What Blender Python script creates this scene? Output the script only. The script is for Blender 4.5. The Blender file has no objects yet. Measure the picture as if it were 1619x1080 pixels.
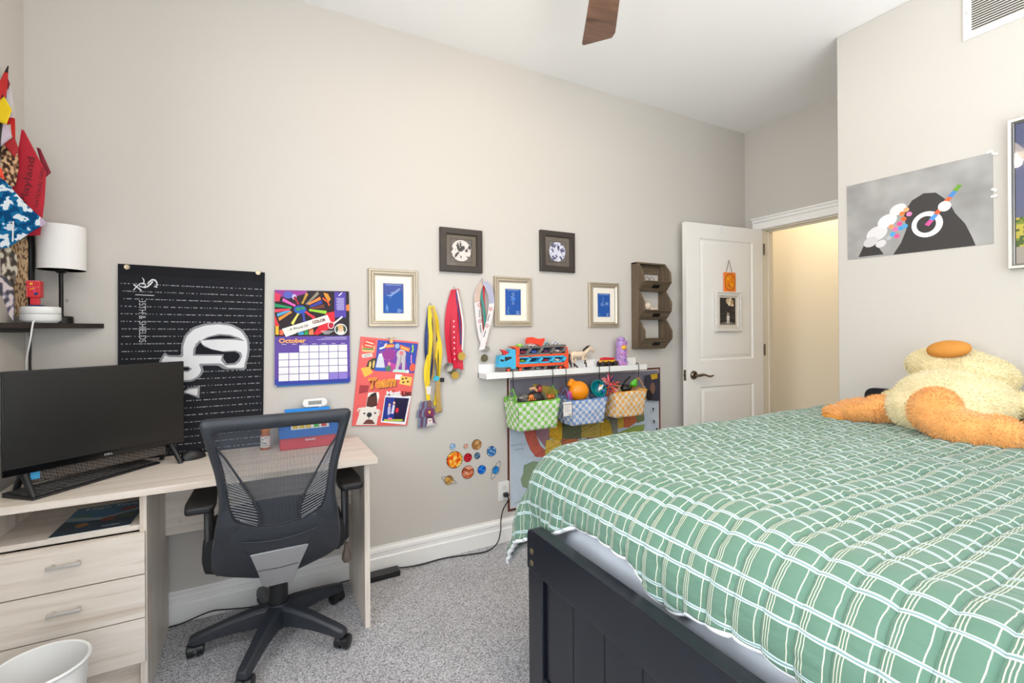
import bpy, bmesh, math, random
from mathutils import Vector, Matrix, noise
from mathutils.geometry import tessellate_polygon
random.seed(7)
C = bpy.context.scene.collection
S = bpy.context.scene
PI = math.pi
# ------------------------------------------------------------------ camera, world, lights
CZ = 1.271; YAW = 0.4942; ROLL = -0.0069; FPX = 739.04
FW = Vector((math.sin(YAW), math.cos(YAW), 0)); R0 = Vector((math.cos(YAW), -math.sin(YAW), 0)); U0 = Vector((0, 0, 1))
RT = math.cos(ROLL)*R0 + math.sin(ROLL)*U0
UP = -math.sin(ROLL)*R0 + math.cos(ROLL)*U0
cd = bpy.data.cameras.new('camera'); cam = bpy.data.objects.new('camera', cd); C.objects.link(cam)
cam.matrix_world = Matrix(((RT.x, UP.x, -FW.x, 0), (RT.y, UP.y, -FW.y, 0), (RT.z, UP.z, -FW.z, CZ), (0, 0, 0, 1)))
cd.sensor_width = 36; cd.sensor_fit = 'HORIZONTAL'; cd.lens = 36*FPX/1619
cd.shift_y = -(540-520.78)/1619; cd.clip_start = 0.02
S.camera = cam
S.view_settings.view_transform = 'Standard'; S.view_settings.look = 'None'
S.view_settings.gamma = 1; S.view_settings.use_curve_mapping = False
S.view_settings.exposure = 0.08
w = bpy.data.worlds.new('world'); S.world = w; w.use_nodes = True
w.node_tree.nodes['Background'].inputs[0].default_value = (0.75, 0.86, 1.0, 1)
w.node_tree.nodes['Background'].inputs[1].default_value = 1.2
def area(name, loc, rot, sx, sy, power, col):
    l = bpy.data.lights.new(name, 'AREA'); l.shape = 'RECTANGLE'; l.size = sx; l.size_y = sy
    l.energy = power; l.color = col
    o = bpy.data.objects.new(name, l); C.objects.link(o); o.location = loc; o.rotation_euler = rot; return o
# daylight outside the left-wall window, which the camera does not look at
area('daylight_left', (-1.10, 0.45, 1.75), (0, -PI/2, 0), 1.4, 1.0, 58, (0.90, 0.95, 1.0))
area('fill_front', (.8, -1.45, 1.25), (PI/2, 0, 0), 3.0, 1.8, 35, (0.96, 0.98, 1.0))  # added fill lamp behind the camera, outside an added window
# added upward fill lamp outside the front window, brightens the ceiling
area('ceiling_fill_front', (.9, -1.35, 0.16), (PI/2+1.35, 0, 0), 2.8, 0.35, 230, (0.96, 0.98, 1.0))
def bulb(name, loc, power, col, r=0.05):
    l = bpy.data.lights.new(name, 'POINT'); l.energy = power; l.color = col; l.shadow_soft_size = r
    o = bpy.data.objects.new(name, l); C.objects.link(o); o.location = loc; return o
bulb('hall_bulb', (4.15, 2.3, 2.45), 14, (1.0, 0.86, 0.62), 0.12)

# ------------------------------------------------------------------ helpers
def s2l(c): return tuple(((v/12.92) if v <= 0.04045 else ((v+0.055)/1.055)**2.4) for v in c)
def rgb(r, g, b): return s2l((r/255, g/255, b/255))
MATS = {}
def mat(name, col, rough=0.5, metal=0.0, bump=0.0, bscale=200.0, spec=0.5, var=0.0, vscale=20.0, stretch=None, emit=None, estr=0.0, sheen=0.0, coat=0.0, alpha=1.0):
    """principled material; colour variation and bump come from noise in object coordinates"""
    if name in MATS: return MATS[name]
    m = bpy.data.materials.new(name); m.use_nodes = True; MATS[name] = m
    nt = m.node_tree; b = nt.nodes['Principled BSDF']
    b.inputs['Base Color'].default_value = (*col, 1); b.inputs['Roughness'].default_value = rough
    b.inputs['Metallic'].default_value = metal; b.inputs['Specular IOR Level'].default_value = spec
    if sheen: b.inputs['Sheen Weight'].default_value = sheen
    if coat: b.inputs['Coat Weight'].default_value = coat
    if emit: b.inputs['Emission Color'].default_value = (*emit, 1); b.inputs['Emission Strength'].default_value = estr
    tc = nt.nodes.new('ShaderNodeTexCoord'); mp = nt.nodes.new('ShaderNodeMapping')
    nt.links.new(tc.outputs['Object'], mp.inputs[0])
    if stretch: mp.inputs['Scale'].default_value = stretch
    if var:
        n = nt.nodes.new('ShaderNodeTexNoise'); n.inputs['Scale'].default_value = vscale; n.inputs['Detail'].default_value = 5
        nt.links.new(mp.outputs[0], n.inputs['Vector'])
        r = nt.nodes.new('ShaderNodeValToRGB'); r.color_ramp.elements[0].position = 0.3; r.color_ramp.elements[1].position = 0.7
        r.color_ramp.elements[0].color = (*[max(0, c*(1-var)) for c in col], 1)
        r.color_ramp.elements[1].color = (*[min(1, c*(1+var)) for c in col], 1)
        nt.links.new(n.outputs[0], r.inputs[0]); nt.links.new(r.outputs[0], b.inputs['Base Color'])
    if bump:
        n2 = nt.nodes.new('ShaderNodeTexNoise'); n2.inputs['Scale'].default_value = bscale; n2.inputs['Detail'].default_value = 3
        nt.links.new(mp.outputs[0], n2.inputs['Vector'])
        bp = nt.nodes.new('ShaderNodeBump'); bp.inputs['Strength'].default_value = bump; bp.inputs['Distance'].default_value = 0.004
        nt.links.new(n2.outputs[0], bp.inputs['Height']); nt.links.new(bp.outputs[0], b.inputs['Normal'])
    return m
# flat-print material: colours come per face
def print_mat(name, rough, spec=0.3):
    m = bpy.data.materials.new(name); m.use_nodes = True; b = m.node_tree.nodes['Principled BSDF']
    a = m.node_tree.nodes.new('ShaderNodeAttribute'); a.attribute_name = 'Col'
    m.node_tree.links.new(a.outputs['Color'], b.inputs['Base Color'])
    b.inputs['Roughness'].default_value = rough; b.inputs['Specular IOR Level'].default_value = spec
    MATS[name] = m; return m
PRINT = print_mat('printed_paper', 0.55); PRINTC = print_mat('printed_cloth', 0.9, 0.15); PRINTG = print_mat('printed_gloss', 0.3, 0.4)

FR = {}   # object -> its world frame
def frame_of(p):
    return FR[p.name] if p is not None else Matrix.Identity(4)
def tag(o, label=None, cat=None, group=None, kind=None):
    if label: o['label'] = label
    if cat: o['category'] = cat
    if group: o['group'] = group
    if kind: o['kind'] = kind
    return o
def thing(name, label, cat, loc=(0, 0, 0), rz=0.0, group=None, kind=None):
    o = bpy.data.objects.new(name, None); C.objects.link(o); o.empty_display_size = 0.05
    o.location = loc; o.rotation_euler = (0, 0, rz)
    FR[o.name] = Matrix.Translation(loc) @ Matrix.Rotation(rz, 4, 'Z')
    return tag(o, label, cat, group, kind)

class MB:
    def __init__(s, M=None):
        s.v = []; s.f = []; s.c = []; s.mi = []; s.M = M; s.col = (0.8, 0.8, 0.8); s.m = 0; s.uv = None
    def add(s, vs, fs, col=None):
        o = len(s.v); s.v += [tuple(v) for v in vs]
        for f in fs:
            s.f.append([i+o for i in f]); s.c.append(col or s.col); s.mi.append(s.m)
        return s
    def box(s, x0, x1, y0, y1, z0, z1, col=None):
        return s.add([(x0,y0,z0),(x1,y0,z0),(x1,y1,z0),(x0,y1,z0),(x0,y0,z1),(x1,y0,z1),(x1,y1,z1),(x0,y1,z1)],
            [(0,3,2,1),(4,5,6,7),(0,1,5,4),(1,2,6,5),(2,3,7,6),(3,0,4,7)], col)
    def obox(s, c, size, R, col=None):
        R = R.to_3x3(); vs = []
        for z in (-1, 1):
            for x, y in ((-1,-1),(1,-1),(1,1),(-1,1)):
                vs.append(Vector(c) + R @ Vector((x*size[0]/2, y*size[1]/2, z*size[2]/2)))
        return s.add(vs, [(0,3,2,1),(4,5,6,7),(0,1,5,4),(1,2,6,5),(2,3,7,6),(3,0,4,7)], col)
    def prism(s, poly, ax, a0, a1, col=None):
        def p(q, a): return {'x': (a, q[0], q[1]), 'y': (q[0], a, q[1]), 'z': (q[0], q[1], a)}[ax]
        n = len(poly); vs = [p(q, a0) for q in poly] + [p(q, a1) for q in poly]
        fs = [list(range(n))[::-1], list(range(n, 2*n))] + [(i, (i+1) % n, n+(i+1) % n, n+i) for i in range(n)]
        return s.add(vs, fs, col)
    def tube(s, pts, r, n=8, closed=False, col=None, flat=1.0):
        pts = [Vector(p) for p in pts]; m = len(pts); rr = r if isinstance(r, (list, tuple)) else [r]*m
        vs = []; prev = None
        for i, p in enumerate(pts):
            a = pts[i-1] if (i > 0 or closed) else p; b = pts[(i+1) % m] if (i < m-1 or closed) else p
            t = (b-a).normalized() if (b-a).length > 1e-9 else Vector((0, 0, 1))
            if prev is None: u = t.orthogonal().normalized()
            else: u = (prev - t*prev.dot(t)); u = u.normalized() if u.length > 1e-6 else t.orthogonal().normalized()
            prev = u; w_ = t.cross(u)
            for k in range(n):
                a_ = 2*PI*k/n; vs.append(p + (u*math.cos(a_) + w_*math.sin(a_)*flat)*rr[i])
        fs = []
        for i in range(m if closed else m-1):
            j = (i+1) % m
            for k in range(n): fs.append((i*n+k, i*n+(k+1) % n, j*n+(k+1) % n, j*n+k))
        if not closed: fs += [list(range(n))[::-1], [(m-1)*n+k for k in range(n)]]
        return s.add(vs, fs, col)
    def lathe(s, prof, c, n=24, ax='z', col=None, M=None):
        vs = []; m = len(prof)
        for r, h in prof:
            for k in range(n):
                a = 2*PI*k/n; x, y = r*math.cos(a), r*math.sin(a)
                v = {'z': (x, y, h), 'y': (x, h, y), 'x': (h, x, y)}[ax]
                v = (M.to_3x3() @ Vector(v)) if M else Vector(v)
                vs.append(Vector(c)+v)
        fs = [(i*n+k, i*n+(k+1) % n, (i+1)*n+(k+1) % n, (i+1)*n+k) for i in range(m-1) for k in range(n)]
        if prof[0][0] > 1e-6: fs.append(list(range(n))[::-1])
        if prof[-1][0] > 1e-6: fs.append([(m-1)*n+k for k in range(n)])
        return s.add(vs, fs, col)
    def sph(s, c, r, nu=16, nv=10, R=None, col=None):
        if not isinstance(r, (list, tuple)): r = (r, r, r)
        vs = []; 
        for j in range(nv+1):
            th = PI*j/nv
            for i in range(nu):
                a = 2*PI*i/nu
                v = Vector((r[0]*math.sin(th)*math.cos(a), r[1]*math.sin(th)*math.sin(a), r[2]*math.cos(th)))
                if R: v = R.to_3x3() @ v
                vs.append(Vector(c)+v)
        fs = [(j*nu+i, (j+1)*nu+i, (j+1)*nu+(i+1) % nu, j*nu+(i+1) % nu) for j in range(nv) for i in range(nu)]
        return s.add(vs, fs, col)
    def grid(s, nu, nv, fn, colfn=None, uvfn=None):
        o = len(s.v)
        for j in range(nv+1):
            for i in range(nu+1): s.v.append(tuple(fn(i/nu, j/nv)))
        for j in range(nv):
            for i in range(nu):
                a = o+j*(nu+1)+i; s.f.append([a, a+1, a+nu+2, a+nu+1])
                s.c.append(colfn((i+.5)/nu, (j+.5)/nv) if colfn else s.col); s.mi.append(s.m)
        if uvfn:
            s.uv = s.uv or {}
            for j in range(nv+1):
                for i in range(nu+1): s.uv[o+j*(nu+1)+i] = uvfn(i/nu, j/nv)
        return s
    def ribbon(s, pts, wv, th=0.0012, col=None):
        """flat strap: centre line pts, half width vector(s) wv, thickness along y"""
        pts = [Vector(p) for p in pts]; n = len(pts); vs = []
        for i, p in enumerate(pts):
            q = Vector(wv[i]) if isinstance(wv, list) else Vector(wv)
            vs += [p-q-Vector((0, th, 0)), p+q-Vector((0, th, 0)), p+q, p-q]
        fs = [(0,3,2,1), ((n-1)*4, (n-1)*4+1, (n-1)*4+2, (n-1)*4+3)]
        for i in range(n-1):
            for k in range(4): fs.append((i*4+k, i*4+(k+1) % 4, (i+1)*4+(k+1) % 4, (i+1)*4+k))
        return s.add(vs, fs, col)
    def ring(s, prof, x0, x1, z0, z1, col=None):
        """mitred frame around a rectangle in the xz plane; prof = [(inset, y), ...]"""
        vs = []
        for d, y in prof: vs += [(x0+d, y, z0+d), (x1-d, y, z0+d), (x1-d, y, z1-d), (x0+d, y, z1-d)]
        fs = [(i*4+k, i*4+(k+1) % 4, (i+1)*4+(k+1) % 4, (i+1)*4+k) for i in range(len(prof)-1) for k in range(4)]
        return s.add(vs, fs, col)
    def build(s, name, m, parent=None, origin=None, bevel=0, seg=2, smooth=True, recalc=True, angle=0.6, merge=0):
        me = bpy.data.meshes.new(name)
        vs = [Vector(v) for v in s.v]
        if s.M is not None: vs = [s.M @ v for v in vs]
        if parent is not None:
            I = frame_of(parent).inverted(); vs = [I @ v for v in vs]; F = frame_of(parent)
        else:
            if origin is None:
                xs = [v.x for v in vs]; ys = [v.y for v in vs]; zs = [v.z for v in vs]
                origin = ((min(xs)+max(xs))/2, (min(ys)+max(ys))/2, min(zs))
            vs = [v-Vector(origin) for v in vs]; F = Matrix.Translation(origin)
        me.from_pydata(vs, [], s.f)
        mm = m if isinstance(m, list) else [m]
        for q in mm: me.materials.append(q)
        if len(mm) > 1: me.polygons.foreach_set('material_index', s.mi)
        if mm[0] in (PRINT, PRINTC, PRINTG):
            at = me.color_attributes.new('Col', 'FLOAT_COLOR', 'CORNER'); buf = []
            for p in me.polygons: buf += [*s.c[p.index], 1.0]*p.loop_total
            at.data.foreach_set('color', buf)
        if s.uv:
            ul = me.uv_layers.new(name='UVMap'); buf = []
            for l in me.loops: buf += list(s.uv.get(l.vertex_index, (0, 0)))
            ul.data.foreach_set('uv', buf)
        if recalc or merge:
            b = bmesh.new(); b.from_mesh(me)
            if merge: bmesh.ops.remove_doubles(b, verts=b.verts, dist=merge)
            if recalc: bmesh.ops.recalc_face_normals(b, faces=b.faces)
            b.to_mesh(me); b.free()
        if smooth:
            me.shade_smooth(); me.set_sharp_from_angle(angle=angle)
        o = bpy.data.objects.new(name, me); C.objects.link(o)
        if parent is not None: o.parent = parent
        else: o.location = origin
        FR[o.name] = F
        if bevel:
            bm_ = o.modifiers.new('bevel', 'BEVEL'); bm_.width = bevel; bm_.segments = seg; bm_.limit_method = 'ANGLE'; bm_.angle_limit = 0.6
        return o
def struct(name, mb, m, **k):
    o = mb.build(name, m, None, **k); o['kind'] = 'structure'; return o

# photograph pixel -> point on a wall plane at its true distance (used only to read sizes off flat walls)
def ray(x, y): return FW + RT*(x-809.5)/FPX - UP*(y-520.78)/FPX
def onY(x, y, Y=2.5):
    d = ray(x, y); t = Y/d.y; return Vector((d.x*t, Y, CZ+d.z*t))
def onX(x, y, X):
    d = ray(x, y); t = X/d.x; return Vector((X, d.y*t, CZ+d.z*t))
def onP(x, y, P, n):
    d = ray(x, y); o = Vector((0, 0, CZ)); t = n.dot(P-o)/n.dot(d); return o+d*t

class Decal:
    """flat printed artwork: thin coloured shapes on a plane, each 0.15 mm proud of the last"""
    def __init__(s, fn, out, step=0.00003, base=0.0):
        s.fn = fn; s.out = Vector(out); s.k = base; s.step = step; s.mb = MB()
    def poly(s, pts, col):
        s.k += s.step
        fs = [list(range(len(pts)))] if len(pts) < 5 else [list(f) for f in tessellate_polygon([[Vector((p[0], p[1], 0)) for p in pts]])]
        s.mb.add([s.fn(*p)+s.out*s.k for p in pts], fs, col); return s
    def rect(s, x0, y0, x1, y1, col): return s.poly([(x0, y0), (x1, y0), (x1, y1), (x0, y1)], col)
    def disc(s, cx, cy, rx, ry, col, n=22, a0=0, rot=0):
        ca, sa = math.cos(rot), math.sin(rot); P = []
        for k in range(n):
            a = 2*PI*k/n; x, y = rx*math.cos(a), ry*math.sin(a); P.append((cx+x*ca-y*sa, cy+x*sa+y*ca))
        return s.poly(P, col)
    def line(s, pts, w, col, closed=False):
        """stroke with width w"""
        s.k += s.step; n = len(pts)
        L = []; Rr = []
        for i in range(n):
            a = pts[max(i-1, 0)] if not closed else pts[i-1]; b = pts[min(i+1, n-1)] if not closed else pts[(i+1) % n]
            dx, dy = b[0]-a[0], b[1]-a[1]; l = math.hypot(dx, dy) or 1; ww = w[i] if isinstance(w, (list, tuple)) else w
            nx, ny = -dy/l*ww/2, dx/l*ww/2
            L.append((pts[i][0]+nx, pts[i][1]+ny)); Rr.append((pts[i][0]-nx, pts[i][1]-ny))
        vs = [s.fn(*p)+s.out*s.k for p in L+Rr]; m = n if closed else n-1
        s.mb.add(vs, [(i, (i+1) % n, n+(i+1) % n, n+i) for i in range(m)], col); return s
    def raster(s, nu, nv, x0, y0, x1, y1, f):
        s.k += s.step; k = s.k
        s.mb.grid(nu, nv, lambda u, v: s.fn(x0+(x1-x0)*u, y0+(y1-y0)*v)+s.out*k, colfn=f); return s
    def build(s, name, parent, m=None): return s.mb.build(name, m or PRINT, parent, smooth=False, recalc=False)

def quadmap(p00, p10, p11, p01):
    """unit square -> plane quad (corners in world), u right, v down from top-left"""
    a, b, c, d = [Vector(p) for p in (p00, p10, p11, p01)]
    return lambda u, v: a*(1-u)*(1-v)+b*u*(1-v)+c*u*v+d*(1-u)*v

_dg = None
def text(body, name, parent, m, origin, xdir, updir, height, width=None, extrude=0.0003, align='CENTER', shear=0.0, bold=0.0, spacing=1.0):
    """lettering laid on a plane; origin is centre of the text block"""
    cu = bpy.data.curves.new(name, 'FONT'); cu.body = body; cu.size = 1.0; cu.align_x = 'CENTER'; cu.align_y = 'CENTER'
    cu.shear = shear; cu.offset = bold; cu.space_character = spacing; cu.resolution_u = 3
    o = bpy.data.objects.new('tmp', cu); C.objects.link(o)
    bpy.context.view_layer.update()
    me = bpy.data.meshes.new_from_object(o.evaluated_get(bpy.context.evaluated_depsgraph_get()))
    bpy.data.objects.remove(o); bpy.data.curves.remove(cu)
    if not me.vertices: return None
    xs = [v.co.x for v in me.vertices]; ys = [v.co.y for v in me.vertices]
    w0 = max(xs)-min(xs); h0 = max(ys)-min(ys); cx = (max(xs)+min(xs))/2; cy = (max(ys)+min(ys))/2
    sy = height/h0; sx = (width/w0) if width else sy
    X = Vector(xdir).normalized(); Y = Vector(updir).normalized(); Z = X.cross(Y)
    I = frame_of(parent).inverted()
    for v in me.vertices:
        v.co = I @ (Vector(origin) + X*(v.co.x-cx)*sx + Y*(v.co.y-cy)*sy + Z*extrude)
    me.name = name; me.materials.clear(); me.materials.append(m)
    q = bpy.data.objects.new(name, me); C.objects.link(q); q.parent = parent; FR[q.name] = frame_of(parent)
    return q
XP_, ZP_ = Vector((1, 0, 0)), Vector((0, 0, 1))

# ------------------------------------------------------------------ materials
M_WALL = mat('greige_wall_paint', rgb(208, 203, 196), 0.75, bump=0.05, bscale=260, spec=0.25)
M_CEIL = mat('white_ceiling_paint', rgb(250, 249, 248), 0.85, bump=0.05, bscale=200, spec=0.2)
M_TRIM = mat('white_gloss_trim', rgb(250, 249, 246), 0.35, spec=0.5)
M_HALL = mat('cream_hall_paint', rgb(236, 222, 196), 0.8, spec=0.2)
M_BLACK = mat('black_plastic', rgb(26, 27, 30), 0.38, bump=0.05, bscale=900)
M_CHAIR = mat('charcoal_plastic', rgb(42, 46, 53), 0.42, bump=0.08, bscale=1200, var=0.08, vscale=30)
M_FAB = mat('black_fabric', rgb(30, 31, 35), 0.95, bump=0.3, bscale=1500)
M_WHITE = mat('white_plastic', rgb(240, 240, 238), 0.4)
M_STEEL = mat('brushed_nickel', rgb(205, 202, 198), 0.35, 0.6)
M_DKNICK = mat('antique_nickel', rgb(120, 108, 95), 0.3, 1.0)
M_WIRE = mat('black_wire', rgb(22, 20, 20), 0.4, 0.3)
M_LINE = mat('black_ink', rgb(28, 24, 26), 0.6)
M_WINK = mat('white_ink', rgb(238, 238, 238), 0.6)

def carpet():
    m = bpy.data.materials.new('grey_carpet'); m.use_nodes = True; nt = m.node_tree; b = nt.nodes['Principled BSDF']
    b.inputs['Roughness'].default_value = 1; b.inputs['Specular IOR Level'].default_value = 0.1; b.inputs['Sheen Weight'].default_value = 0.15
    tc = nt.nodes.new('ShaderNodeTexCoord')
    v = nt.nodes.new('ShaderNodeTexVoronoi'); v.inputs['Scale'].default_value = 260; nt.links.new(tc.outputs['Object'], v.inputs['Vector'])
    n = nt.nodes.new('ShaderNodeTexNoise'); n.inputs['Scale'].default_value = 190; n.inputs['Detail'].default_value = 4; nt.links.new(tc.outputs['Object'], n.inputs['Vector'])
    n3 = nt.nodes.new('ShaderNodeTexNoise'); n3.inputs['Scale'].default_value = 5; nt.links.new(tc.outputs['Object'], n3.inputs['Vector'])
    r = nt.nodes.new('ShaderNodeValToRGB'); e = r.color_ramp.elements
    e[0].position = 0.36; e[0].color = (*rgb(140, 138, 142), 1); e[1].position = 0.62; e[1].color = (*rgb(244, 243, 246), 1)
    x = e.new(0.5); x.color = (*rgb(208, 207, 211), 1)
    nt.links.new(n.outputs[0], r.inputs[0])
    mx = nt.nodes.new('ShaderNodeMix'); mx.data_type = 'RGBA'; mx.blend_type = 'MULTIPLY'; mx.inputs[0].default_value = 0.25
    nt.links.new(r.outputs[0], mx.inputs[6]); nt.links.new(n3.outputs[0], mx.inputs[7]); nt.links.new(mx.outputs[2], b.inputs['Base Color'])
    bp = nt.nodes.new('ShaderNodeBump'); bp.inputs['Strength'].default_value = 0.8; bp.inputs['Distance'].default_value = 0.006
    nt.links.new(v.outputs['Distance'], bp.inputs['Height']); nt.links.new(bp.outputs[0], b.inputs['Normal'])
    return m
M_CARPET = carpet()

def woodmat(name, c0, c1, c2, ax='x', scale=14, rough=0.45, gr=18):
    """streaky grain running along one axis"""
    m = bpy.data.materials.new(name); m.use_nodes = True; nt = m.node_tree; b = nt.nodes['Principled BSDF']
    b.inputs['Roughness'].default_value = rough
    tc = nt.nodes.new('ShaderNodeTexCoord'); mp = nt.nodes.new('ShaderNodeMapping'); nt.links.new(tc.outputs['Object'], mp.inputs[0])
    mp.inputs['Scale'].default_value = {'x': (1, gr, gr), 'y': (gr, 1, gr), 'z': (gr, gr, 1)}[ax]
    n = nt.nodes.new('ShaderNodeTexNoise'); n.inputs['Scale'].default_value = scale/8; n.inputs['Detail'].default_value = 7; n.inputs['Roughness'].default_value = 0.62; n.inputs['Distortion'].default_value = 0.6
    nt.links.new(mp.outputs[0], n.inputs['Vector'])
    r = nt.nodes.new('ShaderNodeValToRGB'); e = r.color_ramp.elements
    e[0].position = 0.3; e[0].color = (*c0, 1); e[1].position = 0.68; e[1].color = (*c2, 1); x = e.new(0.48); x.color = (*c1, 1)
    nt.links.new(n.outputs[0], r.inputs[0]); nt.links.new(r.outputs[0], b.inputs['Base Color'])
    bp = nt.nodes.new('ShaderNodeBump'); bp.inputs['Strength'].default_value = 0.06; bp.inputs['Distance'].default_value = 0.002
    nt.links.new(n.outputs[0], bp.inputs['Height']); nt.links.new(bp.outputs[0], b.inputs['Normal'])
    return m
OAKC = (rgb(204, 188, 170), rgb(230, 219, 206), rgb(240, 231, 221))
M_OAKX = woodmat('pale_oak_along', *OAKC, 'x'); M_OAKZ = woodmat('pale_oak_upright', *OAKC, 'z')
M_RACK = woodmat('weathered_brown_wood', rgb(70, 58, 44), rgb(100, 84, 66), rgb(124, 106, 84), 'x', 16, 0.7)
M_RACKZ = woodmat('weathered_brown_wood_upright', rgb(70, 58, 44), rgb(100, 84, 66), rgb(124, 106, 84), 'z', 16, 0.7)
M_FAN = woodmat('dark_fan_wood', rgb(78, 56, 44), rgb(108, 80, 66), rgb(124, 94, 78), 'x', 12, 0.35)
M_NAVY = mat('navy_black_painted_wood', rgb(22, 26, 35), 0.28, bump=0.05, bscale=60, var=0.1, vscale=12)

# ------------------------------------------------------------------ setting
YB = 2.5; XL = -0.804; XR = 3.557; XP = 2.837; YE = 1.43; H = 2.885; YF = -1.1
struct('floor', MB().box(XL-.1, 5.2, YF-.1, 3.4, -.06, 0), M_CARPET)
struct('ceiling', MB().box(XL-.1, 5.2, YF-.1, 3.4, H, H+.08), M_CEIL)
struct('wall_back', MB().box(XL-.1, XR, YB, YB+.1, 0, H), M_WALL)
wl = MB(); wy0, wy1, wz0, wz1 = -0.1, 1.0, 0.85, 2.35
wl.box(XL-.1, XL, YF-.1, wy0, 0, H).box(XL-.1, XL, wy1, YB, 0, H).box(XL-.1, XL, wy0, wy1, 0, wz0).box(XL-.1, XL, wy0, wy1, wz1, H)
struct('wall_left', wl, M_WALL)
struct('wall_right', MB().box(XP, XP+.1, YF-.1, YE, 0, H), M_WALL, bevel=.004)
struct('wall_alcove', MB().box(XP+.1, XR+.12, YE-.1, YE, 0, H), M_WALL)
fx0, fx1, fz0, fz1 = -0.6, 2.4, 0.35, 2.3  # opening in the front wall, added to let the fill lamps in
wf = MB(); wf.box(XL, fx0, YF-.1, YF, 0, H).box(fx1, XP, YF-.1, YF, 0, H).box(fx0, fx1, YF-.1, YF, 0, fz0).box(fx0, fx1, YF-.1, YF, fz1, H)
struct('wall_front', wf, M_WALL)
# door wall with its opening
DY0, DY1, DZ = 1.55, 2.345, 2.055
wd = MB(); wd.box(XR, XR+.12, DY1, YB+.1, 0, H).box(XR, XR+.12, YE, DY0, 0, H).box(XR, XR+.12, DY0, DY1, DZ, H)
struct('wall_door_side', wd, M_WALL)
# hallway beyond the door
struct('wall_hall', MB().box(4.62, 4.72, 0.9, 3.3, 0, H), M_HALL)
struct('wall_hall_far', MB().box(XR+.12, 4.62, 3.2, 3.3, 0, H), M_HALL)
struct('wall_hall_near', MB().box(XR+.12, 4.62, 0.9, 1.0, 0, H), M_HALL)
# baseboards, stepped profile
def baseprof(sx):  # (y outwards, z)
    return [(0, 0), (.018, 0), (.018, .078), (.013, .084), (.013, .104), (.017, .108), (.015, .122), (.006, .130), (.006, .138), (0, .138)]
bb = MB(); bb.prism([(YB-a, z) for a, z in baseprof(1)], 'x', XL, XR); struct('baseboard_back', bb, M_TRIM)
bl = MB(); bl.prism([(XL+a, z) for a, z in baseprof(1)], 'y', YF, YB-.02); struct('baseboard_left', bl, M_TRIM)
# door casing (left leg, head) and jamb
def casing(u): return [(0, .0), (0, .022), (.012, .024), (.02, .018), (.055, .016), (.062, .012), (.07, .012), (.076, .004), (.08, 0)]
c1 = MB()
c1.box(XR-.02, XR, DY1+.005, DY1+.075, 0, DZ+.005)
c1.box(XR-.026, XR, DY1+.06, DY1+.075, 0, DZ+.07)
c1.box(XR-.02, XR, DY0-.075, DY0-.005, 0, DZ+.005)
c1.box(XR-.02, XR, DY0-.075, DY1+.075, DZ+.005, DZ+.06)
c1.box(XR-.028, XR, DY0-.075, DY1+.078, DZ+.06, DZ+.085)
c1.box(XR-.036, XR, DY0-.075, DY1+.084, DZ+.085, DZ+.10)
struct('trim_1', c1, M_TRIM, bevel=.003)
j = MB(); j.box(XR-.002, XR+.122, DY1-.004, DY1+.001, 0, DZ).box(XR-.002, XR+.122, DY0-.001, DY0+.004, 0, DZ).box(XR-.002, XR+.122, DY0, DY1, DZ-.004, DZ+.001)
j.box(XR+.055, XR+.075, DY1-.012, DY1, 0, DZ).box(XR+.055, XR+.075, DY0, DY1, DZ-.012, DZ)
struct('trim_2', j, mat('warm_white_jamb', rgb(238, 230, 214), 0.4))
# windows outside the view, the front one added for fill: frames and panes
def glass():
    m = bpy.data.materials.new('window_glass'); m.use_nodes = True; nt = m.node_tree
    nt.nodes.remove(nt.nodes['Principled BSDF']); o = nt.nodes['Material Output']
    t = nt.nodes.new('ShaderNodeBsdfTransparent'); g = nt.nodes.new('ShaderNodeBsdfGlossy'); g.inputs['Roughness'].default_value = 0.02
    x = nt.nodes.new('ShaderNodeMixShader'); x.inputs[0].default_value = 0.05
    nt.links.new(t.outputs[0], x.inputs[1]); nt.links.new(g.outputs[0], x.inputs[2]); nt.links.new(x.outputs[0], o.inputs[0]); return m
M_GLASS = glass()
wn = thing('window_1', None, None, (XL, .45, wz0), kind='structure')
f = MB(); X0 = XL-.08
for a, b_, c_, d_ in ((wy0, wy0+.05, wz0, wz1), (wy1-.05, wy1, wz0, wz1), (wy0, wy1, wz0, wz0+.05), (wy0, wy1, wz1-.05, wz1), (wy0, wy1, 1.575, 1.615)):
    f.box(X0, X0+.05, a, b_, c_, d_)
f.build('window_frame', M_TRIM, wn, bevel=.003)
MB().box(X0+.02, X0+.026, wy0+.05, wy1-.05, wz0+.05, wz1-.05).build('pane', M_GLASS, wn)
wn = thing('added_fill_window', None, None, (.9, YF, fz0), kind='structure')  # unseen window added behind the camera for fill light
f = MB()
for a, b_, c_, d_ in ((fx0, fx0+.05, fz0, fz1), (fx1-.05, fx1, fz0, fz1), (fx0, fx1, fz0, fz0+.05), (fx0, fx1, fz1-.05, fz1), (.87, .93, fz0, fz1)):
    f.box(a, b_, YF-.09, YF-.04, c_, d_)
f.build('window_frame', M_TRIM, wn, bevel=.003)
MB().box(fx0+.05, fx1-.05, YF-.07, YF-.064, fz0+.05, fz1-.05).build('pane', M_GLASS, wn)

# ------------------------------------------------------------------ door leaf
Lh = Vector((3.54, 2.335, 0)); Lf = Vector((2.757, 2.40, 0)); DU = (Lf-Lh).normalized(); DN = Vector((-DU.y, DU.x, 0))
if DN.y > 0: DN = -DN
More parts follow.
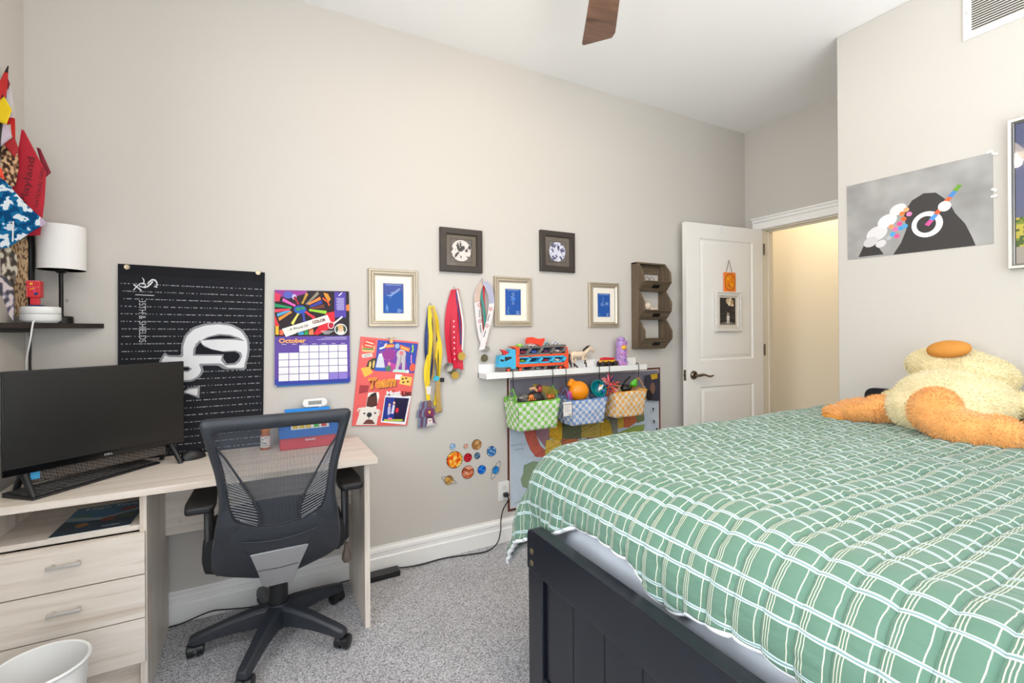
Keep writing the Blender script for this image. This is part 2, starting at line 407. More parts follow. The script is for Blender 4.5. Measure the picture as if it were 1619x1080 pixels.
# local: x from hinge (0) to leading edge (.80), y = out towards the room negative
Mdoor = Matrix(((DU.x, -DN.x, 0, Lh.x), (DU.y, -DN.y, 0, Lh.y), (0, 0, 1, 0), (0, 0, 0, 1)))
M_DOOR = mat('white_door_paint', rgb(247, 244, 239), 0.4, spec=0.4)
door = thing('door_1', None, None, (Lh.x, Lh.y, 0), 0, kind='structure')
DW = .80; dz0 = .012; dz1 = 2.05; xa, xb = .115, .668
d = MB(Mdoor)
d.box(0, xa, 0, .038, dz0, dz1).box(xb, DW, 0, .038, dz0, dz1)
d.box(xa, xb, 0, .038, dz0, .22).box(xa, xb, 0, .038, .833, 1.03).box(xa, xb, 0, .038, 1.94, dz1)
d.build('door_slab', M_DOOR, door, merge=.0001)
for z0, z1 in ((.22, .833), (1.03, 1.94)):
    p = MB(Mdoor)
    p.ring([(0, 0), (.008, .009), (.016, .010), (.03, .004), (.042, .002), (.042, .002)], xa, xb, z0, z1)
    p.add([(xa+.042, .002, z0+.042), (xb-.042, .002, z0+.042), (xb-.042, .002, z1-.042), (xa+.042, .002, z1-.042)], [(0, 1, 2, 3)])
    p.box(xa, xb, .012, .034, z0, z1)
    p.build('door_panel', M_DOOR, door, angle=.3)
h = MB(Mdoor); h.lathe([(0, -.016), (.022, -.016), (.031, -.008), (.033, 0), (0, 0)], (.735, 0, .925), 28, 'y')
h.tube([(.735, -.012, .925), (.735, -.055, .925)], .010, 12)
h.tube([(.742, -.055, .925), (.72, -.057, .929), (.69, -.057, .932), (.665, -.057, .924), (.64, -.056, .916), (.618, -.056, .917), (.60, -.057, .922)], [.011, .012, .010, .009, .0085, .008, .0065], 12, flat=.7)
h.build('door_handle', M_DKNICK, door)
h = MB(Mdoor); h.box(DW, DW+.002, .008, .030, .885, .965).box(DW, DW+.010, .013, .025, .915, .935)
h.build('latch_plate', M_DKNICK, door, bevel=.001)
for z in (.25, 1.05, 1.85):
    MB(Mdoor).tube([(-.006, -.006, z), (-.006, -.006, z+.09)], .006, 8).build('hinge', M_DKNICK, door)
hk = MB(Mdoor); hk.box(.438, .458, -.003, -.0005, 1.985, 2.053).box(.438, .458, -.003, .041, 2.0505, 2.053).box(.438, .458, .0385, .041, 2.0, 2.053)
o = hk.build('over_door_hook', M_WHITE, None); tag(o, 'small white hook strap over the top edge of the door', 'hook')

# things on the door
def onD(u, z, out=0.0): return Lh + DU*u + Vector((0, 0, z)) + DN*out
t = thing('hanging_art_tile', 'orange glass art tile hanging by a cord on the white door', 'ornament', tuple(onD(.373, 1.54, .004)))
k = MB(Mdoor); k.box(.312, .436, -.010, -.003, 1.545, 1.695); k.build('tile', mat('orange_glass', rgb(250, 132, 50), .25), t, bevel=.004)
D = Decal(lambda u, z: onD(u, z, .0105), DN)
D.disc(.374, 1.62, .053, .062, rgb(250, 140, 20), 26)
D.line([(.374+.053*math.cos(a/26*2*PI), 1.62+.062*math.sin(a/26*2*PI)) for a in range(26)], .004, rgb(90, 40, 14), True)
D.line([(.355, 1.575), (.385, 1.60), (.40, 1.64)], .003, rgb(90, 40, 14)); D.line([(.40, 1.60), (.375, 1.585)], .003, rgb(90, 40, 14))
D.line([(.345, 1.665), (.36, 1.64), (.34, 1.61)], .003, rgb(90, 40, 14)); D.disc(.395, 1.645, .014, .012, rgb(255, 176, 30)); D.disc(.355, 1.60, .012, .014, rgb(255, 176, 30))
D.build('drawing', t, PRINTG)
MB().tube([onD(.345, 1.69, .007), onD(.378, 1.79, .005), onD(.41, 1.69, .007)], .0022, 6).build('cord', mat('grey_cord', rgb(120, 110, 100), .8), t)
t = thing('framed_picture', 'white framed picture of an astronaut with balloons on the door', 'picture frame', tuple(onD(.397, 1.243, .004)))
k = MB(Mdoor); k.ring([(0, -.002), (0, -.022), (.006, -.026), (.018, -.020), (.03, -.022), (.034, -.012), (.034, -.004)], .266, .528, 1.243, 1.546)
k.box(.268, .526, -.008, -.002, 1.245, 1.544); k.build('frame', mat('distressed_white_frame', rgb(226, 222, 214), .5, var=.08, vscale=60), t, angle=.3)
D = Decal(lambda u, z: onD(u, z, .0085), DN)
D.rect(.300, 1.277, .494, 1.512, rgb(222, 212, 196)); D.rect(.318, 1.295, .478, 1.50, rgb(54, 50, 48))
for (u, z, r_, c_) in ((.395, 1.475, .02, (214, 190, 150)), (.37, 1.485, .014, (236, 220, 190)), (.352, 1.47, .016, (190, 150, 100)), (.38, 1.455, .015, (240, 228, 205)), (.36, 1.45, .013, (205, 170, 120)), (.345, 1.445, .01, (235, 215, 180))):
    D.disc(u, z, r_, r_*1.1, rgb(*c_), 14)
for i in range(14): D.disc(random.uniform(.33, .47), random.uniform(1.33, 1.49), .002, .002, rgb(220, 210, 190), 6)
D.poly([(.32, 1.296), (.476, 1.296), (.476, 1.306), (.42, 1.318), (.36, 1.316), (.32, 1.304)], rgb(120, 112, 108))
W_ = rgb(232, 224, 210)
D.disc(.395, 1.372, .012, .013, W_); D.poly([(.380, 1.362), (.410, 1.362), (.408, 1.328), (.382, 1.328)], W_)
D.poly([(.383, 1.33), (.393, 1.33), (.391, 1.302), (.382, 1.302)], W_); D.poly([(.397, 1.33), (.407, 1.33), (.408, 1.302), (.399, 1.302)], W_)
D.disc(.395, 1.372, .008, .007, rgb(60, 56, 54))
D.build('picture', t)

# ------------------------------------------------------------------ ceiling fan (one blade in view)
fc = Vector((1.016, 1.157, 0)); fan = thing('ceiling_fan', 'dark wood ceiling fan with one blade seen against the white ceiling', 'ceiling fan', (fc.x, fc.y, H))
k = MB(); k.lathe([(0, H-.002), (.075, H-.002), (.07, H-.03), (.03, H-.05), (0, H-.05)], (fc.x, fc.y, 0), 28); k.tube([(fc.x, fc.y, H-.04), (fc.x, fc.y, 2.7)], .013, 14); k.build('downrod', mat('bronze', rgb(56, 44, 36), .35, .8), fan)
k = MB(); k.lathe([(0, 2.71), (.05, 2.71), (.11, 2.68), (.125, 2.62), (.11, 2.57), (.06, 2.545), (.05, 2.50), (0, 2.50)], (fc.x, fc.y, 0), 32); k.build('motor_housing', MATS['bronze'], fan)
ang0 = math.atan2(.832, .555)
for i in range(5):
    a = ang0 + i*2*PI/5; M = Matrix.Translation((fc.x, fc.y, 2.6)) @ Matrix.Rotation(a, 4, 'Z') @ Matrix.Rotation(math.radians(-9), 4, 'X')
    b = MB(M); b.prism([(.20, -.055), (.62, -.073), (.655, -.062), (.665, .068), (.655, .076), (.20, .055)], 'z', -.004, .004)
    b.build('blade', M_FAN, fan, bevel=.002)
    b = MB(M); b.prism([(.10, -.02), (.26, -.03), (.26, .03), (.10, .02)], 'z', -.012, -.004); b.build('blade_bracket', MATS['bronze'], fan, bevel=.002)
M_SHADE = mat('frosted_lamp_glass', rgb(255, 240, 214), .5, emit=rgb(255, 226, 180), estr=4.0)
for i in range(3):
    a = .4+i*2*PI/3; c_ = fc + Vector((math.cos(a)*.09, math.sin(a)*.09, 0))
    b = MB(); b.lathe([(.02, 2.52), (.035, 2.50), (.055, 2.47), (.06, 2.445)], (c_.x, c_.y, 0), 20); b.build('lamp_shade', M_SHADE, fan)
    b = MB(); b.sph((c_.x, c_.y, 2.475), .022, 12, 8); b.build('bulb', M_SHADE, fan)
    bulb('fan_bulb', (c_.x, c_.y, 2.42), 7.5, (1.0, .82, .62), .03)

# ------------------------------------------------------------------ vent on the right wall
v_ = thing('wall_vent', 'white louvred air vent high on the right wall', 'vent', (XP, .8, 2.57))
P1 = onX(1523.7, 65.8, XP); vy1 = P1.y; vz0 = P1.z; vy0 = vy1-.55; vz1 = vz0+.26
Mv = Matrix(((0, 1, 0, XP), (-1, 0, 0, 0), (0, 0, 1, 0), (0, 0, 0, 1)))   # local x -> -Y, local y -> +X
k = MB(Mv); k.ring([(0, -.001), (0, -.008), (.004, -.010), (.026, -.010), (.028, -.002)], -vy1, -vy0, vz0, vz1)
for xx in ((-vy1+.20), (-vy1+.36)): k.box(xx-.006, xx+.006, -.010, -.002, vz0+.026, vz1-.026)
k.build('vent_frame', M_TRIM, v_, angle=.3)
k = MB(Mv); k.box(-vy1+.02, -vy0-.02, -.0015, -.0005, vz0+.02, vz1-.02); k.build('duct_backing', mat('dark_duct', rgb(92, 80, 70), .8), v_)
n_ = 19
for i in range(n_):
    z = vz0+.031+i*(.26-.062)/(n_-1)
    k = MB(Mv); k.add([(-vy1+.026, -.008, z-.003), (-vy0-.026, -.008, z-.003), (-vy0-.026, -.002, z+.003), (-vy1+.026, -.002, z+.003), (-vy1+.026, -.0088, z-.002), (-vy0-.026, -.0088, z-.002), (-vy0-.026, -.003, z+.004), (-vy1+.026, -.003, z+.004)],
        [(0,3,2,1),(4,5,6,7),(0,1,5,4),(1,2,6,5),(2,3,7,6),(3,0,4,7)]); k.build('slat', M_TRIM, v_, smooth=False)
k = MB(Mv); k.lathe([(0, -.0125), (.004, -.012), (.005, -.010)], (-vy1+.013, 0, vz0+.12), 10, 'y'); k.build('screw', M_STEEL, v_)

# ================================================================== DESK
desk = thing('desk', 'pale oak desk with three drawers and an open cubby against the wall', 'desk', (-.14, 2.24, 0))
DX0, DX1, DYF, DYB, DZT = -.775, .432, 2.0, 2.477, .735
MB().box(DX0, DX1, DYF, DYB, DZT-.024, DZT).build('desktop', M_OAKX, desk, bevel=.0015)
MB().box(.387, .409, 2.055, 2.462, 0, DZT-.024).build('side_panel', M_OAKZ, desk, bevel=.001)
MB().box(-.372, -.352, 2.04, 2.462, 0, DZT-.024).build('side_panel', M_OAKZ, desk, bevel=.001)
MB().box(-.77, -.752, 2.04, 2.462, 0, DZT-.024).build('side_panel', M_OAKZ, desk, bevel=.001)
MB().box(-.352, .387, 2.40, 2.416, .42, DZT-.024).build('modesty_panel', M_OAKX, desk, bevel=.001)
MB().box(-.752, -.372, 2.45, 2.46, .05, DZT-.024).build('back_panel', M_OAKX, desk)
MB().box(-.752, -.372, 2.05, 2.45, .582, .600).build('cubby_shelf', M_OAKX, desk, bevel=.001)
MB().box(-.752, -.372, 2.075, 2.09, 0, .128).build('kickboard', M_OAKX, desk)
for i, (z0, z1) in enumerate(((.438, .580), (.288, .434), (.134, .284))):
    d = MB().box(-.768, -.355, 2.022, 2.040, z0, z1).build('drawer_front', M_OAKX, desk, bevel=.0012)
    zc = z0+.085; hx0, hx1 = -.60, -.515
    k = MB(); k.box(hx0, hx1, 1.990, 2.002, zc-.005, zc+.005); k.box(hx0+.008, hx0+.016, 2.0, 2.022, zc-.004, zc+.004).box(hx1-.016, hx1-.008, 2.0, 2.022, zc-.004, zc+.004)
    k.build('drawer_handle', M_STEEL, d, bevel=.0015)
for x in (-.30, .36):
    MB().lathe([(0, -.003), (.004, -.0025), (.006, 0)], (x, 2.40, .47), 12, 'y').build('screw', M_STEEL, desk)

# magazine and papers in the cubby
t = thing('magazine', 'blue children\'s magazine lying in the open cubby above the drawers', 'magazine', (-.47, 2.14, .6005))
Pm = [Vector((-.61, 2.045, .605)), Vector((-.40, 2.052, .605)), Vector((-.386, 2.31, .612)), Vector((-.60, 2.30, .612))]
k = MB(); k.add([p-Vector((0, 0, .0045)) for p in Pm]+[p for p in Pm], [(3,2,1,0),(4,5,6,7),(0,1,5,4),(1,2,6,5),(2,3,7,6),(3,0,4,7)]); k.build('pages', mat('magazine_paper', rgb(225, 222, 214), .6), t, smooth=False)
D = Decal(quadmap(Pm[3], Pm[2], Pm[1], Pm[0]), (0, 0, 1), base=.0003)
D.rect(0, 0, 1, 1, rgb(34, 110, 150)); D.poly([(0, .5), (.3, .62), (1, .45), (1, 1), (0, 1)], rgb(38, 58, 74)); D.poly([(0, .35), (.5, .52), (1, .3), (1, .38), (.5, .62), (0, .47)], rgb(132, 150, 158))
D.disc(.6, .62, .1, .08, rgb(120, 60, 50)); D.disc(.3, .72, .08, .07, rgb(150, 110, 60)); D.disc(.78, .3, .12, .07, rgb(130, 50, 50)); D.disc(.2, .36, .12, .05, rgb(60, 110, 70)); D.disc(.82, .6, .12, .05, rgb(70, 90, 50))
D.build('cover', t, PRINTG)
xd = Pm[2]-Pm[3]; ud = Pm[3]-Pm[0]
text('High Five', 'title_lettering', t, M_WINK, Pm[0]+ud*.87+xd*.5+Vector((0, 0, .0015)), xd, ud, .03, .15)
text('anchor', 'lettering', t, M_WINK, Pm[0]+ud*.10+xd*.72+Vector((0, 0, .0015)), xd, ud, .012, .05)

# ================================================================== COMPUTER
ux = Vector((.813, .581, 0)); un = Vector((-.581, .813, 0))     # un points away from the viewer
P0 = Vector((-.5075, 2.228, 0))
Mc = Matrix(((ux.x, un.x, 0, P0.x), (ux.y, un.y, 0, P0.y), (0, 0, 1, 0), (0, 0, 0, 1)))
pc = thing('desktop_computer', 'black all-in-one computer on A-shaped legs at the left end of the desk', 'computer', tuple(P0+Vector((0, 0, DZT))))
k = MB(Mc); k.box(-.266, .276, 0, .012, .808, 1.147).box(-.24, .25, .012, .03, .85, 1.12); k.build('housing', M_BLACK, pc, bevel=.003)
MB(Mc).box(-.261, .271, -.0012, .0005, .832, 1.142).build('screen', mat('dark_screen', rgb(30, 28, 27), .32, spec=.5), pc)
MB(Mc).box(-.264, .274, -.0015, .0008, .810, .831).build('chin', mat('gloss_black', rgb(10, 10, 11), .12), pc)
text('DELL', 'lettering', pc, mat('silver_ink', rgb(180, 180, 180), .4), Mc @ Vector((.012, -.0022, .8205)), ux, ZP_, .007, .026, bold=.02)
def grille():
    m = bpy.data.materials.new('speaker_weave'); m.use_nodes = True; nt = m.node_tree; b = nt.nodes['Principled BSDF']; b.inputs['Roughness'].default_value = .8
    tc = nt.nodes.new('ShaderNodeTexCoord'); mp = nt.nodes.new('ShaderNodeMapping'); mp.inputs['Rotation'].default_value = (0, math.radians(45), -math.radians(35.5))
    ck = nt.nodes.new('ShaderNodeTexChecker'); ck.inputs['Scale'].default_value = 190
    ck.inputs[1].default_value = (*rgb(98, 88, 80), 1); ck.inputs[2].default_value = (*rgb(42, 38, 36), 1)
    nt.links.new(tc.outputs['Object'], mp.inputs[0]); nt.links.new(mp.outputs[0], ck.inputs[0]); nt.links.new(ck.outputs[0], b.inputs['Base Color']); return m
k = MB(Mc); k.box(-.20, .215, .014, .04, .768, .812); k.build('speaker_bar', grille(), pc, bevel=.006)
MB(Mc).box(-.196, -.172, .0125, .0142, .782, .806).build('sticker', mat('blue_sticker', rgb(60, 160, 215), .4), pc)
for s_ in (-.212, .228):
    for q0, q1 in (((s_, .02, .815), (s_, -.058, .742)), ((s_, .02, .815), (s_, .075, .742))):
        MB(Mc).tube([q0, q1, (q1[0], q1[1]*1.02, .7355)], [.012, .0085, .0085], 14).build('leg', M_BLACK, pc)
# keyboard
Ka = Vector((-.640, 2.033, 0)); Kb = Vector((-.36, 2.353, 0)); kx = (Kb-Ka).normalized(); ky = Vector((-kx.y, kx.x, 0))
Mk = Matrix(((kx.x, ky.x, 0, Ka.x), (kx.y, ky.y, 0, Ka.y), (0, 0, 1, DZT), (0, 0, 0, 1)))
kb = thing('keyboard', 'black keyboard pushed under the computer screen', 'keyboard', tuple(Ka+Vector((0, 0, DZT))))
k = MB(Mk); k.prism([(0, .0005), (.135, .0005), (.135, .016), (0, .007)], 'x', 0, .425); k.build('case', M_BLACK, kb, bevel=.002)
kk = MB(Mk)
for r in range(5):
    n = 19
    for c_ in range(n):
        if r == 0 and 4 <= c_ <= 7: continue
        x = .010+c_*.0215; y = .016+r*.0235; z = .007+y*.0667
        kk.box(x, x+.018, y, y+.0195, z, z+.0035)
kk.box(.010+4*.0215, .010+8*.0215-.003, .016, .0355, .008, .0118)
o = kk.build('keys', mat('charcoal_keys', rgb(74, 72, 72), .3), kb, smooth=False); o['kind'] = 'stuff'
# mouse
ms = thing('computer_mouse', 'black computer mouse beside the right foot of the screen', 'mouse', (-.253, 2.375, DZT))
k = MB(); k.sph((0, 0, 0), (.031, .052, .040), 24, 14)
for i, v in enumerate(k.v):
    z = max(v[2], .0); z = z*(1-.12*(v[1]/.05)); k.v[i] = (v[0]*(1-.12*abs(v[1]/.05)), v[1], z)
k.M = Matrix.Translation((-.253, 2.375, DZT+.0008)) @ Matrix.Rotation(math.radians(-58), 4, 'Z'); k.build('shell', M_BLACK, ms, angle=1.2)
k = MB(k.M); k.tube([(0, .036, .022), (0, .034, .029), (0, .026, .034)], .003, 8); k.build('scroll_wheel', MATS['gloss_black'], ms)

# ================================================================== OTHER THINGS ON THE DESK
t = thing('pill_bottle', 'amber pill bottle with white label on the desk', 'bottle', (.018, 2.395, DZT))
c_ = (.018, 2.395, DZT)
MB().lathe([(0, .0005), (.019, .0005), (.0205, .003), (.0205, .066), (.017, .074), (.017, .086), (.0165, .088), (0, .088)], c_, 28).build('vial', mat('amber_plastic', rgb(178, 96, 30), .2), t)
MB().lathe([(.0209, .012), (.0209, .063), (.0205, .063), (.0205, .012)], c_, 28).build('label_wrap', mat('label_paper', rgb(230, 226, 222), .6), t)
MB().lathe([(0, .084), (.0185, .084), (.0185, .092), (.017, .095), (0, .095)], c_, 28).build('cap', mat('amber_cap', rgb(196, 116, 40), .35), t)
k = Decal(lambda u, z: Vector((.018+.0212*math.sin(u), 2.395-.0212*math.cos(u), DZT+z)), (0, -1, 0))
for z, a, b in ((.055, -.2, .4), (.049, -.9, -.2), (.034, -.9, .1), (.03, -.2, .3), (.022, -.6, .5)): k.line([(a+(b-a)*i/6, z+(.001 if i % 2 else -.001)) for i in range(7)], .0025, rgb(60, 60, 70))
k.build('print', t)
# toy cash register: red base, blue top with keys
t = thing('toy_cash_register', 'red and blue toy cash register with yellow and green keys on the desk', 'toy', (.20, 2.38, DZT))
rx0, rx1 = .075, .335
RED = mat('toy_red', rgb(214, 48, 58), .35); BLUE = mat('toy_blue', rgb(20, 110, 200), .35)
k = MB(); k.prism([(2.325, .7355), (2.46, .7355), (2.46, .79), (2.335, .79)], 'x', rx0, rx1); k.build('base', RED, t, bevel=.004)
k = MB(); k.prism([(2.322, .787), (2.47, .787), (2.47, .862), (2.44, .868), (2.345, .806)], 'x', rx0-.003, rx1+.003); k.build('housing', BLUE, t, bevel=.004)
k = MB(); k.prism([(2.455, .855), (2.476, .855), (2.476, .897), (2.455, .897)], 'x', .10, .30); k.build('back_display', mat('toy_light_blue', rgb(24, 140, 226), .35), t, bevel=.003)
MB().box(.178, .222, 2.3225, 2.332, .770, .777).build('drawer_grip', mat('toy_pink_grip', rgb(240, 190, 196), .4), t, bevel=.001)
sl = (Vector((0, 2.44, .868))-Vector((0, 2.345, .806))).normalized(); sn = Vector((0, -sl.z, sl.y))
kp = lambda u, v: Vector((u, 2.345, .806)) + sl*v
k = MB(); pts = [kp(.122, .02), kp(.285, .02), kp(.285, .095), kp(.122, .095)]; k.add([p+sn*.001 for p in pts]+[p for p in pts], [(0,1,2,3),(7,6,5,4),(0,4,5,1),(1,5,6,2),(2,6,7,3),(3,7,4,0)]); k.build('key_panel', M_WHITE, t, smooth=False)
Rk = Matrix((Vector((1, 0, 0)), sl, sn)).transposed()
for i, (u, c_) in enumerate(((.140, (232, 196, 40)), (.168, (232, 196, 40)), (.196, (232, 196, 40)), (.230, (70, 200, 70)), (.263, (30, 100, 200)))):
    for j in range(3):
        cc = c_ if not (i == 4 and j == 0) else (210, 50, 60)
        MB().obox(kp(u, .033+j*.0235)+sn*.003, (.021, .017, .004), Rk).build('key', mat('toy_key_%d_%d_%d' % cc, rgb(*cc), .4), t, bevel=.001)
MB().box(.085, .092, 2.34, 2.43, .84, .872).build('card_slot', mat('toy_dark_blue', rgb(10, 70, 140), .4), t, bevel=.002)
# small white digital clock on top
t = thing('digital_clock', 'small white rounded digital clock standing on the blue toy', 'clock', (.237, 2.466, .8975))
pill = []
for i in range(24):
    a = 2*PI*i/24; cx = .036 if math.cos(a) > 0 else -.036
    pill.append((.233+cx+.0205*math.cos(a), .9205+.0205*math.sin(a)))
MB().prism(pill, 'y', 2.458, 2.474).build('case', M_WHITE, t, bevel=.003)
MB().box(.203, .263, 2.4572, 2.4585, .912, .930).build('display', mat('lcd_grey', rgb(150, 150, 146), .3), t)
MB().tube([(.255, 2.46, .8978), (.255, 2.46, .902)], .006, 12).build('foot', M_WHITE, t)

# ================================================================== OFFICE CHAIR
CX_, CY_ = .06, 2.16
ch = thing('office_chair', 'black mesh-back office chair on castors pushed in at the desk', 'chair', (CX_, CY_, 0))
def yb(z):
    zs = [.30, .40, .50, .62, .80, 1.0]; ys = [2.03, 1.94, 1.87, 1.80, 1.765, 1.72]
    if z <= zs[0]: return ys[0]
    for i in range(5):
        if z <= zs[i+1]:
            t_ = (z-zs[i])/(zs[i+1]-zs[i]); return ys[i]*(1-t_)+ys[i+1]*t_
    return ys[-1]
def bow(x): return -.55*((x-.056)**2)+.0     # sides of the back lean away from the viewer -> none: gentle bow
def smooth_poly(P, it=2):
    for _ in range(it):
        Q = []
        for i in range(len(P)):
            a = P[i]; b = P[(i+1) % len(P)]
            Q += [(a[0]*.75+b[0]*.25, a[1]*.75+b[1]*.25), (a[0]*.25+b[0]*.75, a[1]*.25+b[1]*.75)]
        P = Q
    return P
def half(L):  # mirror a right-hand outline about the chair axis
    return L
ax_ = .056
def round_poly(P, rs):
    out = []; n = len(P)
    for i in range(n):
        p0, p1, p2 = Vector((*P[i-1], 0)), Vector((*P[i], 0)), Vector((*P[(i+1) % n], 0)); r = rs[i] if isinstance(rs, list) else rs
        d0 = min(r, (p0-p1).length*.45); d2 = min(r, (p2-p1).length*.45)
        a_ = p1+(p0-p1).normalized()*d0; b_ = p1+(p2-p1).normalized()*d2
        for t_ in (0, .2, .4, .6, .8, 1): q = a_*(1-t_)**2+p1*2*t_*(1-t_)+b_*t_*t_; out.append((q.x, q.y))
    return out
outer = [(-.172, .995), (-.131, .813), (-.122, .74), (-.122, .69), (-.138, .60), (-.150, .517), (-.152, .43), (-.12, .402), (-.01, .345),
         (.12, .345), (.232, .402), (.264, .43), (.262, .517), (.250, .60), (.235, .69), (.236, .74), (.245, .813), (.286, .995)]
inner = [(-.136, .950), (-.103, .80), (-.092, .69), (-.078, .638), (-.02, .605), (.056, .592), (.132, .605), (.19, .638), (.204, .69), (.215, .80), (.248, .950)]
def resample(P, n):
    P = P+[P[0]]; L = [0]
    for i in range(len(P)-1): L.append(L[-1]+math.dist(P[i], P[i+1]))
    out = []; j = 0
    for k in range(n):
        s_ = L[-1]*k/n
        while L[j+1] < s_: j += 1
        t_ = (s_-L[j])/max(1e-9, L[j+1]-L[j]); out.append((P[j][0]*(1-t_)+P[j+1][0]*t_, P[j][1]*(1-t_)+P[j+1][1]*t_))
    return out
# both outlines are sampled by angle about a common centre so that they can be bridged
def by_angle(P, n, c):
    P = round_poly(P, .022); out = []
    for k in range(n):
        a = 2*PI*k/n; dx, dz = math.cos(a), math.sin(a); best = None
        for i in range(len(P)):
            p, q = P[i], P[(i+1) % len(P)]
            ex, ez = q[0]-p[0], q[1]-p[1]; det = dx*(-ez)+ex*dz
            if abs(det) < 1e-12: continue
            wx, wz = p[0]-c[0], p[1]-c[1]
            t_ = (wx*(-ez)+ex*wz)/det; s_ = (dx*wz-dz*wx)/det
            if t_ > 0 and -1e-6 <= s_ <= 1+1e-6 and (best is None or t_ > best): best = t_
        out.append((c[0]+dx*best, c[1]+dz*best))
    return out
NA = 240; cc = (.056, .72)
O_ = by_angle(outer, NA, cc); I_ = by_angle(inner, NA, cc)
k = MB(); vs = []
rings = 5
for fr, off in ((1.0, .028), (1.0, .004), (.97, -.004), (.5, -.010), (.05, -.004), (0, .002), (0, .026)):
    for a, b in zip(I_, O_):
        x = a[0]*(1-fr)+b[0]*fr; z = a[1]*(1-fr)+b[1]*fr
        if fr == .97: x = a[0]+(b[0]-a[0])*(1-.006/max(.01, math.dist(a, b))); z = a[1]+(b[1]-a[1])*(1-.006/max(.01, math.dist(a, b)))
        vs.append((x, yb(z)+off, z))
m = 7; fs = [(i*NA+q, i*NA+(q+1) % NA, ((i+1) % m)*NA+(q+1) % NA, ((i+1) % m)*NA+q) for i in range(m) for q in range(NA)]
k.add(vs, fs); k.build('back_frame', M_CHAIR, ch, angle=.9)
# flared rib lines on the shell
k = MB()
k.tube([(-.062, yb(.555)-.008, .555), (0, yb(.54)-.014, .542), (.056, yb(.537)-.014, .538), (.12, yb(.545)-.014, .545), (.175, yb(.56)-.008, .56)], .0022, 6)
k.tube([(-.072, yb(.56)-.004, .575), (-.045, yb(.50)-.012, .50), (-.028, yb(.47)-.012, .47)], .003, 6)
k.tube([(.185, yb(.56)-.004, .575), (.155, yb(.50)-.012, .50), (.14, yb(.47)-.012, .47)], .003, 6)
k.build('moulding', M_CHAIR, ch)
# mesh panel
def meshmat():
    m = bpy.data.materials.new('chair_mesh'); m.use_nodes = True; nt = m.node_tree; b = nt.nodes['Principled BSDF']; out = nt.nodes['Material Output']
    b.inputs['Base Color'].default_value = (*rgb(70, 74, 82), 1); b.inputs['Roughness'].default_value = .7
    tc = nt.nodes.new('ShaderNodeTexCoord'); sp = nt.nodes.new('ShaderNodeSeparateXYZ'); nt.links.new(tc.outputs['Object'], sp.inputs[0])
    def wave(sock):
        a = nt.nodes.new('ShaderNodeMath'); a.operation = 'MULTIPLY'; a.inputs[1].default_value = 2*PI/.0024; nt.links.new(sock, a.inputs[0])
        b_ = nt.nodes.new('ShaderNodeMath'); b_.operation = 'SINE'; nt.links.new(a.outputs[0], b_.inputs[0])
        c = nt.nodes.new('ShaderNodeMath'); c.operation = 'GREATER_THAN'; c.inputs[1].default_value = .62; nt.links.new(b_.outputs[0], c.inputs[0]); return c
    x, z = wave(sp.outputs[0]), wave(sp.outputs[2])
    mx = nt.nodes.new('ShaderNodeMath'); mx.operation = 'MAXIMUM'; nt.links.new(x.outputs[0], mx.inputs[0]); nt.links.new(z.outputs[0], mx.inputs[1])
    t_ = nt.nodes.new('ShaderNodeBsdfTransparent'); ms_ = nt.nodes.new('ShaderNodeMixShader')
    nt.links.new(mx.outputs[0], ms_.inputs[0]); nt.links.new(t_.outputs[0], ms_.inputs[1]); nt.links.new(b.outputs[0], ms_.inputs[2]); nt.links.new(ms_.outputs[0], out.inputs[0]); return m
k = MB()
I2 = [(cc[0]+(p[0]-cc[0])*1.03, cc[1]+(p[1]-cc[1])*1.02) for p in I_]
vs = [(p[0], yb(p[1])+.012, p[1]) for p in I2]; inner2 = [(cc[0]+(p[0]-cc[0])*.5, cc[1]+(p[1]-cc[1])*.5) for p in I2]
vs += [(p[0], yb(p[1])+.014, p[1]) for p in inner2] + [(cc[0], yb(cc[1])+.014, cc[1])]
fs = [(i, (i+1) % NA, NA+(i+1) % NA, NA+i) for i in range(NA)] + [(NA+i, NA+(i+1) % NA, 2*NA) for i in range(NA)]
k.add(vs, fs); k.build('mesh_panel', meshmat(), ch)
# lumbar wings with slats
for sgn in (-1, 1):
    def mx_(x): return x if sgn < 0 else 2*ax_-x
    edge = [(-.128, .905), (-.10, .86), (-.065, .79), (-.027, .715), (-.010, .672), (-.006, .64), (-.010, .606)]
    wall_ = [(-.122, .88), (-.108, .82), (-.100, .76), (-.092, .69), (-.085, .66), (-.075, .636), (-.03, .606)]
    k = MB(); k.tube([(mx_(x), yb(z)+.006, z) for x, z in edge], .0035, 8); lw = k.build('lumbar_wing', M_CHAIR, ch)
    def xe(L, z):
        for i in range(len(L)-1):
            if L[i][1] >= z >= L[i+1][1]:
                t_ = (L[i][1]-z)/(L[i][1]-L[i+1][1]); return L[i][0]*(1-t_)+L[i+1][0]*t_
        return L[0][0] if z > L[0][1] else L[-1][0]
    M_SL = mat('slat_grey', rgb(118, 120, 124), .4); nsl = 24
    for i in range(nsl):
        z = .875-i*(.875-.622)/(nsl-1)
        x0 = xe(wall_, min(.88, z+.006)); z0 = z+.018; x1 = xe(edge, z-.006)-.004; z1 = z-.016
        z1 = max(z1, .608)
        b = MB(); b.tube([(mx_(x0), yb(z0)+.006, z0), (mx_(x1), yb(z1)+.006, z1)], .0016, 6); b.build('slat', M_SL, lw)
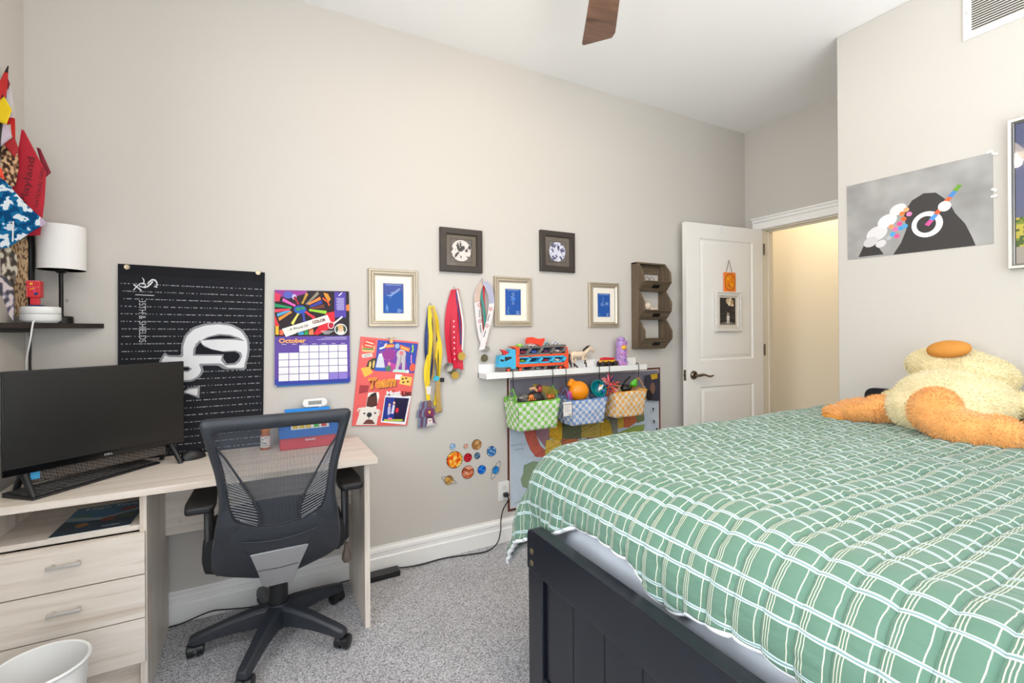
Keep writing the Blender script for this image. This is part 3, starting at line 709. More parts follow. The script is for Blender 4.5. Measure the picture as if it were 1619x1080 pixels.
# silver plate and spine
k = MB(); pl = [(-.036, .492), (.153, .492), (.128, .40), (.112, .315), (.10, .295), (.012, .295), (0, .315), (-.014, .40)]
n = len(pl); vs = [(x, yb(z)-.016, z) for x, z in pl]+[(x, yb(z)+.01, z) for x, z in pl]
k.add(vs, [list(range(n)), list(range(n, 2*n))[::-1]]+[(i, (i+1) % n, n+(i+1) % n, n+i) for i in range(n)]); k.build('silver_plate', mat('silver_plastic', rgb(178, 178, 180), .38, .3, bump=.05, bscale=500), ch, bevel=.003)
k = MB(); k.tube([(-.013, yb(.405)-.0172, .405), (.056, yb(.400)-.0172, .400), (.122, yb(.405)-.0172, .405)], .0012, 5); k.build('plate_groove', M_LINE, ch)
k = MB(); k.box(.0, .115, 1.99, 2.26, .345, .39); k.build('seat_mechanism', M_BLACK, ch, bevel=.01)
# seat cushion
k = MB(); se = smooth_poly([(-.17, 1.93), (.285, 1.93), (.31, 2.05), (.30, 2.40), (-.185, 2.40), (-.20, 2.05)], 2)
n = len(se); vs = []; sc = (.056, 2.16)
for fr, z in ((.90, .40), (.98, .410), (1.0, .44), (.99, .485), (.94, .512), (.5, .522), (.01, .524)):
    vs += [(sc[0]+(p[0]-sc[0])*fr, sc[1]+(p[1]-sc[1])*fr, z) for p in se]
k.add(vs, [(i*n+q, i*n+(q+1) % n, (i+1)*n+(q+1) % n, (i+1)*n+q) for i in range(6) for q in range(n)]+[list(range(n))[::-1], [6*n+q for q in range(n)]])
k.build('seat', M_FAB, ch, angle=1.2)
# armrests
for sx in (-1, 1):
    xm = -.190 if sx < 0 else .318
    k = MB(); P = round_poly([(xm-.042, 1.93), (xm+.042, 1.93), (xm+.048, 2.0), (xm+.04, 2.19), (xm-.04, 2.19), (xm-.048, 2.0)], .014); k.prism(P, 'z', .638, .664)
    pad = k.build('armrest_pad', mat('armrest_rubber', rgb(20, 20, 22), .45), ch, bevel=.008, seg=3)
    xs = xm+(.02 if sx < 0 else -.012)
    k = MB(); k.tube([(xs, 2.07, .645), (xs, 2.05, .60), (xs-.003*sx, 2.02, .50), (xs-.006*sx, 2.01, .43), (xs-.03*sx, 2.03, .392), (xs-.13*sx, 2.06, .38)], [.016, .018, .018, .022, .022, .018], 12, flat=.75); k.build('armrest_post', M_BLACK, ch)
# gas lift, base, castors
MB().lathe([(0, .10), (.036, .10), (.036, .345), (0, .345)], (CX_, CY_, 0), 24).build('gas_lift', M_BLACK, ch)
MB().lathe([(0, .045), (.018, .045), (.022, .06), (.040, .075), (.048, .13), (.042, .158), (0, .158)], (CX_, CY_, 0), 28).build('hub', M_CHAIR, ch)
k = MB(); k.tube([(.20, 2.12, .40), (.30, 2.10, .385), (.318, 2.09, .36)], .004, 8); k.build('lever_rod', M_BLACK, ch)
k = MB(); k.lathe([(0, 0), (.009, -.004), (.011, -.03), (.019, -.055), (.020, -.07), (.012, -.085), (0, -.088)], (.318, 2.09, .372), 16); k.build('lever_knob', mat('worn_bronze_knob', rgb(104, 92, 82), .35), ch)
for i, a in enumerate((-42, 30, 102, 174, 246)):
    A = math.radians(a); M = Matrix.Translation((CX_, CY_, 0)) @ Matrix.Rotation(A, 4, 'Z')
    k = MB(M); secs = []
    for r_, w_, zt, zb_ in ((.02, .036, .155, .068), (.08, .030, .148, .078), (.17, .025, .128, .074), (.25, .023, .106, .064), (.29, .023, .094, .056), (.310, .018, .086, .060)):
        secs.append([(r_, -w_, zb_), (r_, w_, zb_), (r_, w_*.95, zt-.012), (r_, w_*.55, zt), (r_, -w_*.55, zt), (r_, -w_*.95, zt-.012)])
    vs = [v for s_ in secs for v in s_]; n = 6
    k.add(vs, [(i_*n+q, i_*n+(q+1) % n, (i_+1)*n+(q+1) % n, (i_+1)*n+q) for i_ in range(5) for q in range(n)]+[[0,1,2,3,4,5][::-1], [30+q for q in range(6)]])
    k.build('base_spoke', M_CHAIR, ch, bevel=.003)
    ca = random.uniform(-.8, .8)+A; Mw = Matrix.Translation((CX_+math.cos(A)*.292, CY_+math.sin(A)*.292, 0)) @ Matrix.Rotation((.9, 2.1, 0.3, 1.6, 1.2)[i], 4, 'Z')
    k = MB(Mw)
    for s_ in (-1, 1):
        k.lathe([(0, s_*.004), (.026, s_*.004), (.0275, s_*.012), (.0265, s_*.026), (.018, s_*.030), (0, s_*.031)], (.012, 0, .0285), 20, 'y')
    k.prism([(.012-.027, .027), (.012-.02, .045), (.012, .055), (.012+.018, .05), (.012+.01, .03)], 'y', -.008, .008)
    k.tube([(0, 0, .05), (0, 0, .072)], .007, 10); k.build('castor', M_BLACK, ch)

# ================================================================== waste bin
t = thing('waste_bin', 'white plastic waste bin with a broad rolled rim before the drawers', 'waste bin', (-.535, 1.80, 0))
MB().lathe([(0, .004), (.075, .004), (.078, .0), (.082, .004), (.102, .28), (.104, .318), (.110, .322), (.112, .328), (.108, .333), (.103, .330), (.098, .28), (.078, .012), (0, .012)], (-.555, 1.80, 0), 48).build('body', M_WHITE, t, angle=.8)

# ================================================================== cords on the floor, power brick, outlet
t = thing('wall_outlet', 'white wall outlet plate with a black plug next to the map', 'outlet', (1.283, YB, .28))
MB().prism([(1.245, .245), (1.318, .245), (1.318, .36), (1.245, .36)], 'y', YB-.006, YB-.0005).build('cover_plate', M_WHITE, t, bevel=.002)
for z in (.278, .322): MB().prism([(1.283+.017*math.cos(a*PI/8), z+.016*math.sin(a*PI/8)) for a in range(16)], 'y', YB-.008, YB-.005).build('socket', mat('socket_white', rgb(228, 226, 222), .4), t)
k = MB(); k.box(1.272, 1.302, YB-.036, YB-.008, .272, .296); k.build('plug', M_BLACK, t, bevel=.006)
t = MB(); P = [(1.29, YB-.03, .275), (1.295, YB-.035, .255), (1.262, YB-.03, .20), (1.245, YB-.035, .14), (1.235, YB-.05, .09), (1.20, YB-.075, .035), (1.13, YB-.085, .009), (1.04, YB-.07, .006), (.95, YB-.05, .006), (.86, YB-.04, .007), (.76, YB-.045, .006), (.66, YB-.04, .012), (.64, YB-.04, .018)]
def spl(P, n=6):
    P = [Vector(p) for p in P]; out = []
    for i in range(len(P)-1):
        p0 = P[max(i-1, 0)]; p1 = P[i]; p2 = P[i+1]; p3 = P[min(i+2, len(P)-1)]
        for k_ in range(n):
            t_ = k_/n; out.append(.5*((2*p1)+(-p0+p2)*t_+(2*p0-5*p1+4*p2-p3)*t_*t_+(-p0+3*p1-3*p2+p3)*t_**3))
    return out+[P[-1]]
t.tube(spl(P), .0035, 8); tag(t.build('electric_cable', M_WIRE, None), 'black power cord running from the outlet down along the baseboard', 'cord')
t = thing('power_adapter', 'black power adapter brick on the carpet by the desk leg', 'power adapter', (.55, 2.43, 0))
k = MB(); k.box(.462, .632, 2.405, 2.462, .001, .032); k.build('body', M_BLACK, t, bevel=.004)
t = MB(); t.tube(spl([(.46, YB-.04, .018), (.38, YB-.03, .010), (.2, YB-.03, .006), (0, YB-.05, .006), (-.12, YB-.04, .018), (-.2, YB-.035, .028), (-.3, YB-.04, .010), (-.36, YB-.04, .006)]), .003, 8)
tag(t.build('cable', M_WIRE, None), 'thin black cable lying along the baseboard under the desk', 'cable')

# ================================================================== BED
bed = thing('bed', 'navy-black painted wooden bed frame with a planked footboard', 'bed', (1.8, .55, 0))
BX = .78; BY0, BY1 = -.22, 1.315
b = MB(); b.prism(round_poly([(BY0, .500), (BY1, .500), (BY1, .630), (BY0, .630)], [.004, .004, .03, .03]), 'x', BX-.022, BX+.022); b.build('top_rail', M_NAVY, bed, bevel=.012, seg=4)
b = MB(); b.box(BX-.018, BX+.018, BY1-.085, BY1-.001, .001, .500); b.build('post', M_NAVY, bed, bevel=.003)
b = MB(); b.box(BX-.018, BX+.018, BY0+.001, BY0+.085, .001, .500); b.build('post', M_NAVY, bed, bevel=.003)
b = MB(); b.box(BX-.014, BX+.014, BY0+.085, BY1-.085, .10, .19); b.build('bottom_rail', M_NAVY, bed, bevel=.003)
y = BY1-.093; pw = .137; i = 0
while y-pw > BY0+.085:
    b = MB(); b.box(BX-.006, BX+.008, y-pw+.0012, y-.0012, .18, .502); b.build('board', M_NAVY, bed, bevel=.0025); y -= pw
b = MB(); b.box(BX-.003, BX+.003, BY0+.08, BY1-.088, .18, .50); b.build('board_backing', M_LINE, bed)
M_BOLT = mat('brass_bolt', rgb(150, 132, 100), .35, .8)
for z in (.562, .525):
    b = MB(); b.lathe([(0, -.0245), (.004, -.0245), (.0055, -.024), (.009, -.0235), (.0095, -.0215)], (BX, BY1-.03, z), 14, 'x'); b.build('bolt', M_BOLT, bed)
for y0 in (BY0+.02, BY1-.045): MB().box(BX+.02, 2.80, y0, y0+.025, .24, .40).build('side_rail', M_NAVY, bed, bevel=.003)
b = MB(); b.prism(round_poly([(BY0, 0.001), (BY1-.03, 0.001), (BY1-.03, .955), (BY0, .955)], [.002, .002, .05, .05]), 'x', 2.79, 2.825); b.build('headboard', M_NAVY, bed, bevel=.006)
b = MB(); b.box(BX+.03, 2.785, BY0+.05, BY1-.05, .33, .36); b.build('slat_base', M_RACK, bed)
# mattress with a loose pale sheet
def sheetmat():
    m = mat('pale_blue_grey_sheet', rgb(206, 212, 220), .85, bump=.35, bscale=14, spec=.2); return m
mt = thing('mattress', 'pale grey mattress showing between the plaid quilt and the footboard', 'mattress', (1.8, .55, .361))
mb = MB()
mx0, mx1, my0, my1, mz0, mz1 = .875, 2.78, BY0+.03, 1.40, .361, .735
def mfn(u, v):
    # section around the foot end: v from bottom to top and over
    y = my0+(my1-my0)*u
    if v < .6: z = mz0+(mz1-.04-mz0)*v/.6; x = mx0
    else: a = (v-.6)/.4*PI/2; z = mz1-.04+.04*math.sin(a); x = mx0+.04-.04*math.cos(a)
    wv = noise.noise(Vector((y*9, z*4+y*5, 2)))*.010*min(1, v*3)
    return (x+wv, y, z)
mb.grid(120, 24, mfn); mb.build('sheet', sheetmat(), mt, angle=2)
mb = MB(); mb.box(mx0+.022, mx1, my0+.02, my1, mz0, mz1-.006); mb.build('body', MATS['pale_blue_grey_sheet'], mt, bevel=.03, seg=4)

# ---- plaid quilt
def plaid():
    m = bpy.data.materials.new('green_plaid_cotton'); m.use_nodes = True; nt = m.node_tree; b = nt.nodes['Principled BSDF']
    b.inputs['Roughness'].default_value = .8; b.inputs['Sheen Weight'].default_value = .2; b.inputs['Specular IOR Level'].default_value = .25
    uv = nt.nodes.new('ShaderNodeUVMap'); sp = nt.nodes.new('ShaderNodeSeparateXYZ'); nt.links.new(uv.outputs[0], sp.inputs[0])
    def M(op, a, b_=None):
        n = nt.nodes.new('ShaderNodeMath'); n.operation = op
        for i, q in enumerate((a, b_)):
            if q is None: continue
            if isinstance(q, (int, float)): n.inputs[i].default_value = q
            else: nt.links.new(q, n.inputs[i])
        return n.outputs[0]
    def stripe(c, period, off, hw):
        d = M('ABSOLUTE', M('SUBTRACT', M('FRACT', M('ADD', M('DIVIDE', M('SUBTRACT', c, off), period), .5)), .5))
        return M('LESS_THAN', M('MULTIPLY', d, period), hw)
    def union(L):
        r = L[0]
        for q in L[1:]: r = M('MAXIMUM', r, q)
        return r
    s_, t_ = sp.outputs[0], sp.outputs[1]      # s: metres from the foot hem, t: metres from the far hem
    P = .062
    cream = union([stripe(t_, P, .0, .0008), stripe(t_, P, .0048, .0008), stripe(t_, P, .0096, .0008), stripe(t_, P, .038, .0008)])
    Q = .1
    blue = union([stripe(s_, Q, .03, .0040), stripe(s_, Q, .066, .0040)])
    core = union([stripe(s_, Q, .03, .0014), stripe(s_, Q, .066, .0014)])
    def mix(f, a, b_):
        n = nt.nodes.new('ShaderNodeMix'); n.data_type = 'RGBA'; nt.links.new(f, n.inputs[0])
        for i, q in ((6, a), (7, b_)):
            if isinstance(q, tuple): n.inputs[i].default_value = (*q, 1)
            else: nt.links.new(q, n.inputs[i])
        return n.outputs[2]
    nz = nt.nodes.new('ShaderNodeTexNoise'); nz.inputs['Scale'].default_value = 3; tc = nt.nodes.new('ShaderNodeTexCoord'); nt.links.new(tc.outputs['Object'], nz.inputs['Vector'])
    base = mix(nz.outputs[0], rgb(84, 122, 103), rgb(108, 138, 120))
    c1_ = mix(cream, base, rgb(212, 210, 190)); c2_ = mix(blue, c1_, rgb(206, 220, 222)); c3 = mix(core, c2_, rgb(128, 158, 156))
    nt.links.new(c3, b.inputs['Base Color'])
    n2 = nt.nodes.new('ShaderNodeTexNoise'); n2.inputs['Scale'].default_value = 60; n2.inputs['Detail'].default_value = 4; nt.links.new(tc.outputs['Object'], n2.inputs['Vector'])
    bp = nt.nodes.new('ShaderNodeBump'); bp.inputs['Strength'].default_value = .6; bp.inputs['Distance'].default_value = .005
    mpz = nt.nodes.new('ShaderNodeMapping'); mpz.inputs['Scale'].default_value = (1.6, .35, 1); nt.links.new(tc.outputs['Object'], mpz.inputs[0]); nt.links.new(mpz.outputs[0], n2.inputs['Vector'])
    nt.links.new(n2.outputs[0], bp.inputs['Height']); nt.links.new(bp.outputs[0], b.inputs['Normal']); return m
DF, DS = .235, .40              # overhang at the foot, at the far side
QX, QY, QZ = .995, 1.40, .828     # where the top starts to roll over at foot / far side, and its height
QL = 1.80; QW = 1.60; RR = .15
def drop(l, R_):
    """arc then straight fall: returns (outward, down)"""
    if l < R_*PI/2: a = l/R_; return R_*math.sin(a), R_*(1-math.cos(a))
    return R_, R_+(l-R_*PI/2)
LF = .314; LS = .45    # cloth length past the roll start
def quilt(s_, t_, lift=0.0):
    a = s_-LF; b = t_-LS       # <0 : overhanging
    px, py, pz = QX+max(a, 0), QY-max(b, 0), QZ
    pz -= .03*max(0, (a-.9))/.9*0
    nx, ny, nz_ = 0.0, 0.0, 1.0
    la, lb = max(0, -a), max(0, -b)
    if la or lb:
        l = math.hypot(la, lb); ca, cb = la/l, lb/l
        corner = 2*ca*cb
        R_ = RR*(1-.15*cb)
        o, d = drop(l, R_)
        fl = max(0, l-R_*PI/2)
        o += fl*.30*corner + fl*.05*cb
        # ripples in the skirt
        o += .012*math.sin(t_*21+1.5)*min(1, fl/.08)*ca + .014*math.sin(s_*17)*min(1, fl/.1)*cb
        px -= o*ca; py += o*cb; pz -= d*(1-.02*corner)
        th = min(l/R_, PI/2); nx, ny, nz_ = -math.sin(th)*ca, math.sin(th)*cb, math.cos(th)
    # quilted channels run along s
    ph = abs(math.sin(PI*(t_-.052)/.062)); q = .013*(ph**.5)
    q += .0045*noise.noise(Vector((s_*38, t_*20, 0)))*(1.25-ph) + .003*noise.noise(Vector((s_*75, t_*16, 4)))
    q += .018*noise.noise(Vector((s_*2.6, t_*2.2, 7))) + .008*noise.noise(Vector((s_*6, t_*5, 3)))
    q += lift
    return Vector((px+nx*q, py+ny*q, pz+nz_*q))
qt = thing('quilt', 'green plaid quilted bedspread with white piping draped over the bed', 'quilt', (1.8, .6, .8))
HP = [(0, 0), (.35, -.06), (.46, -.05), (.55, .01), (.70, .07), (.80, .082), (.95, .078), (1.00, .03), (1.06, .018), (1.14, .045), (1.28, .06), (1.40, .045), (1.7, .06), (3, .05)]
def hemS(t_):   # the foot hem is pulled up unevenly
    for i in range(len(HP)-1):
        if t_ <= HP[i+1][0]:
            f_ = (t_-HP[i][0])/(HP[i+1][0]-HP[i][0]); f_ = f_*f_*(3-2*f_); return HP[i][1]*(1-f_)+HP[i+1][1]*f_
    return .04
NU, NV = 240, 520
SL = LF+QL; TL = LS+QW
sf = lambda u, v: (hemS(v*TL)*(1-u)+SL*u)
q = MB(); q.grid(NU, NV, lambda u, v: quilt(sf(u**1.15, v), v*TL), uvfn=lambda u, v: (sf(u**1.15, v), v*TL))
o = q.build('quilted_cover', plaid(), qt, recalc=False, angle=3)
sm = o.modifiers.new('thickness', 'SOLIDIFY'); sm.thickness = .010; sm.offset = -1
# white piping along the foot hem and far hem
k = MB(); pts = [quilt(hemS(i/220*TL)-.004, i/220*TL) for i in range(221)]; k.tube(pts, .0085, 8, flat=1.0)
k.tube([quilt(sf(i/150, 0), -.004) for i in range(151)], .0085, 8); k.build('piping', mat('white_piping', rgb(240, 242, 244), .8, bump=.3, bscale=120), qt, angle=2)
# stitched seams, thread darkened to paint in the crease shade
k = MB(); i = 0
while True:
    t_ = .052+.062*i; i += 1
    if t_ > TL-.02: break
    k.tube([quilt(hemS(t_)*(1-u/110)+SL*u/110, t_, .0016) for u in range(111)], .0012, 4)
o = k.build('seam_stitching', mat('green_crease_shade_thread', rgb(46, 76, 62), .9), qt); o['kind'] = 'stuff'

# ================================================================== PLUSH ANIMAL
PY = mat('pale_yellow_plush', rgb(232, 217, 172), .95, bump=.5, bscale=160, var=.06, vscale=25, spec=.1, sheen=.4)
PO = mat('orange_plush', rgb(232, 168, 98), .95, bump=.5, bscale=160, var=.10, vscale=18, spec=.1, sheen=.4)
PT = mat('tan_suede', rgb(208, 142, 66), .8, bump=.1, bscale=100, spec=.2)
plush = thing('plush_animal', 'large pale yellow plush animal with orange feet lying face down on the bed', 'plush toy', (2.55, .85, .83))
def rot(x=0, y=0, z=0): return Matrix.Rotation(math.radians(z), 4, 'Z') @ Matrix.Rotation(math.radians(y), 4, 'Y') @ Matrix.Rotation(math.radians(x), 4, 'X')
def blob(name, parts, m, parent, vox=.010, disp=.006, fur=0, furmat=None, flen=.008):
    bm = bmesh.new()
    for c_, r_, R_ in parts:
        g = bmesh.new(); bmesh.ops.create_icosphere(g, subdivisions=3, radius=1)
        bmesh.ops.transform(g, matrix=Matrix.Translation(c_) @ (R_ or Matrix.Identity(4)) @ Matrix.Diagonal((*r_, 1)), verts=g.verts)
        t_ = bpy.data.meshes.new('t'); g.to_mesh(t_); g.free(); bm.from_mesh(t_); bpy.data.meshes.remove(t_)
    me = bpy.data.meshes.new(name); I = frame_of(parent).inverted(); bmesh.ops.transform(bm, matrix=I, verts=bm.verts); bm.to_mesh(me); bm.free()
    me.materials.append(m); o = bpy.data.objects.new(name, me); C.objects.link(o); o.parent = parent; FR[o.name] = frame_of(parent)
    if len(parts) > 1 or vox:
        r = o.modifiers.new('remesh', 'REMESH'); r.mode = 'VOXEL'; r.voxel_size = vox; r.use_smooth_shade = True
        sm_ = o.modifiers.new('smooth', 'SMOOTH'); sm_.iterations = 6
    if disp:
        tx = bpy.data.textures.get('plush_noise') or bpy.data.textures.new('plush_noise', 'CLOUDS'); tx.noise_scale = .06
        d_ = o.modifiers.new('lumps', 'DISPLACE'); d_.texture = tx; d_.strength = disp; d_.texture_coords = 'LOCAL'
    if fur:
        k = MB(); rnd = random.Random(len(name)+fur); n_ = 0
        inv = [((R_ or Matrix.Identity(4)).to_3x3(), Vector(c_), r_) for c_, r_, R_ in parts]
        wts = [r_[0]*r_[1]+r_[1]*r_[2]+r_[0]*r_[2] for _, _, r_ in inv]
        while n_ < fur:
            R3, cc_, r_ = rnd.choices(inv, wts)[0]; v = Vector((rnd.gauss(0, 1), rnd.gauss(0, 1), rnd.gauss(0, 1))).normalized(); n_ += 1
            p = R3 @ Vector((v.x*r_[0], v.y*r_[1], v.z*r_[2])) + cc_; nn = (R3 @ Vector((v.x/r_[0], v.y/r_[1], v.z/r_[2]))).normalized()
            if nn.dot(p-Vector((0, 0, CZ))) > .25*(p-Vector((0, 0, CZ))).length: continue
            skip = False
            for R4, c4, r4 in inv:
                if c4 is cc_: continue
                qv = R4.transposed() @ (p-c4)
                if (qv.x/r4[0])**2+(qv.y/r4[1])**2+(qv.z/r4[2])**2 < .97: skip = True; break
            if skip: continue
            s1 = nn.orthogonal().normalized(); s1 = (Matrix.Rotation(rnd.uniform(0, 6.28), 3, nn) @ s1)*.0019
            tip = p+nn*flen*rnd.uniform(.5, 1.1)+Vector((rnd.uniform(-1, 1), rnd.uniform(-1, 1), rnd.uniform(-1, .4)))*flen*.45
            p0 = p-nn*.003
            k.add([p0-s1, p0+s1, tip], [(0, 1, 2)])
        f_ = k.build('fur', furmat or m, parent, smooth=False, recalc=False); f_['kind'] = 'stuff'
    return o
FYm = mat('pale_yellow_fur', rgb(237, 225, 184), .9, spec=.1, sheen=.2); FOm = mat('orange_fur', rgb(238, 178, 108), .9, spec=.1, sheen=.2)
blob('body', [((2.56, .85, .955), (.23, .20, .14), rot(0, 0, 10)), ((2.46, .86, .925), (.15, .19, .11), None), ((2.60, .84, .975), (.14, .15, .12), None)], PY, plush, .012, .008, 16000, FYm)
blob('head', [((2.70, .90, 1.085), (.12, .165, .095), rot(6, 0, 0)), ((2.66, .80, 1.065), (.11, .125, .085), rot(10, 0, 0))], PY, plush, .010, .006, 12000, FYm)
blob('nose_patch', [((2.62, .885, 1.172), (.055, .078, .038), rot(-6, -12, 0))], PT, plush, .007, .002)
blob('foot', [((2.42, 1.13, .886), (.085, .125, .058), rot(-10, 0, -14)), ((2.40, 1.205, .866), (.06, .075, .040), rot(0, 0, -12)), ((2.44, 1.06, .90), (.07, .08, .066), None)], PO, plush, .009, .006, 8000, FOm)
blob('foot', [((2.33, .83, .94), (.075, .085, .095), rot(18, 0, 0)), ((2.31, .75, .89), (.09, .125, .072), rot(12, 0, 0)), ((2.32, .65, .886), (.08, .085, .066), None)], PO, plush, .009, .006, 9000, FOm)
blob('arm', [((2.62, .66, .96), (.06, .085, .05), rot(20, 0, 0)), ((2.60, .585, .925), (.06, .065, .06), None), ((2.60, .52, .91), (.06, .06, .05), None)], PY, plush, .010, .005, 4000, FYm)
blob('arm', [((2.66, 1.075, .935), (.06, .085, .045), rot(-12, 0, 0))], PY, plush, .010, .004, 1500, FYm)
blob('sole', [((2.375, 1.215, .85), (.045, .06, .024), rot(0, 0, -12))], PT, plush, .007, .0)
k = MB(); k.tube(spl([(2.50, .60, .90), (2.45, .56, .885), (2.42, .52, .872), (2.41, .48, .868)]), .012, 8, flat=.5); k.build('scarf', mat('yellow_scarf', rgb(244, 210, 60), .8), plush)

# ================================================================== WALL PIECES (main wall)
YW = YB-.001
def wp(x, y, Y=YW): return onY(x, y, Y)
NEG = (0, -1, 0)
def xz(x, z, Y=YW): return Vector((x, Y, z))
# ---- black team banner
t = thing('banner', 'black cloth sports banner with white emblem hanging behind the computer', 'banner', (-.25, YW, .72))
bx0, bx1, bz1, bz0 = -.520, .021, 1.556, .70
def ban(u, v):   # u 0..1 left-right, v 0..1 top-bottom, gentle ripples
    x = bx0+(bx1-bx0)*u; z = bz1-(bz1-bz0)*v - .009*u*(1-v)
    d = .004+.0035*noise.noise(Vector((u*5, v*3, 1)))+.002*math.sin(u*9+v*4)
    x += -.004*v + (.008*v*u)*-1.2
    return Vector((x, YW-.003-max(.001, d), z))
rnd = random.Random(3); NB = 168; MBn = 216
dash = {}
for r in range(27):
    row = []; x = 0
    while x < NB:
        on = rnd.choice((1, 1, 2, 2, 3, 5)); off = rnd.choice((1, 1, 2, 3)); row += [1]*on+[0]*off; x += on+off
    dash[r] = row
def bcol(u, v):
    i = int(u*NB); jj = int(v*MBn)
    if v < .052: return rgb(34, 34, 38)
    r = (jj-12)//7.5
    if (jj % 8) == 4 and .02 < u < .985 and jj > 12 and dash[(jj//8) % 27][i]: return rgb(150, 152, 156)
    return rgb(38, 39, 44)
k = MB(); k.grid(NB, MBn, ban, colfn=bcol); ob = k.build('cloth', PRINTC, t, recalc=False, angle=3)
sm = ob.modifiers.new('thickness', 'SOLIDIFY'); sm.thickness = .0015; sm.offset = 1
for x, y in ((202, 423), (408, 432)):
    p = wp(x, y); k = MB(); k.lathe([(.005, -.016), (.0095, -.0165), (.011, -.014), (.005, -.014)], (p.x, YW, p.z), 18, 'y'); k.build('grommet', mat('brass_ring', rgb(196, 180, 150), .3, .8), t)
D = Decal(lambda x, y: wp(x, y), NEG, base=.0128)
def Z4(L, ox=180, oy=400, s_=3.376): return [(ox+a/s_, oy+b/s_) for a, b in L]
GR = rgb(140, 142, 146); WH = rgb(226, 227, 230); BK = rgb(32, 33, 38)
# emblem: grey border, white strokes, black counters (drawn from the banner's own shapes)
bowl = [(360, 500), (378, 440), (420, 398), (480, 378), (560, 371), (630, 380), (690, 410), (722, 462), (726, 520), (716, 570), (708, 585), (708, 622), (586, 620), (560, 600), (470, 600), (484, 628), (462, 662), (420, 686), (300, 690), (240, 582), (275, 526), (290, 545), (362, 546)]
D.poly(round_poly(Z4(bowl), 5), GR)
inn = [(372, 500), (388, 448), (426, 410), (484, 388), (560, 381), (626, 390), (680, 418), (711, 466), (714, 520), (704, 572), (697, 592), (697, 612), (606, 612), (575, 588), (452, 590), (470, 626), (452, 654), (418, 676), (300, 680), (254, 582), (278, 543), (290, 555), (374, 557)]
D.poly(round_poly(Z4(inn), 5), WH)
D.poly(Z4([(424, 548), (426, 512), (440, 484), (462, 464), (476, 488), (520, 512), (580, 524), (650, 520), (680, 530), (686, 552), (672, 580), (650, 596), (596, 600), (572, 572), (578, 548)]), GR)
D.poly(Z4([(436, 540), (440, 505), (462, 478), (484, 500), (530, 516), (590, 528), (648, 526), (668, 536), (674, 552), (662, 572), (644, 586), (604, 590), (584, 560), (588, 540)]), BK)
D.poly(Z4([(466, 468), (500, 448), (560, 432), (620, 436), (670, 452), (700, 470), (650, 464), (560, 462)]), GR)
D.poly(Z4([(480, 463), (520, 448), (570, 440), (620, 444), (660, 456), (600, 457), (540, 458)]), BK)
D.poly(Z4([(362, 604), (400, 604), (420, 618), (400, 634), (300, 634), (300, 604)]), GR); D.poly(Z4([(362, 609), (398, 609), (408, 618), (396, 627), (300, 627), (300, 609)]), BK)
D.poly(Z4([(370, 740), (400, 718), (462, 711), (458, 774)]), GR); D.poly(Z4([(380, 742), (404, 727), (450, 721), (447, 760)]), WH)
# small club mark, rule and street lettering, turned a quarter
def Z8(L): return [(195+a/7.2, 410+b/7.2) for a, b in L]
D.line(Z8([(282, 284), (300, 262), (335, 236), (366, 240), (385, 262), (392, 290), (376, 322)]), [1.6, 2.2, 2.6, 2.6, 2.4, 2, 1.4], WH)
D.line(Z8([(355, 312), (395, 322)]), 1.4, WH)
D.line(Z8([(345, 255), (318, 282), (286, 312), (252, 326), (222, 318)]), [2, 2.6, 2.4, 1.8, 1.2], WH)
D.line(Z8([(222, 212), (240, 236), (244, 262), (230, 276)]), [.8, 1.8, 1.8, 1.2], WH)
D.line(Z8([(228, 278), (258, 284), (262, 306), (234, 320), (196, 312), (186, 290), (206, 276)]), 1.6, WH, True)
D.line(Z8([(126, 292), (160, 316), (214, 358)]), 1.9, WH); D.line(Z8([(178, 296), (152, 322), (126, 352)]), 1.7, WH)
D.line(Z8([(145, 406), (358, 415)]), 1.0, WH)
D.build('printed_emblem', t, PRINTC)
pc_ = wp(226.5, 508); text('35TH & SHIELDS', 'lettering', t, mat('grey_ink', rgb(190, 192, 196), .7), (pc_.x, YW-.0140, pc_.z), (0, 0, -1), (1, 0, 0), .024, .178)

# ---- wall calendar
t = thing('wall_calendar', 'open wall calendar for October with a picture of colourful pencils and hands', 'calendar', (.23, YW, 1.01))
cm = quadmap(xz(.062, 1.466, YW-.011), xz(.399, 1.470, YW-.011), xz(.402, 1.010, YW-.014), xz(.059, 1.014, YW-.014))
k = MB(); k.box(.068, .397, YW-.009, YW-.0005, 1.004, 1.466); k.build('back_pages', mat('calendar_blue_edge', rgb(40, 110, 190), .5), t)
k = MB(); A, B, C_, E_ = [cm(*q) for q in ((0, 0), (1, 0), (1, 1), (0, 1))]
k.add([A, B, C_, E_]+[p+Vector((0, .002, 0)) for p in (A, B, C_, E_)], [(0,3,2,1),(4,5,6,7),(0,1,5,4),(1,2,6,5),(2,3,7,6),(3,0,4,7)]); k.build('page', mat('calendar_violet', rgb(98, 72, 160), .5), t, smooth=False)
D = Decal(cm, NEG, base=.0002)
VIO = rgb(100, 76, 164)
D.rect(0, 0, 1, .49, rgb(44, 34, 40)); D.rect(0, .49, 1, 1, VIO); D.rect(0, .94, 1, 1, rgb(58, 70, 168))
D.poly([(0, 0), (.42, 0), (.42, .03), (.20, .08), (.08, .07), (0, .10)], rgb(150, 60, 150)); D.poly([(0, .02), (.08, .05), (.06, .12), (0, .12)], rgb(220, 60, 90))
D.disc(.17, .05, .06, .04, rgb(90, 100, 190)); D.disc(.25, .07, .03, .03, rgb(200, 190, 230))
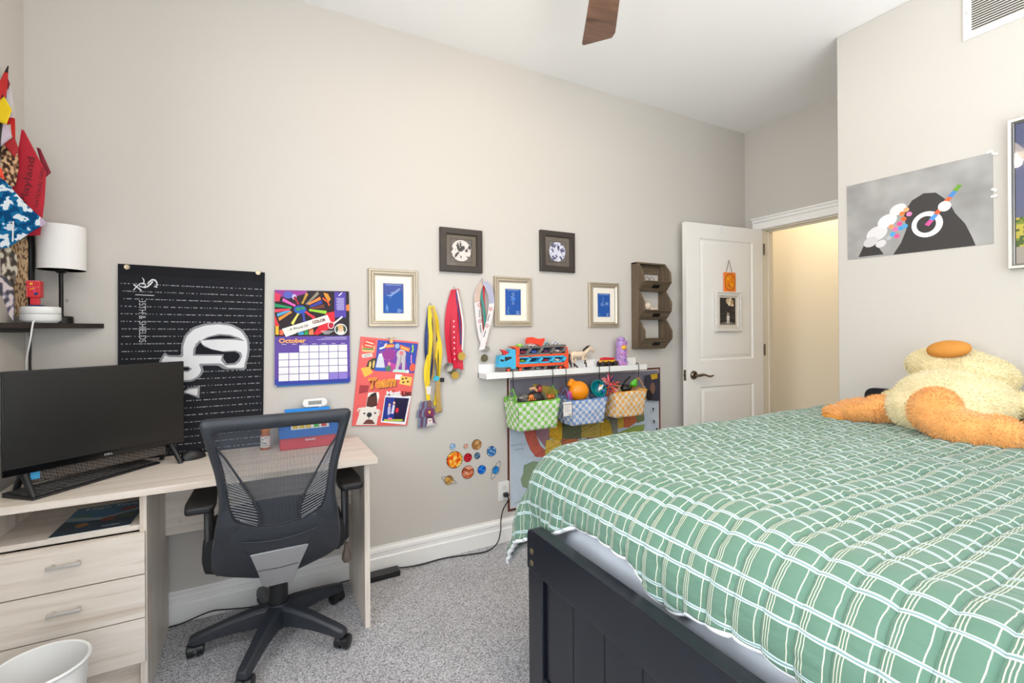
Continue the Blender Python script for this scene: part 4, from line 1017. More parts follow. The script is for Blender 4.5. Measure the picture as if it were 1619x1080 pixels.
arms = [((.10, .10), (.25, .16), (236, 100, 190)), ((.25, .07), (.30, .14), (160, 40, 60)), ((.42, .03), (.36, .13), (196, 150, 60)), ((.57, .02), (.42, .14), (150, 140, 120)), ((.60, .08), (.45, .14), (250, 140, 70)),
        ((.62, .12), (.47, .17), (60, 70, 170)), ((.65, .165), (.48, .19), (120, 60, 50)), ((.68, .235), (.46, .21), (160, 214, 60)), ((.52, .30), (.40, .23), (238, 60, 80)), ((.38, .33), (.37, .26), (70, 80, 190)),
        ((.22, .36), (.30, .25), (236, 226, 110)), ((.05, .31), (.20, .235), (240, 150, 60)), ((.03, .265), (.18, .22), (90, 170, 220)), ((0, .22), (.18, .205), (230, 70, 90)), ((0, .16), (.20, .185), (40, 150, 100))]
for a, b, c_ in arms: D.line([a, b], [.036, .02], rgb(*c_)); D.disc(b[0], b[1], .018, .014, rgb(*c_), 8)
D.disc(.325, .205, .082, .045, rgb(50, 90, 190)); D.disc(.30, .20, .03, .02, rgb(50, 150, 80)); D.disc(.36, .19, .03, .015, rgb(50, 150, 80))
D.poly([(.64, .02), (.70, .03), (.74, .09), (.71, .12), (.66, .06)], rgb(250, 150, 50)); D.line([(.63, .08), (.70, .12), (.72, .16)], .02, rgb(240, 90, 50))
D.poly([(.68, .24), (.80, .22), (.79, .36), (.70, .42), (.55, .48), (.50, .47)], rgb(224, 44, 60)); D.poly([(.94, .16), (1, .14), (1, .22), (.95, .21)], rgb(250, 130, 50))
D.poly([(0, .26), (.06, .38), (0, .38)], rgb(230, 60, 70)); D.rect(.01, .38, .05, .47, rgb(245, 190, 50)); D.rect(.06, .42, .11, .475, rgb(240, 110, 80))
D.rect(.30, .42, .37, .475, rgb(70, 170, 220)); D.rect(.38, .42, .43, .475, rgb(60, 160, 90)); D.rect(.44, .41, .50, .475, rgb(230, 140, 90))
D.rect(.79, .01, .955, .29, rgb(86, 70, 168))
for i in range(12): D.rect(.815+.006*(i % 3), .075+i*.0115, .93-.005*(i % 2), .080+i*.0115, rgb(206, 200, 236))
D.line([(.85, .05), (.87, .04), (.90, .015)], .012, rgb(240, 240, 250))
D.poly([(.09, .41), (.69, .26), (.735, .335), (.14, .495)], rgb(244, 242, 232))
D.line([(.74, .38), (.82, .33), (.90, .28)], .02, rgb(236, 236, 236)); D.disc(.74, .375, .045, .04, rgb(250, 230, 230)); D.disc(.74, .375, .036, .032, rgb(190, 40, 60))
D.disc(.875, .42, .088, .062, rgb(245, 245, 245), 28); D.disc(.875, .42, .076, .053, rgb(60, 80, 60), 28); D.disc(.875, .45, .05, .028, rgb(226, 226, 220), 16); D.disc(.875, .415, .038, .034, rgb(230, 190, 160), 16); D.disc(.87, .388, .042, .020, rgb(214, 176, 120), 14)
for i in range(3): D.rect(.60+.02*i, .435+.014*i, .78-.03*i, .441+.014*i, rgb(220, 220, 220))
for i in range(3): D.rect(.55+.05*i, .527-.012*i+.0, .955, .531-.012*i, rgb(214, 206, 236))
gx0, gx1, gy0, gy1 = .045, .965, .585, .965
for r in range(5):
    for c_ in range(7):
        if r == 0 and c_ < 2: continue
        x0 = gx0+(gx1-gx0)*c_/7; x1 = gx0+(gx1-gx0)*(c_+1)/7; y0 = gy0+(gy1-gy0)*r/5; y1 = gy0+(gy1-gy0)*(r+1)/5
        D.rect(x0+.004, y0+.003, x1-.004, y1-.003, rgb(150, 130, 214) if (r == 4 and c_ > 4) else rgb(242, 240, 244))
for c_ in range(7): x0 = gx0+(gx1-gx0)*(c_+.3)/7; D.rect(x0, .571, x0+.06, .576, rgb(226, 220, 240))
D.build('printed_page', t)
text('October', 'month_lettering', t, mat('orange_ink', rgb(255, 178, 96), .6), xz(.137, 1.224, YW-.0175), XP_, ZP_, .023, .118, bold=.03)
up_ = Vector((-.24, 0, 1)).normalized(); rt_ = Vector((1, 0, .24)).normalized()
text('A World OF', 'lettering', t, M_LINE, cm(.31, .395)-Vector((0, .006, 0)), rt_, up_, .012, .085)
text('COLOR', 'lettering', t, mat('dark_red_ink', rgb(120, 30, 40), .6), cm(.575, .327)-Vector((0, .006, 0)), rt_, up_, .015, .062, bold=.03)
text('#CelebrateDiversity', 'lettering', t, M_LINE, cm(.42, .428)-Vector((0, .006, 0)), rt_, up_, .009, .105)

# ---- framed pictures
M_PEWT = mat('pewter_gold_frame', rgb(190, 178, 158), .32, .55, var=.05, vscale=50)
M_MATW = mat('cream_mat_board', rgb(240, 234, 222), .8); M_FBLK = mat('black_brown_frame', rgb(54, 46, 40), .45)
BLU = rgb(34, 86, 166)
def frame_blue(label, cxs, seedv, kind):
    x0, x1, z0, z1 = cxs; t = thing('framed_picture', label, 'picture frame', ((x0+x1)/2, YW, z0), group='framed blueprint prints')
    k = MB(); k.ring([(0, YW-.001), (0, YW-.014), (.003, YW-.018), (.010, YW-.018), (.012, YW-.014), (.016, YW-.013), (.018, YW-.019), (.024, YW-.020), (.030, YW-.013), (.034, YW-.012), (.036, YW-.007)], x0, x1, z0, z1)
    k.build('frame', M_PEWT, t, angle=.25)
    MB().box(x0+.03, x1-.03, YW-.008, YW-.001, z0+.03, z1-.03).build('mat_board', M_MATW, t)
    w_, h_ = x1-x0, z1-z0
    D = Decal(lambda u, v: xz(x0+w_*u, z0+h_*v, YW), NEG, base=.0082); r_ = random.Random(seedv)
    D.rect(.285, .225, .715, .765, rgb(210, 200, 180)); D.rect(.295, .235, .705, .755, BLU); LI = rgb(170, 196, 232)
    if kind == 0:
        D.poly([(.295, .55), (.705, .62), (.705, .755), (.295, .755)], rgb(70, 86, 160))
        D.line([(.40, .53), (.48, .58), (.60, .66), (.64, .68), (.60, .63), (.47, .55)], .010, LI, True); D.line([(.36, .55), (.46, .54), (.44, .50)], .008, LI); D.line([(.44, .60), (.50, .60)], .007, LI)
        D.disc(.37, .33, .025, .04, rgb(90, 140, 210), 10); D.line([(.36, .40), (.37, .29), (.39, .27)], .006, LI)
    elif kind == 1:
        for i in range(5): D.line([(.48+r_.uniform(-.05, .05), .70-.05*i), (.53, .68-.05*i), (.46, .66-.05*i), (.52, .64-.05*i)], .008, LI)
        D.line([(.36, .40), (.39, .36), (.35, .32), (.38, .27)], .008, LI); D.disc(.51, .56, .05, .035, rgb(80, 130, 210), 14)
    else:
        D.line([(.47, .68), (.47, .56), (.40, .52)], .008, LI); D.line([(.47, .56), (.46, .46)], .008, LI)
        for i in range(8): a = i*PI/4; D.line([(.60, .53), (.60+.07*math.cos(a), .53+.05*math.sin(a))], .006, LI)
        D.line([(.38, .50), (.52, .50)], .008, LI)
    for i in range(4): D.rect(.58, .25+i*.018, .58+r_.uniform(.05, .11), .256+i*.018, LI)
    for i in range(3): D.rect(.33, .26+i*.02, .33+r_.uniform(.04, .1), .266+i*.02, rgb(90, 140, 210))
    D.rect(.34, .728, .66, .736, LI); D.build('blueprint_print', t)
frame_blue('pewter-framed blueprint of a rocket ship, largest and leftmost of the three blue prints', (.495, .757, 1.290, 1.593), 1, 0)
frame_blue('pewter-framed blueprint of a space suit beside the white medal ribbons', (1.222, 1.480, 1.288, 1.588), 2, 1)
frame_blue('pewter-framed blueprint of satellites, next to the brown wall rack', (1.922, 2.178, 1.281, 1.582), 3, 2)
def frame_dark(label, x0, x1, z0, z1, kind):
    t = thing('framed_picture', label, 'picture frame', ((x0+x1)/2, YW, z0), group='dark framed planet prints')
    k = MB(); k.ring([(0, YW-.001), (0, YW-.022), (.003, YW-.025), (.032, YW-.025), (.036, YW-.020), (.036, YW-.006)], x0, x1, z0, z1); k.build('frame', M_FBLK, t, angle=.3)
    MB().box(x0+.03, x1-.03, YW-.010, YW-.001, z0+.03, z1-.03).build('mat_board', mat('taupe_mat_board', rgb(98, 84, 68), .4), t)
    w_, h_ = x1-x0, z1-z0; cx, cz = x0+w_*.5, z0+h_*.5; q = w_*.245
    D = Decal(lambda u, v: xz(u, v, YW), NEG, base=.0102)
    D.rect(cx-q*1.06, cz-q*1.06, cx+q*1.06, cz+q*1.06, rgb(50, 42, 34)); D.rect(cx-q, cz-q, cx+q, cz+q, rgb(110, 104, 98))
    N = 44
    def f(u, v):
        x, z = (u-.5)*2, (v-.5)*2; r_ = math.hypot(x, z)
        if r_ > .96: return rgb(112, 106, 100) if (int(u*60)+int(v*60)) % 2 else rgb(84, 78, 74)
        if kind == 0:
            n_ = noise.noise(Vector((x*3.2+4, z*3.2, 1.5)))+.6*noise.noise(Vector((x*8, z*8, 2)))+(.12 if z > -.1 else -.2)-.35*r_**4
            return rgb(52, 46, 44) if n_ > .10 else rgb(236, 226, 220)
        n_ = noise.noise(Vector((x*2.6, z*2.6+3, 8)))+.7*noise.noise(Vector((x*5+2, z*7, 5)))
        return rgb(66, 68, 110) if n_ > .2 else (rgb(226, 226, 240) if n_ < .08 else rgb(150, 150, 180))
    D.raster(N, N, cx-q, cz-q, cx+q, cz+q, f); D.build('planet_print', t)
    g = MB(); g.box(x0+.036, x1-.036, YW-.0165, YW-.0155, z0+.036, z1-.036); g.build('glass_pane', M_GLASS, t)
frame_dark('dark square frame with a print of the full moon above the red medal ribbons', .886, 1.143, 1.599, 1.846, 0)
frame_dark('dark square frame with a blue-white planet print, right of the moon print', 1.543, 1.804, 1.635, 1.892, 1)

# ---- the red magazine page clipped to the wall
t = thing('magazine_poster', 'coral red magazine hung open by a brass clip, with Team heading and a bulldog', 'magazine', (.58, YW, .76))
Tc = [wp(570, 532), wp(661, 541), wp(643, 672.5), wp(556, 673)]
for p in Tc: p.y = YW-.008
tm = quadmap(*Tc)
k = MB(); k.add(Tc+[p+Vector((0, .007, 0)) for p in Tc], [(0,3,2,1),(4,5,6,7),(0,1,5,4),(1,2,6,5),(2,3,7,6),(3,0,4,7)]); k.build('pages', mat('coral_paper', rgb(234, 96, 92), .5), t, smooth=False)
D = Decal(tm, NEG, base=.0002)
D.rect(0, 0, 1, 1, rgb(234, 98, 94))
D.rect(.285, .02, .995, .375, rgb(40, 66, 170)); D.poly([(.30, .15), (.6, .10), (.8, .2), (.9, .375), (.40, .375)], rgb(120, 50, 160)); D.poly([(.5, .25), (.7, .3), (.66, .375), (.48, .375)], rgb(190, 60, 150))
D.disc(.50, .18, .11, .075, rgb(150, 40, 140)); D.poly([(.40, .06), (.58, .05), (.58, .09), (.41, .11)], rgb(236, 110, 60)); D.poly([(.68, .05), (.86, .08), (.86, .13), (.68, .10)], rgb(236, 110, 60)); D.disc(.63, .07, .04, .03, rgb(150, 180, 214))
D.line([(.42, .085), (.56, .072)], .012, rgb(250, 214, 80)); D.line([(.70, .078), (.84, .105)], .012, rgb(250, 214, 80))
EL = rgb(196, 186, 190)
D.disc(.72, .165, .085, .06, EL); D.poly([(.66, .19), (.80, .19), (.82, .345), (.765, .345), (.75, .26), (.71, .26), (.70, .345), (.645, .345)], EL); D.disc(.72, .15, .035, .025, rgb(220, 120, 120)); D.line([(.72, .18), (.72, .30)], .022, rgb(160, 150, 156))
D.poly([(.62, .345), (.86, .345), (.88, .375), (.60, .375)], rgb(190, 230, 220))
D.disc(.36, .20, .035, .03, rgb(226, 226, 230)); D.poly([(.32, .21), (.41, .21), (.46, .33), (.30, .34)], rgb(210, 214, 222)); D.rect(.29, .335, .47, .37, rgb(30, 90, 190))
D.line([(.33, .12), (.40, .10), (.44, .05)], .022, rgb(220, 226, 240)); D.line([(.90, .04), (.92, .10), (.90, .13)], .025, rgb(170, 210, 60)); D.line([(.90, .16), (.91, .22), (.93, .26)], .02, rgb(236, 130, 180)); D.disc(.95, .31, .05, .05, rgb(240, 90, 60))
D.disc(.52, .34, .05, .035, rgb(70, 120, 80)); D.disc(.53, .285, .02, .018, rgb(236, 180, 160)); D.disc(.87, .36, .03, .02, rgb(240, 240, 240))
for i in range(16): D.disc(.3+.69*random.random(), .03+.30*random.random(), .005, .004, rgb(230, 220, 240), 6)
D.poly([(.03, .10), (.26, .09), (.24, .17), (.05, .17)], rgb(244, 176, 120)); D.poly([(.07, .03), (.25, .03), (.22, .12), (.05, .12)], rgb(226, 70, 40)); D.line([(.05, .135), (.23, .13)], .018, rgb(90, 140, 50)); D.line([(.09, .05), (.22, .07)], .012, rgb(250, 226, 210)); D.line([(.08, .09), (.21, .10)], .01, rgb(250, 226, 210))
D.poly([(.04, .20), (.21, .175), (.23, .215), (.06, .24)], rgb(226, 222, 214))
D.poly([(.14, .34), (.16, .27), (.22, .24), (.30, .22), (.28, .365), (.16, .36)], rgb(70, 54, 30)); D.disc(.20, .31, .02, .04, rgb(226, 200, 110), 12); D.disc(.26, .30, .018, .045, rgb(226, 200, 110), 12)
D.poly([(.05, .355), (.20, .33), (.26, .40), (.13, .455)], rgb(252, 186, 66))
D.rect(.66, .40, .78, .46, rgb(244, 244, 240)); D.poly([(.76, .415), (.97, .425), (.965, .53), (.75, .51)], rgb(250, 196, 96))
for a, b in ((.80, .45), (.86, .44), (.90, .48), (.82, .49)): D.disc(a, b, .022, .012, rgb(90, 50, 30), 6)
D.poly([(.06, .545), (.22, .545), (.21, .62), (.06, .64)], rgb(170, 50, 60))
D.poly([(.22, .625), (.40, .615), (.42, .66), (.38, .82), (.20, .83)], rgb(240, 236, 230)); D.poly([(.21, .78), (.22, .68), (.30, .63), (.36, .62), (.39, .70), (.40, .77), (.31, .79)], rgb(86, 44, 32)); D.poly([(.25, .65), (.34, .62), (.37, .64), (.30, .68)], rgb(40, 28, 28))
DG = rgb(234, 226, 216)
D.poly([(.06, .99), (.10, .88), (.09, .83), (.05, .84), (.08, .80), (.18, .79), (.34, .79), (.46, .82), (.48, .86), (.44, .89), (.43, .99)], DG)
D.poly([(.07, .82), (.12, .81), (.10, .87)], rgb(216, 160, 140)); D.poly([(.44, .83), (.49, .84), (.46, .89)], rgb(216, 160, 140))
D.disc(.28, .875, .045, .028, rgb(50, 44, 46), 14); D.disc(.19, .86, .02, .01, rgb(70, 56, 50), 10); D.disc(.38, .855, .02, .01, rgb(70, 56, 50), 10); D.line([(.28, .90), (.28, .93)], .012, rgb(60, 50, 50)); D.poly([(.18, .98), (.24, .93), (.34, .93), (.40, .98)], rgb(110, 60, 56))
D.poly([(.52, .65), (1.0, .645), (.965, .99), (.50, .96)], rgb(244, 242, 240)); D.poly([(.53, .67), (.965, .675), (.935, .955), (.52, .945)], rgb(34, 50, 140)); D.poly([(.70, .68), (.96, .68), (.935, .95), (.74, .95)], rgb(30, 20, 60))
D.disc(.62, .76, .02, .02, rgb(236, 190, 160)); D.line([(.62, .78), (.63, .87)], .05, rgb(196, 190, 220)); D.line([(.70, .76), (.69, .86)], .045, rgb(220, 220, 240)); D.disc(.70, .735, .02, .018, rgb(236, 190, 160)); D.disc(.77, .82, .03, .03, rgb(220, 40, 60)); D.line([(.62, .87), (.64, .93)], .03, rgb(60, 90, 190)); D.line([(.55, .935), (.90, .935)], .022, rgb(190, 200, 60)); D.disc(.66, .92, .04, .015, rgb(236, 120, 160))
D.build('printed_pages', t, PRINTG)
ru = (tm(1, .4)-tm(0, .4)).normalized(); uu = Vector((ru.z*-1, 0, ru.x)); off = Vector((0, -.006, 0))
text('Team', 'heading_lettering_shadow', t, mat('dark_orange_ink', rgb(150, 66, 30), .5), tm(.45, .505)+off*.7+Vector((.004, 0, -.004)), (1, 0, .06), (-.06, 0, 1), .056, .140, shear=.2, bold=.03)
text('Team', 'heading_lettering', t, mat('gold_ink', rgb(252, 184, 60), .5), tm(.44, .50)+off, (1, 0, .06), (-.06, 0, 1), .058, .142, shear=.2, bold=.05)
text('Team', 'heading_lettering', t, mat('rust_ink', rgb(226, 98, 50), .5), tm(.44, .50)+off*1.25, (1, 0, .06), (-.06, 0, 1), .050, .132, shear=.2, bold=-.012)
text('The', 'lettering', t, M_LINE, tm(.66, .592)+off, XP_, ZP_, .007, .015)
text('Must', 'lettering', t, M_WINK, tm(.665, .622)+off, XP_, ZP_, .029, .076, bold=.05)
text('List', 'lettering', t, mat('maroon_ink', rgb(90, 20, 30), .5), tm(.905, .618)+off, XP_, ZP_, .029, .052, bold=.05)
text('NETFLIX', 'lettering', t, mat('mid_grey_ink', rgb(100, 100, 100), .5), tm(.135, .207)+off*.9, (1, 0, .17), (-.17, 0, 1), .007, .034)
k = MB(); p = wp(617, 536); k.box(p.x-.008, p.x+.008, YW-.022, YW-.012, p.z-.022, p.z-.002)
k.tube([(p.x-.003, YW-.018, p.z-.002), (p.x-.012, YW-.019, p.z+.008), (p.x-.022, YW-.02, p.z+.004)], .002, 6); k.tube([(p.x+.003, YW-.018, p.z-.002), (p.x+.012, YW-.019, p.z+.008), (p.x+.022, YW-.02, p.z+.004)], .002, 6)
k.build('binder_clip', mat('brass_clip', rgb(186, 156, 96), .3, .9), t)

# ---- medals and lanyards on wall hooks
GOLD = mat('gold_medal', rgb(206, 168, 82), .35, .8, bump=.3, bscale=300); SILV = mat('silver_medal', rgb(160, 156, 150), .35, .8, bump=.3, bscale=300); BRNZ = mat('antique_medal', rgb(110, 104, 80), .4, .7, bump=.3, bscale=300)
def hook(x, z, parent):
    k = MB(); k.tube([(x-.006, YW-.004, z-.022), (x-.007, YW-.010, z), (x, YW-.013, z+.009), (x+.007, YW-.010, z), (x+.006, YW-.004, z-.022)], .0015, 6); k.build('wall_hook', M_STEEL, parent)
def strap(name, pxs, wpx, m, parent, dep=.02, colr=None, twist=None):
    """ribbon hanging on the wall: pxs = centre line in wall coordinates"""
    P = spl([(x, YW-d, z) for x, z, d in pxs], 5); n = len(P); W = []
    for i in range(n):
        a = (twist or 0)*math.sin(i/n*PI*2); W.append((wpx*math.cos(a), -wpx*.7*math.sin(a), .15*wpx))
    k = MB(); k.ribbon(P, W, .001, colr); return k.build(name, m, parent, smooth=False)
def disc_medal(name, x, z, r_, m, parent, d=.02, yaw=0):
    k = MB(); k.lathe([(0, -.002), (r_*.8, -.002), (r_*.86, -.003), (r_, -.003), (r_, .002), (0, .002)], (x, YW-d, z), 22, 'y', M=Matrix.Rotation(yaw, 4, 'Z')); return k.build(name, m, parent)
def WX(x, y): p = wp(x, y); return p.x, p.z
t = thing('lanyards', 'yellow and navy lanyards with badges hanging from a wall hook', 'lanyard', (.82, YW, 1.37), group=None)
hx, hz = WX(679, 481); hook(hx, hz, t)
YEL = mat('yellow_ribbon', rgb(240, 208, 40), .6); NAV = mat('navy_ribbon', rgb(36, 56, 112), .6); TAN = mat('gold_ribbon', rgb(184, 150, 84), .5)
def S_(L, d): return [(*WX(x, y), d+dd) for x, y, dd in L]
strap('strap', S_([(681, 484, 0), (686, 510, 0), (688, 540, .004), (683, 575, .006), (675, 604, .004)], .014), .010, NAV, t)
strap('strap', S_([(678, 484, 0), (677, 510, .002), (679, 535, 0), (676, 570, .004), (674, 607, .004)], .024), .011, YEL, t, twist=.5)
strap('strap', S_([(681, 486, 0), (689, 505, 0), (691, 530, 0), (688, 560, .004), (690, 590, 0), (686, 640, 0)], .018), .010, YEL, t, twist=1.0)
strap('strap', S_([(680, 486, 0), (684, 520, 0), (684, 560, 0), (681, 600, 0)], .030), .008, TAN, t, twist=.8)
strap('strap', S_([(683, 500, 0), (692, 540, 0), (691, 590, 0), (690, 635, 0)], .011), .009, NAV, t, twist=.4)
strap('strap', S_([(678, 484, 0), (673, 520, 0), (672, 560, 0), (676, 590, 0)], .016), .009, NAV, t, twist=.6)
strap('strap', S_([(682, 484, 0), (687, 515, .002), (694, 550, 0), (692, 600, 0), (689, 650, 0)], .022), .010, YEL, t, twist=.9)
strap('strap', S_([(676, 560, 0), (671, 585, 0), (673, 612, 0), (675, 632, 0)], .026), .012, YEL, t, twist=.3)
strap('tassel', S_([(690, 600, 0), (690, 620, .001), (692, 650, 0)], .028), .013, TAN, t)
x, z = WX(687, 597); k = MB(); k.prism(round_poly([(x-.022, z-.008), (x-.006, z+.014), (x+.022, z+.004), (x+.006, z-.020)], .005), 'y', YW-.032, YW-.026); k.build('badge', mat('cyan_badge', rgb(60, 180, 210), .4), t)
x, z = WX(696, 600); MB().prism(round_poly([(x-.012, z-.012), (x+.012, z-.012), (x+.012, z+.012), (x-.012, z+.012)], .005), 'y', YW-.034, YW-.028).build('badge', M_BLACK, t)
x, z = WX(675, 616); MB().box(x-.013, x+.013, YW-.028, YW-.024, z-.024, z+.020).build('badge', mat('white_badge', rgb(226, 222, 218), .5), t)
for i in range(4):   # stack of shaped figure tags
    x, z = WX(676.5-i*3.4, 652+i*.8); dd = .030-.005*i; w_ = 1
    P = [(x-.026, z-.075), (x-.020, z-.02), (x-.034, z-.012), (x-.028, z+.022), (x-.014, z+.032), (x-.016, z+.050), (x-.010, z+.068), (x+.006, z+.070), (x+.013, z+.056), (x+.010, z+.034), (x+.028, z+.020), (x+.034, z-.012), (x+.022, z-.016), (x+.036, z-.066)]
    k = MB(); k.prism(P, 'y', YW-dd-.0015, YW-dd); k.build('figure_tag', mat('tag_edge_%d' % (i % 2), rgb(112, 72, 104) if i % 2 == 0 else rgb(120, 130, 156), .5), t)
x, z = WX(676.5, 652); D = Decal(lambda u, v: xz(x+u, z+v, YW-.0318), NEG)
D.disc(-.002, .050, .0115, .016, rgb(130, 96, 84), 14); D.poly([(-.024, -.02), (-.020, .02), (.018, .02), (.022, -.02)], rgb(120, 50, 92)); D.poly([(-.010, .012), (.008, .012), (-.001, -.006)], rgb(230, 190, 50)); D.rect(-.016, -.026, .014, -.018, rgb(60, 40, 50)); D.poly([(-.014, -.060), (-.012, -.028), (.012, -.028), (.018, -.056)], rgb(226, 216, 214)); D.poly([(-.02, -.072), (-.018, -.06), (.028, -.056), (.034, -.066)], rgb(196, 192, 194)); D.line([(-.006, -.042), (.008, -.040)], .004, rgb(190, 60, 60))
D.build('printed_figure', t)
x, z = WX(692, 648); disc_medal('medal', x+.004, z, .014, BRNZ, t, .02)

t = thing('medals', 'red ribbon medals bunched on a hook under the moon picture', 'medal', (.97, YW, 1.2))
hx, hz = WX(717, 456); hook(hx, hz, t)
REDR = mat('red_ribbon', rgb(208, 24, 58), .5); WHR = mat('white_ribbon', rgb(232, 226, 226), .6); BLR = mat('blue_ribbon', rgb(60, 66, 120), .6)
strap('strap', S_([(716, 458, 0), (708, 490, 0), (706, 530, 0), (711, 575, 0)], .016), .017, REDR, t, twist=.3)
strap('strap', S_([(718, 458, 0), (716, 495, 0), (715, 540, 0), (719, 582, 0)], .022), .017, REDR, t, twist=.4)
strap('strap', S_([(719, 458, 0), (724, 495, 0), (724, 540, 0), (726, 585, 0)], .018), .017, REDR, t, twist=-.4)
strap('strap', S_([(720, 459, 0), (727, 492, 0), (727, 530, 0), (725, 560, 0)], .014), .005, WHR, t)
strap('strap', S_([(720, 459, 0), (724, 480, 0), (729, 515, 0), (728, 553, 0)], .027), .0045, WHR, t)
strap('strap', S_([(719, 459, 0), (720, 480, 0), (724, 505, 0), (726, 545, 0)], .026), .004, BLR, t)
D = Decal(lambda u, v: xz(*WX(u, v), YW-.0245), NEG)
for i in range(8): D.disc(715+.15*i, 508+i*8.5, 1.5, 1.7, rgb(240, 180, 190), 8)
D.build('ribbon_print', t)
for (px_, py_, r_, m_, d_) in ((706, 580, .026, SILV, .030), (726, 563, .023, GOLD, .034), (717, 593, .022, GOLD, .026), (723, 588, .02, SILV, .02), (712, 586, .02, BRNZ, .018)):
    x, z = WX(px_, py_); disc_medal('medal', x, z, r_, m_, t, d_)
t = thing('medals', 'white printed ribbon medals hanging on a hook beside the space suit print', 'medal', (1.17, YW, 1.1))
hx, hz = WX(761, 442); hook(hx, hz, t)
SKR = mat('beige_ribbon', rgb(206, 180, 166), .6); TLR = mat('teal_ribbon', rgb(60, 140, 130), .6)
strap('strap', S_([(761, 446, 0), (753, 462, 0), (752, 480, 0), (756, 520, .004), (762, 545, 0)], .020), .017, WHR, t)
strap('strap', S_([(763, 446, 0), (772, 465, 0), (773, 490, 0), (765, 525, 0), (758, 553, 0)], .030), .018, WHR, t)
strap('strap', S_([(761, 446, 0), (754, 460, 0), (752, 478, .001)], .022), .0172, SKR, t)
strap('strap', S_([(763, 446, 0), (771, 460, 0), (774, 480, .001)], .032), .0182, mat('lilac_ribbon', rgb(176, 176, 200), .6), t)
strap('strap', S_([(762, 446, 0), (762, 470, 0), (764, 500, 0), (765, 545, 0)], .014), .011, REDR, t)
strap('strap', S_([(760, 446, 0), (759, 465, 0), (763, 490, 0), (766, 530, 0)], .017), .009, TLR, t)
D = Decal(lambda u, v: xz(*WX(u, v), YW-.034), NEG)
for x_, y_ in ((772, 489), (766, 515), (754, 483), (755, 508)): D.line([(x_+2.1*math.cos(a*PI/5), y_+2.4*math.sin(a*PI/5)) for a in range(10)], .8, rgb(200, 60, 66), True)
for a, b in (((770, 497), (767, 508)), ((764, 523), (761, 533)), ((754, 490), (754.6, 502)), ((755.5, 514), (757, 526))): D.line([a, b], 1.0, rgb(90, 90, 100))
D.build('ribbon_print', t)
for (px_, py_, r_, m_, d_) in ((763, 566, .022, BRNZ, .026), (767, 552, .018, SILV, .02)):
    x, z = WX(px_, py_); disc_medal('medal', x, z, r_, m_, t, d_)

# ---- planet stickers (11 separate discs)
def planet(name, label, px_, py_, rp, cols, ring=None, bands=0, seed=0):
    x, z = WX(px_, py_); r_ = abs(WX(px_+rp, py_)[0]-x)
    t = thing(name, label, 'sticker', (x, YW, z-r_), group='solar system stickers')
    P = [(x+r_*math.cos(2*PI*i/30), z+r_*math.sin(2*PI*i/30)) for i in range(30)]
    MB().prism(P, 'y', YW-.0022, YW-.0002).build('disc', mat('dark_sticker_edge', rgb(60, 40, 36), .5), t)
    D = Decal(lambda u, v: xz(x+u*r_, z+v*r_, YW), NEG, base=.0023)
    def f(u, v): pass
    k = MB(); N = 18
    for i in range(N):
        for j_ in range(N):
            u0, u1, v0, v1 = [-1+2*q/N for q in (i, i+1, j_, j_+1)]; cu, cv = (u0+u1)/2, (v0+v1)/2
            if math.hypot(cu, cv) > .95: continue
            n_ = noise.noise(Vector((cu*(1 if bands else 2.4)+seed, cv*(bands or 2.4), seed*1.7)))
            c_ = cols[min(len(cols)-1, max(0, int((n_+.55)/1.1*len(cols))))]
            k.add([xz(x+a*r_*.98, z+b*r_*.98, YW-.0025) for a, b in ((u0, v0), (u1, v0), (u1, v1), (u0, v1))], [(0, 1, 2, 3)], rgb(*c_))
    k.build('planet_print', PRINTG, t, smooth=False, recalc=False)
    if ring:
        a_, b_, ro = ring; R_ = [(x+r_*(a_*math.cos(q)*math.cos(ro)-b_*math.sin(q)*math.sin(ro)), YW-.003, z+r_*(a_*math.cos(q)*math.sin(ro)+b_*math.sin(q)*math.cos(ro))) for q in [2*PI*i/40 for i in range(40)]]
        MB().tube(R_, .0014, 5, closed=True).build('ring', mat('ring_silver', rgb(150, 146, 130), .4), t)
planet('sun_sticker', 'big fiery orange sun sticker, largest of the planet stickers', 718.5, 727, 12.5, [(230, 80, 30), (246, 130, 30), (250, 180, 60), (255, 220, 120)], seed=1)
planet('planet_sticker', 'small pale blue moon sticker above the sun sticker', 715.5, 706, 4.6, [(120, 170, 214), (200, 220, 236)], seed=2)
planet('planet_sticker', 'smallest coppery planet sticker, top middle', 736.5, 705.5, 3.6, [(190, 130, 100), (230, 190, 170)], seed=3)
planet('planet_sticker', 'tan banded planet sticker at the top', 753.5, 703, 7.6, [(160, 110, 60), (204, 160, 110)], bands=2, seed=4)
planet('planet_sticker', 'deep red planet sticker between the sun and the small earth', 739.5, 723.5, 6.5, [(110, 20, 30), (200, 30, 50), (190, 40, 50)], seed=5)
planet('planet_sticker', 'small dark earth sticker right of the red planet', 754.5, 720.5, 4.8, [(40, 60, 90), (120, 160, 190), (50, 70, 80)], seed=6)
planet('planet_sticker', 'blue earth sticker at the right edge', 777, 713.5, 7.4, [(30, 60, 130), (60, 130, 200), (170, 200, 210)], seed=7)
planet('planet_sticker', 'orange banded giant planet sticker in the middle', 739.5, 746.5, 9.6, [(170, 80, 50), (230, 170, 140), (200, 90, 50)], bands=4, seed=8)
planet('planet_sticker', 'bright blue planet sticker without a ring', 761.5, 742.5, 6.5, [(20, 80, 190), (50, 140, 230)], bands=3, seed=9)
planet('ringed_planet_sticker', 'blue planet sticker with a steep thin ring', 783.5, 743, 5.6, [(30, 110, 200), (40, 150, 220)], ring=(2.4, .75, 1.05), seed=10)
planet('ringed_planet_sticker', 'golden ringed planet sticker at the lower left', 709.5, 759, 6.8, [(150, 100, 50), (200, 150, 70), (220, 170, 80)], ring=(1.9, .5, -.5), bands=3, seed=11)

